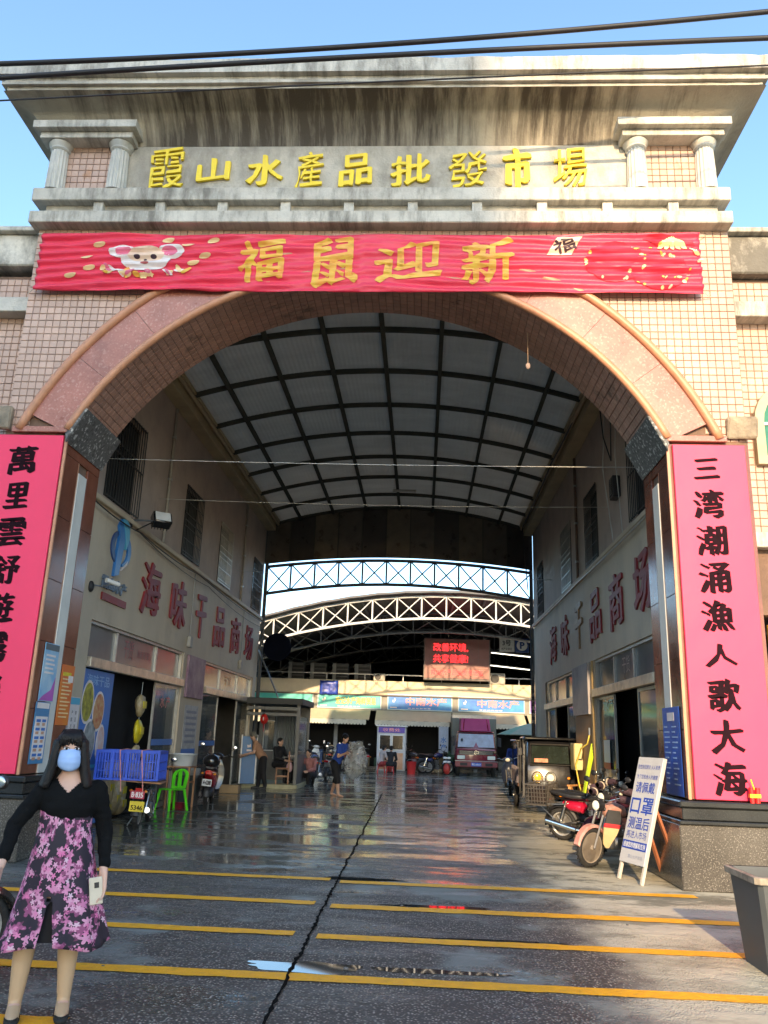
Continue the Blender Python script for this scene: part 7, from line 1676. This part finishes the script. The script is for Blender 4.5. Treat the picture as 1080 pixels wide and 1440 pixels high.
for k in range(26):
    u = -1+2*k/25; x0_ = hx+u*.055; m.tube([(hx+u*.04,hy-.055,hz+.115),(x0_,hy-.083,hz+.085),(x0_+.006*sin(k*2),hy-.089+abs(u)*.018,hz+.062+.006*sin(k*1.7)-abs(u)*.020),(x0_+.006*sin(k*2.5)+u*.012,hy-.082+abs(u)*.03,hz+.048+.008*sin(k*2.3)-abs(u)*.03)], [.009,.008,.005,.0015], 6)
m.build('fringe', HAIR, wm, smooth=True)
m = MB(); rs = random.Random(5)
for k in range(150):
    a = rs.uniform(-.25, pi+.25); ca, sa = cos(a), sin(a); L_ = rs.uniform(.16,.27); r0 = 1+rs.uniform(0,.03)
    P0 = Vector((hx+.05*ca, hy+.02+.05*sa, hz+.128)); P1 = Vector((hx+.094*ca*r0, hy+.022+.104*sa*r0, hz+.04)); P2 = Vector((hx+(.104+rs.uniform(-.004,.012))*ca, hy+.03+.09*sa, hz-.06)); P3 = Vector((hx+(.118+rs.uniform(-.01,.03))*ca, hy+.035+.08*sa+rs.uniform(-.02,.02), hz-.02-L_))
    m.tube([P0,P1,P2,P2.lerp(P3,.5)+Vector((rs.uniform(-.008,.008),rs.uniform(-.008,.008),0)),P3], [.0035,.004,.0035,.0028,.001], 4)
m.build('hair_strands', HAIR, wm, smooth=True)
# eyes, brows
M_ = Matrix.Translation(HC_) @ Matrix.Rotation(radians(6),4,'Z') @ Matrix.Scale(.98,4)
for s_ in (-1,1):
    e = MB().ball((s_*.029,-.0805,.021), (.0155,.0075,.0075), 12, 8).map(lambda v: M_ @ v).build('eye', WHITE, wm, smooth=True)
    MB().ball((s_*.029,-.0872,.0205), (.0075,.002,.0072), 10, 6).map(lambda v: M_ @ v).build('iris', INK, e, smooth=True)
    MB().tube([M_ @ Vector(p) for p in ((s_*.047,-.074,.022),(s_*.039,-.084,.0290),(s_*.028,-.0880,.0302),(s_*.014,-.085,.023))], .0022, 5).build('eyelid', INK, e, smooth=True)
    MB().tube([M_ @ Vector(p) for p in ((s_*.048,-.074,.040),(s_*.034,-.083,.045),(s_*.016,-.085,.042))], .0026, 5).build('eyebrow', HAIR, wm, smooth=True)
# mask with pleats
m = MB(); G = []
for i in range(17):
    v = i/16; row = []
    for j in range(25):
        u = -1+2*j/24; w = .070*(1-.35*abs(2*v-1)**3*(1 if v < .5 else .4)); x = u*w
        bulge = .028*(1-u*u)**.8*(sin(pi*(.12+.80*v))); y = -.068+.038*u*u-bulge-.0028*abs(sin(v*pi*3.5))
        row.append(m.bm.verts.new(M_ @ Vector((x, y-.016, -.098+.106*v-.006*(1-u*u)*(1-v)*2+.010*(1-u*u)*(v > .95)))))
    G.append(row)
for i in range(16):
    for j in range(24): m.bm.faces.new((G[i][j],G[i][j+1],G[i+1][j+1],G[i+1][j]))
mk = m.build('face_mask', mat('mask_blue', (.30,.46,.74), .7, var=.05), wm, smooth=True); mo_ = mk.modifiers.new('s','SOLIDIFY'); mo_.thickness = .003
for s_ in (-1,1):
    for z0_ in (0,-.085): MB().tube([M_ @ Vector(p) for p in ((s_*.066,-.040,z0_),(s_*.076,-.01,z0_*.5-.005),(s_*.082,.01,-.012))], .0014, 5).build('ear_loop', WHITE, mk, smooth=True)
ph = thing('phone', 'pale gold phone with dark lens held against the floral dress', 'phone', (0,0,0))
Mp = W[wm.name] @ Matrix.Translation((.205,-.085,.655)) @ Matrix.Rotation(radians(-8),4,'Y')
ph.matrix_world = Mp; W[ph.name] = Mp
MB().box(-.036,.036,-.004,.004,-.072,.072,.003).build('phone_body', mat('phone_gold', (.60,.53,.42), .3), ph, smooth='auto'); MB().box(-.008,.018,-.0065,-.0042,.015,.045,.001).build('camera_bump', BLKM, ph)

def figure(lab, cat, loc, rz, J, top, bottom, shoe=None, hairc=HAIR, vox=.016, sleeves='short', legs='long', s=1.0, hood=None, group=None):
    """J: joints, facing -y. keys: pel, wai, che, nec, hea, sl, sr, el, er, wl, wr, hl, hr, kl, kr, al, ar"""
    p = thing('person', lab, cat, loc, rz, group=group); p.scale = (s,s,s); g = lambda k: Vector(J[k])
    m = MB(); limb(m, (g('pel'),.11),(g('wai'),.10),(g('che'),.105),(g('nec'),.05)); limb(m, (g('nec'),.05),(g('hea')-Vector((0,0,.05)),.048))
    yw = J.get('yaw', 0); M = head_shape(m, g('hea'), 1.0, yw, True, J.get('pitch', 0))
    for a in 'lr':
        limb(m, (g('s'+a),.052),(g('e'+a),.040),(g('w'+a),.026)); d = (g('w'+a)-g('e'+a)); hand(m, g('w'+a), d, 1 if a == 'l' else -1, 1.05, .6, (0,-1,.2))
        limb(m, (g('h'+a),.085),(g('k'+a),.058),((g('k'+a)*.6+g('a'+a)*.4),.056),(g('a'+a),.036)); f = g('a'+a); fd = Vector(J.get('fd', (0,-1,0))); limb(m, (f+Vector((0,0,-.03)),.036),(f+fd*.09+Vector((0,0,-.05)),.032),(f+fd*.15+Vector((0,0,-.055)),.024))
    link('body', remesh(m, vox*.55, 'body', 1), SKIN, p)
    m = MB(); limb(m, (g('pel')+Vector((0,0,.02)),.135),(g('wai'),.125),(g('che'),.135),((g('nec')*.7+g('che')*.3),.085)); limb(m, (g('sl'),.072),(g('che')+(g('nec')-g('che'))*.3,.09),(g('sr'),.072))
    for a in 'lr':
        if sleeves == 'long': limb(m, (g('s'+a),.068),(g('e'+a),.055),(g('w'+a)*.92+g('e'+a)*.08,.042))
        else: limb(m, (g('s'+a),.068),(g('s'+a)*.4+g('e'+a)*.6,.060))
    link('shirt', remesh(m, vox, 'shirt', 2), top, p)
    m = MB(); limb(m, (g('hl'),.115),(g('pel'),.13),(g('hr'),.115))
    for a in 'lr':
        if legs == 'long': limb(m, (g('h'+a),.11),(g('k'+a),.080),(g('a'+a)+Vector((0,0,.02)),.060))
        else: limb(m, (g('h'+a),.11),(g('k'+a),.085),(g('k'+a)*.8+g('a'+a)*.2,.082))
    link('trousers', remesh(m, vox, 'trousers', 2), bottom, p)
    if shoe:
        for a in 'lr':
            f = g('a'+a); fd = Vector(J.get('fd', (0,-1,0))); m = MB(); limb(m, (f+Vector((0,0,-.035)),.046),(f+fd*.08+Vector((0,0,-.05)),.042),(f+fd*.17+Vector((0,0,-.055)),.032)); link('shoe', remesh(m, .01, 'shoe', 1), shoe, p)
    m = MB(); m.ball((0,.022,.045), (.086,.098,.085), 20, 12); m.ball((0,.055,-.01), (.078,.065,.08), 16, 10); m.map(lambda v: M @ v)
    link('headscarf' if hood else 'hair', m.mesh('hair', True), hood or hairc, p); return p
def stand(h=1.62, lean=0, side=0, st=.12, arms=((-.24,.02),(.24,.02)), fwd=(0,0)):
    """simple standing joints of total height h"""
    k = h/1.68
    J = dict(pel=(0,0,.90), wai=(0,-lean*.35,1.05), che=(side*.5,-lean*.75,1.26), nec=(side*.8,-lean,1.42), hea=(side,-lean-.05,1.56), hl=(-.09,0,.88), hr=(.09,0,.88),
        kl=(-.11,-st*.7,.48), kr=(.11,st*.2,.48), al=(-.12,-st,.08), ar=(.12,st,.08), sl=(-.19+side*.7,-lean*.9,1.36), sr=(.19+side*.7,-lean*.9,1.36),
        el=(-.25+side*.5,-lean-.02,1.08), er=(.25+side*.5,-lean-.02,1.08), wl=(arms[0][0],-lean-.10-fwd[0],.86+arms[0][1]), wr=(arms[1][0],-lean-.10-fwd[1],.86+arms[1][1]))
    return {a: tuple(c*k for c in b2) for a, b2 in J.items()}
def sit(seat=.42, lean=.05):
    z = seat+.10
    return dict(pel=(0,.0,z), wai=(0,-lean*.3,z+.16), che=(0,-lean,z+.36), nec=(0,-lean*1.3,z+.52), hea=(0,-lean*1.5-.02,z+.66), hl=(-.09,0,z), hr=(.09,0,z), kl=(-.14,-.42,z+.03), kr=(.14,-.42,z+.03), al=(-.14,-.44,.08), ar=(.14,-.44,.08),
        sl=(-.19,-lean,z+.46), sr=(.19,-lean,z+.46), el=(-.24,-lean-.10,z+.20), er=(.24,-lean-.10,z+.20), wl=(-.12,-lean-.32,z+.14), wr=(.12,-lean-.32,z+.14))
FAB = lambda n, c: mat(n, c, .85, var=.2, vs=6)
# man in blue walking across the wet yard, seen nearly from behind, holding clear film
J = stand(1.58, .22, .02, .20, arms=((-.22,.30),(.26,.28)), fwd=(.12,.15)); J['pitch'] = radians(25)
mb_ = figure('man in blue shirt and black knee shorts wading barefoot across the wet yard', 'man', (-2.25,12.4,0), radians(60), J, FAB('royal_blue_shirt', (.02,.07,.36)), FAB('black_shorts', (.012,.012,.014)), legs='short', vox=.014)
fl2 = thing('plastic_film', 'crumpled sheet of clear plastic film held by the man in blue', 'plastic sheet', (-1.72,12.2,.55))
m = MB(); m.ball((0,0,.40), (.30,.22,.46), 40, 28); m.map(lambda c: c+noise.noise_vector(c*5)*.10+noise.noise_vector(c*14)*.04)
m.build('film', mat('clear_plastic', (.50,.52,.52), .12, alpha=.42, var=.3, vs=7, rvar=.05), fl2, smooth=True)
J = stand(1.55, .30, 0, .10, arms=((-.16,.10),(.2,.15)), fwd=(.2,.2)); J['pitch'] = radians(35)
figure('stooping person in tan top and dark trousers at the guard booth kerb', 'person', (-4.55,14.2,0), radians(-75), J, FAB('tan_top', (.42,.22,.13)), FAB('dark_trousers', (.015,.014,.016)), BLKM, hairc=mat('grey_hair', (.16,.15,.12), .8), sleeves='short')
figure('man in dark jacket seated inside the guard booth', 'man', (-4.35,15.5,.10), radians(60), sit(.44,.04), FAB('dark_jacket', (.014,.014,.016)), FAB('dark_trousers', (.015,.014,.016)), BLKM, sleeves='long')
figure('person in black seated on a red stool with their back turned', 'person', (-1.35,27.45,0), radians(170), sit(.30,.1), FAB('dark_jacket',(.014,.014,.016)), FAB('dark_trousers',(.015,.014,.016)), BLKM, sleeves='long')
figure('person in pale top seated on a stool before the kiosk', 'person', (-1.78,27.55,0), radians(120), sit(.30,.1), FAB('pale_top', (.45,.38,.36)), FAB('red_shorts', (.30,.03,.03)), BLKM)
figure('rider in blue coat with an orange headscarf behind the small dark scooter', 'person', (3.0,17.1,0), radians(-10), stand(1.55,.05,0,.08), FAB('blue_coat', (.02,.06,.30)), FAB('dark_trousers',(.015,.014,.016)), BLKM, hood=mat('orange_scarf', (.60,.22,.07), .8), sleeves='long')
figure('crouching person in pink top beside the motorcycle at the booth corner', 'person', (-3.42,16.4,0), radians(-20), sit(.22,.15), FAB('pink_top', (.50,.22,.22)), FAB('dark_trousers',(.015,.014,.016)), BLKM, sleeves='long')
figure('shopkeeper in a dark top standing inside the second shop doorway', 'person', (-5.9,12.6,0), radians(80), stand(1.6,.05), FAB('maroon_top', (.09,.03,.03)), FAB('dark_trousers',(.015,.014,.016)), BLKM, sleeves='long')
bpy.data.scenes.remove(WORK)
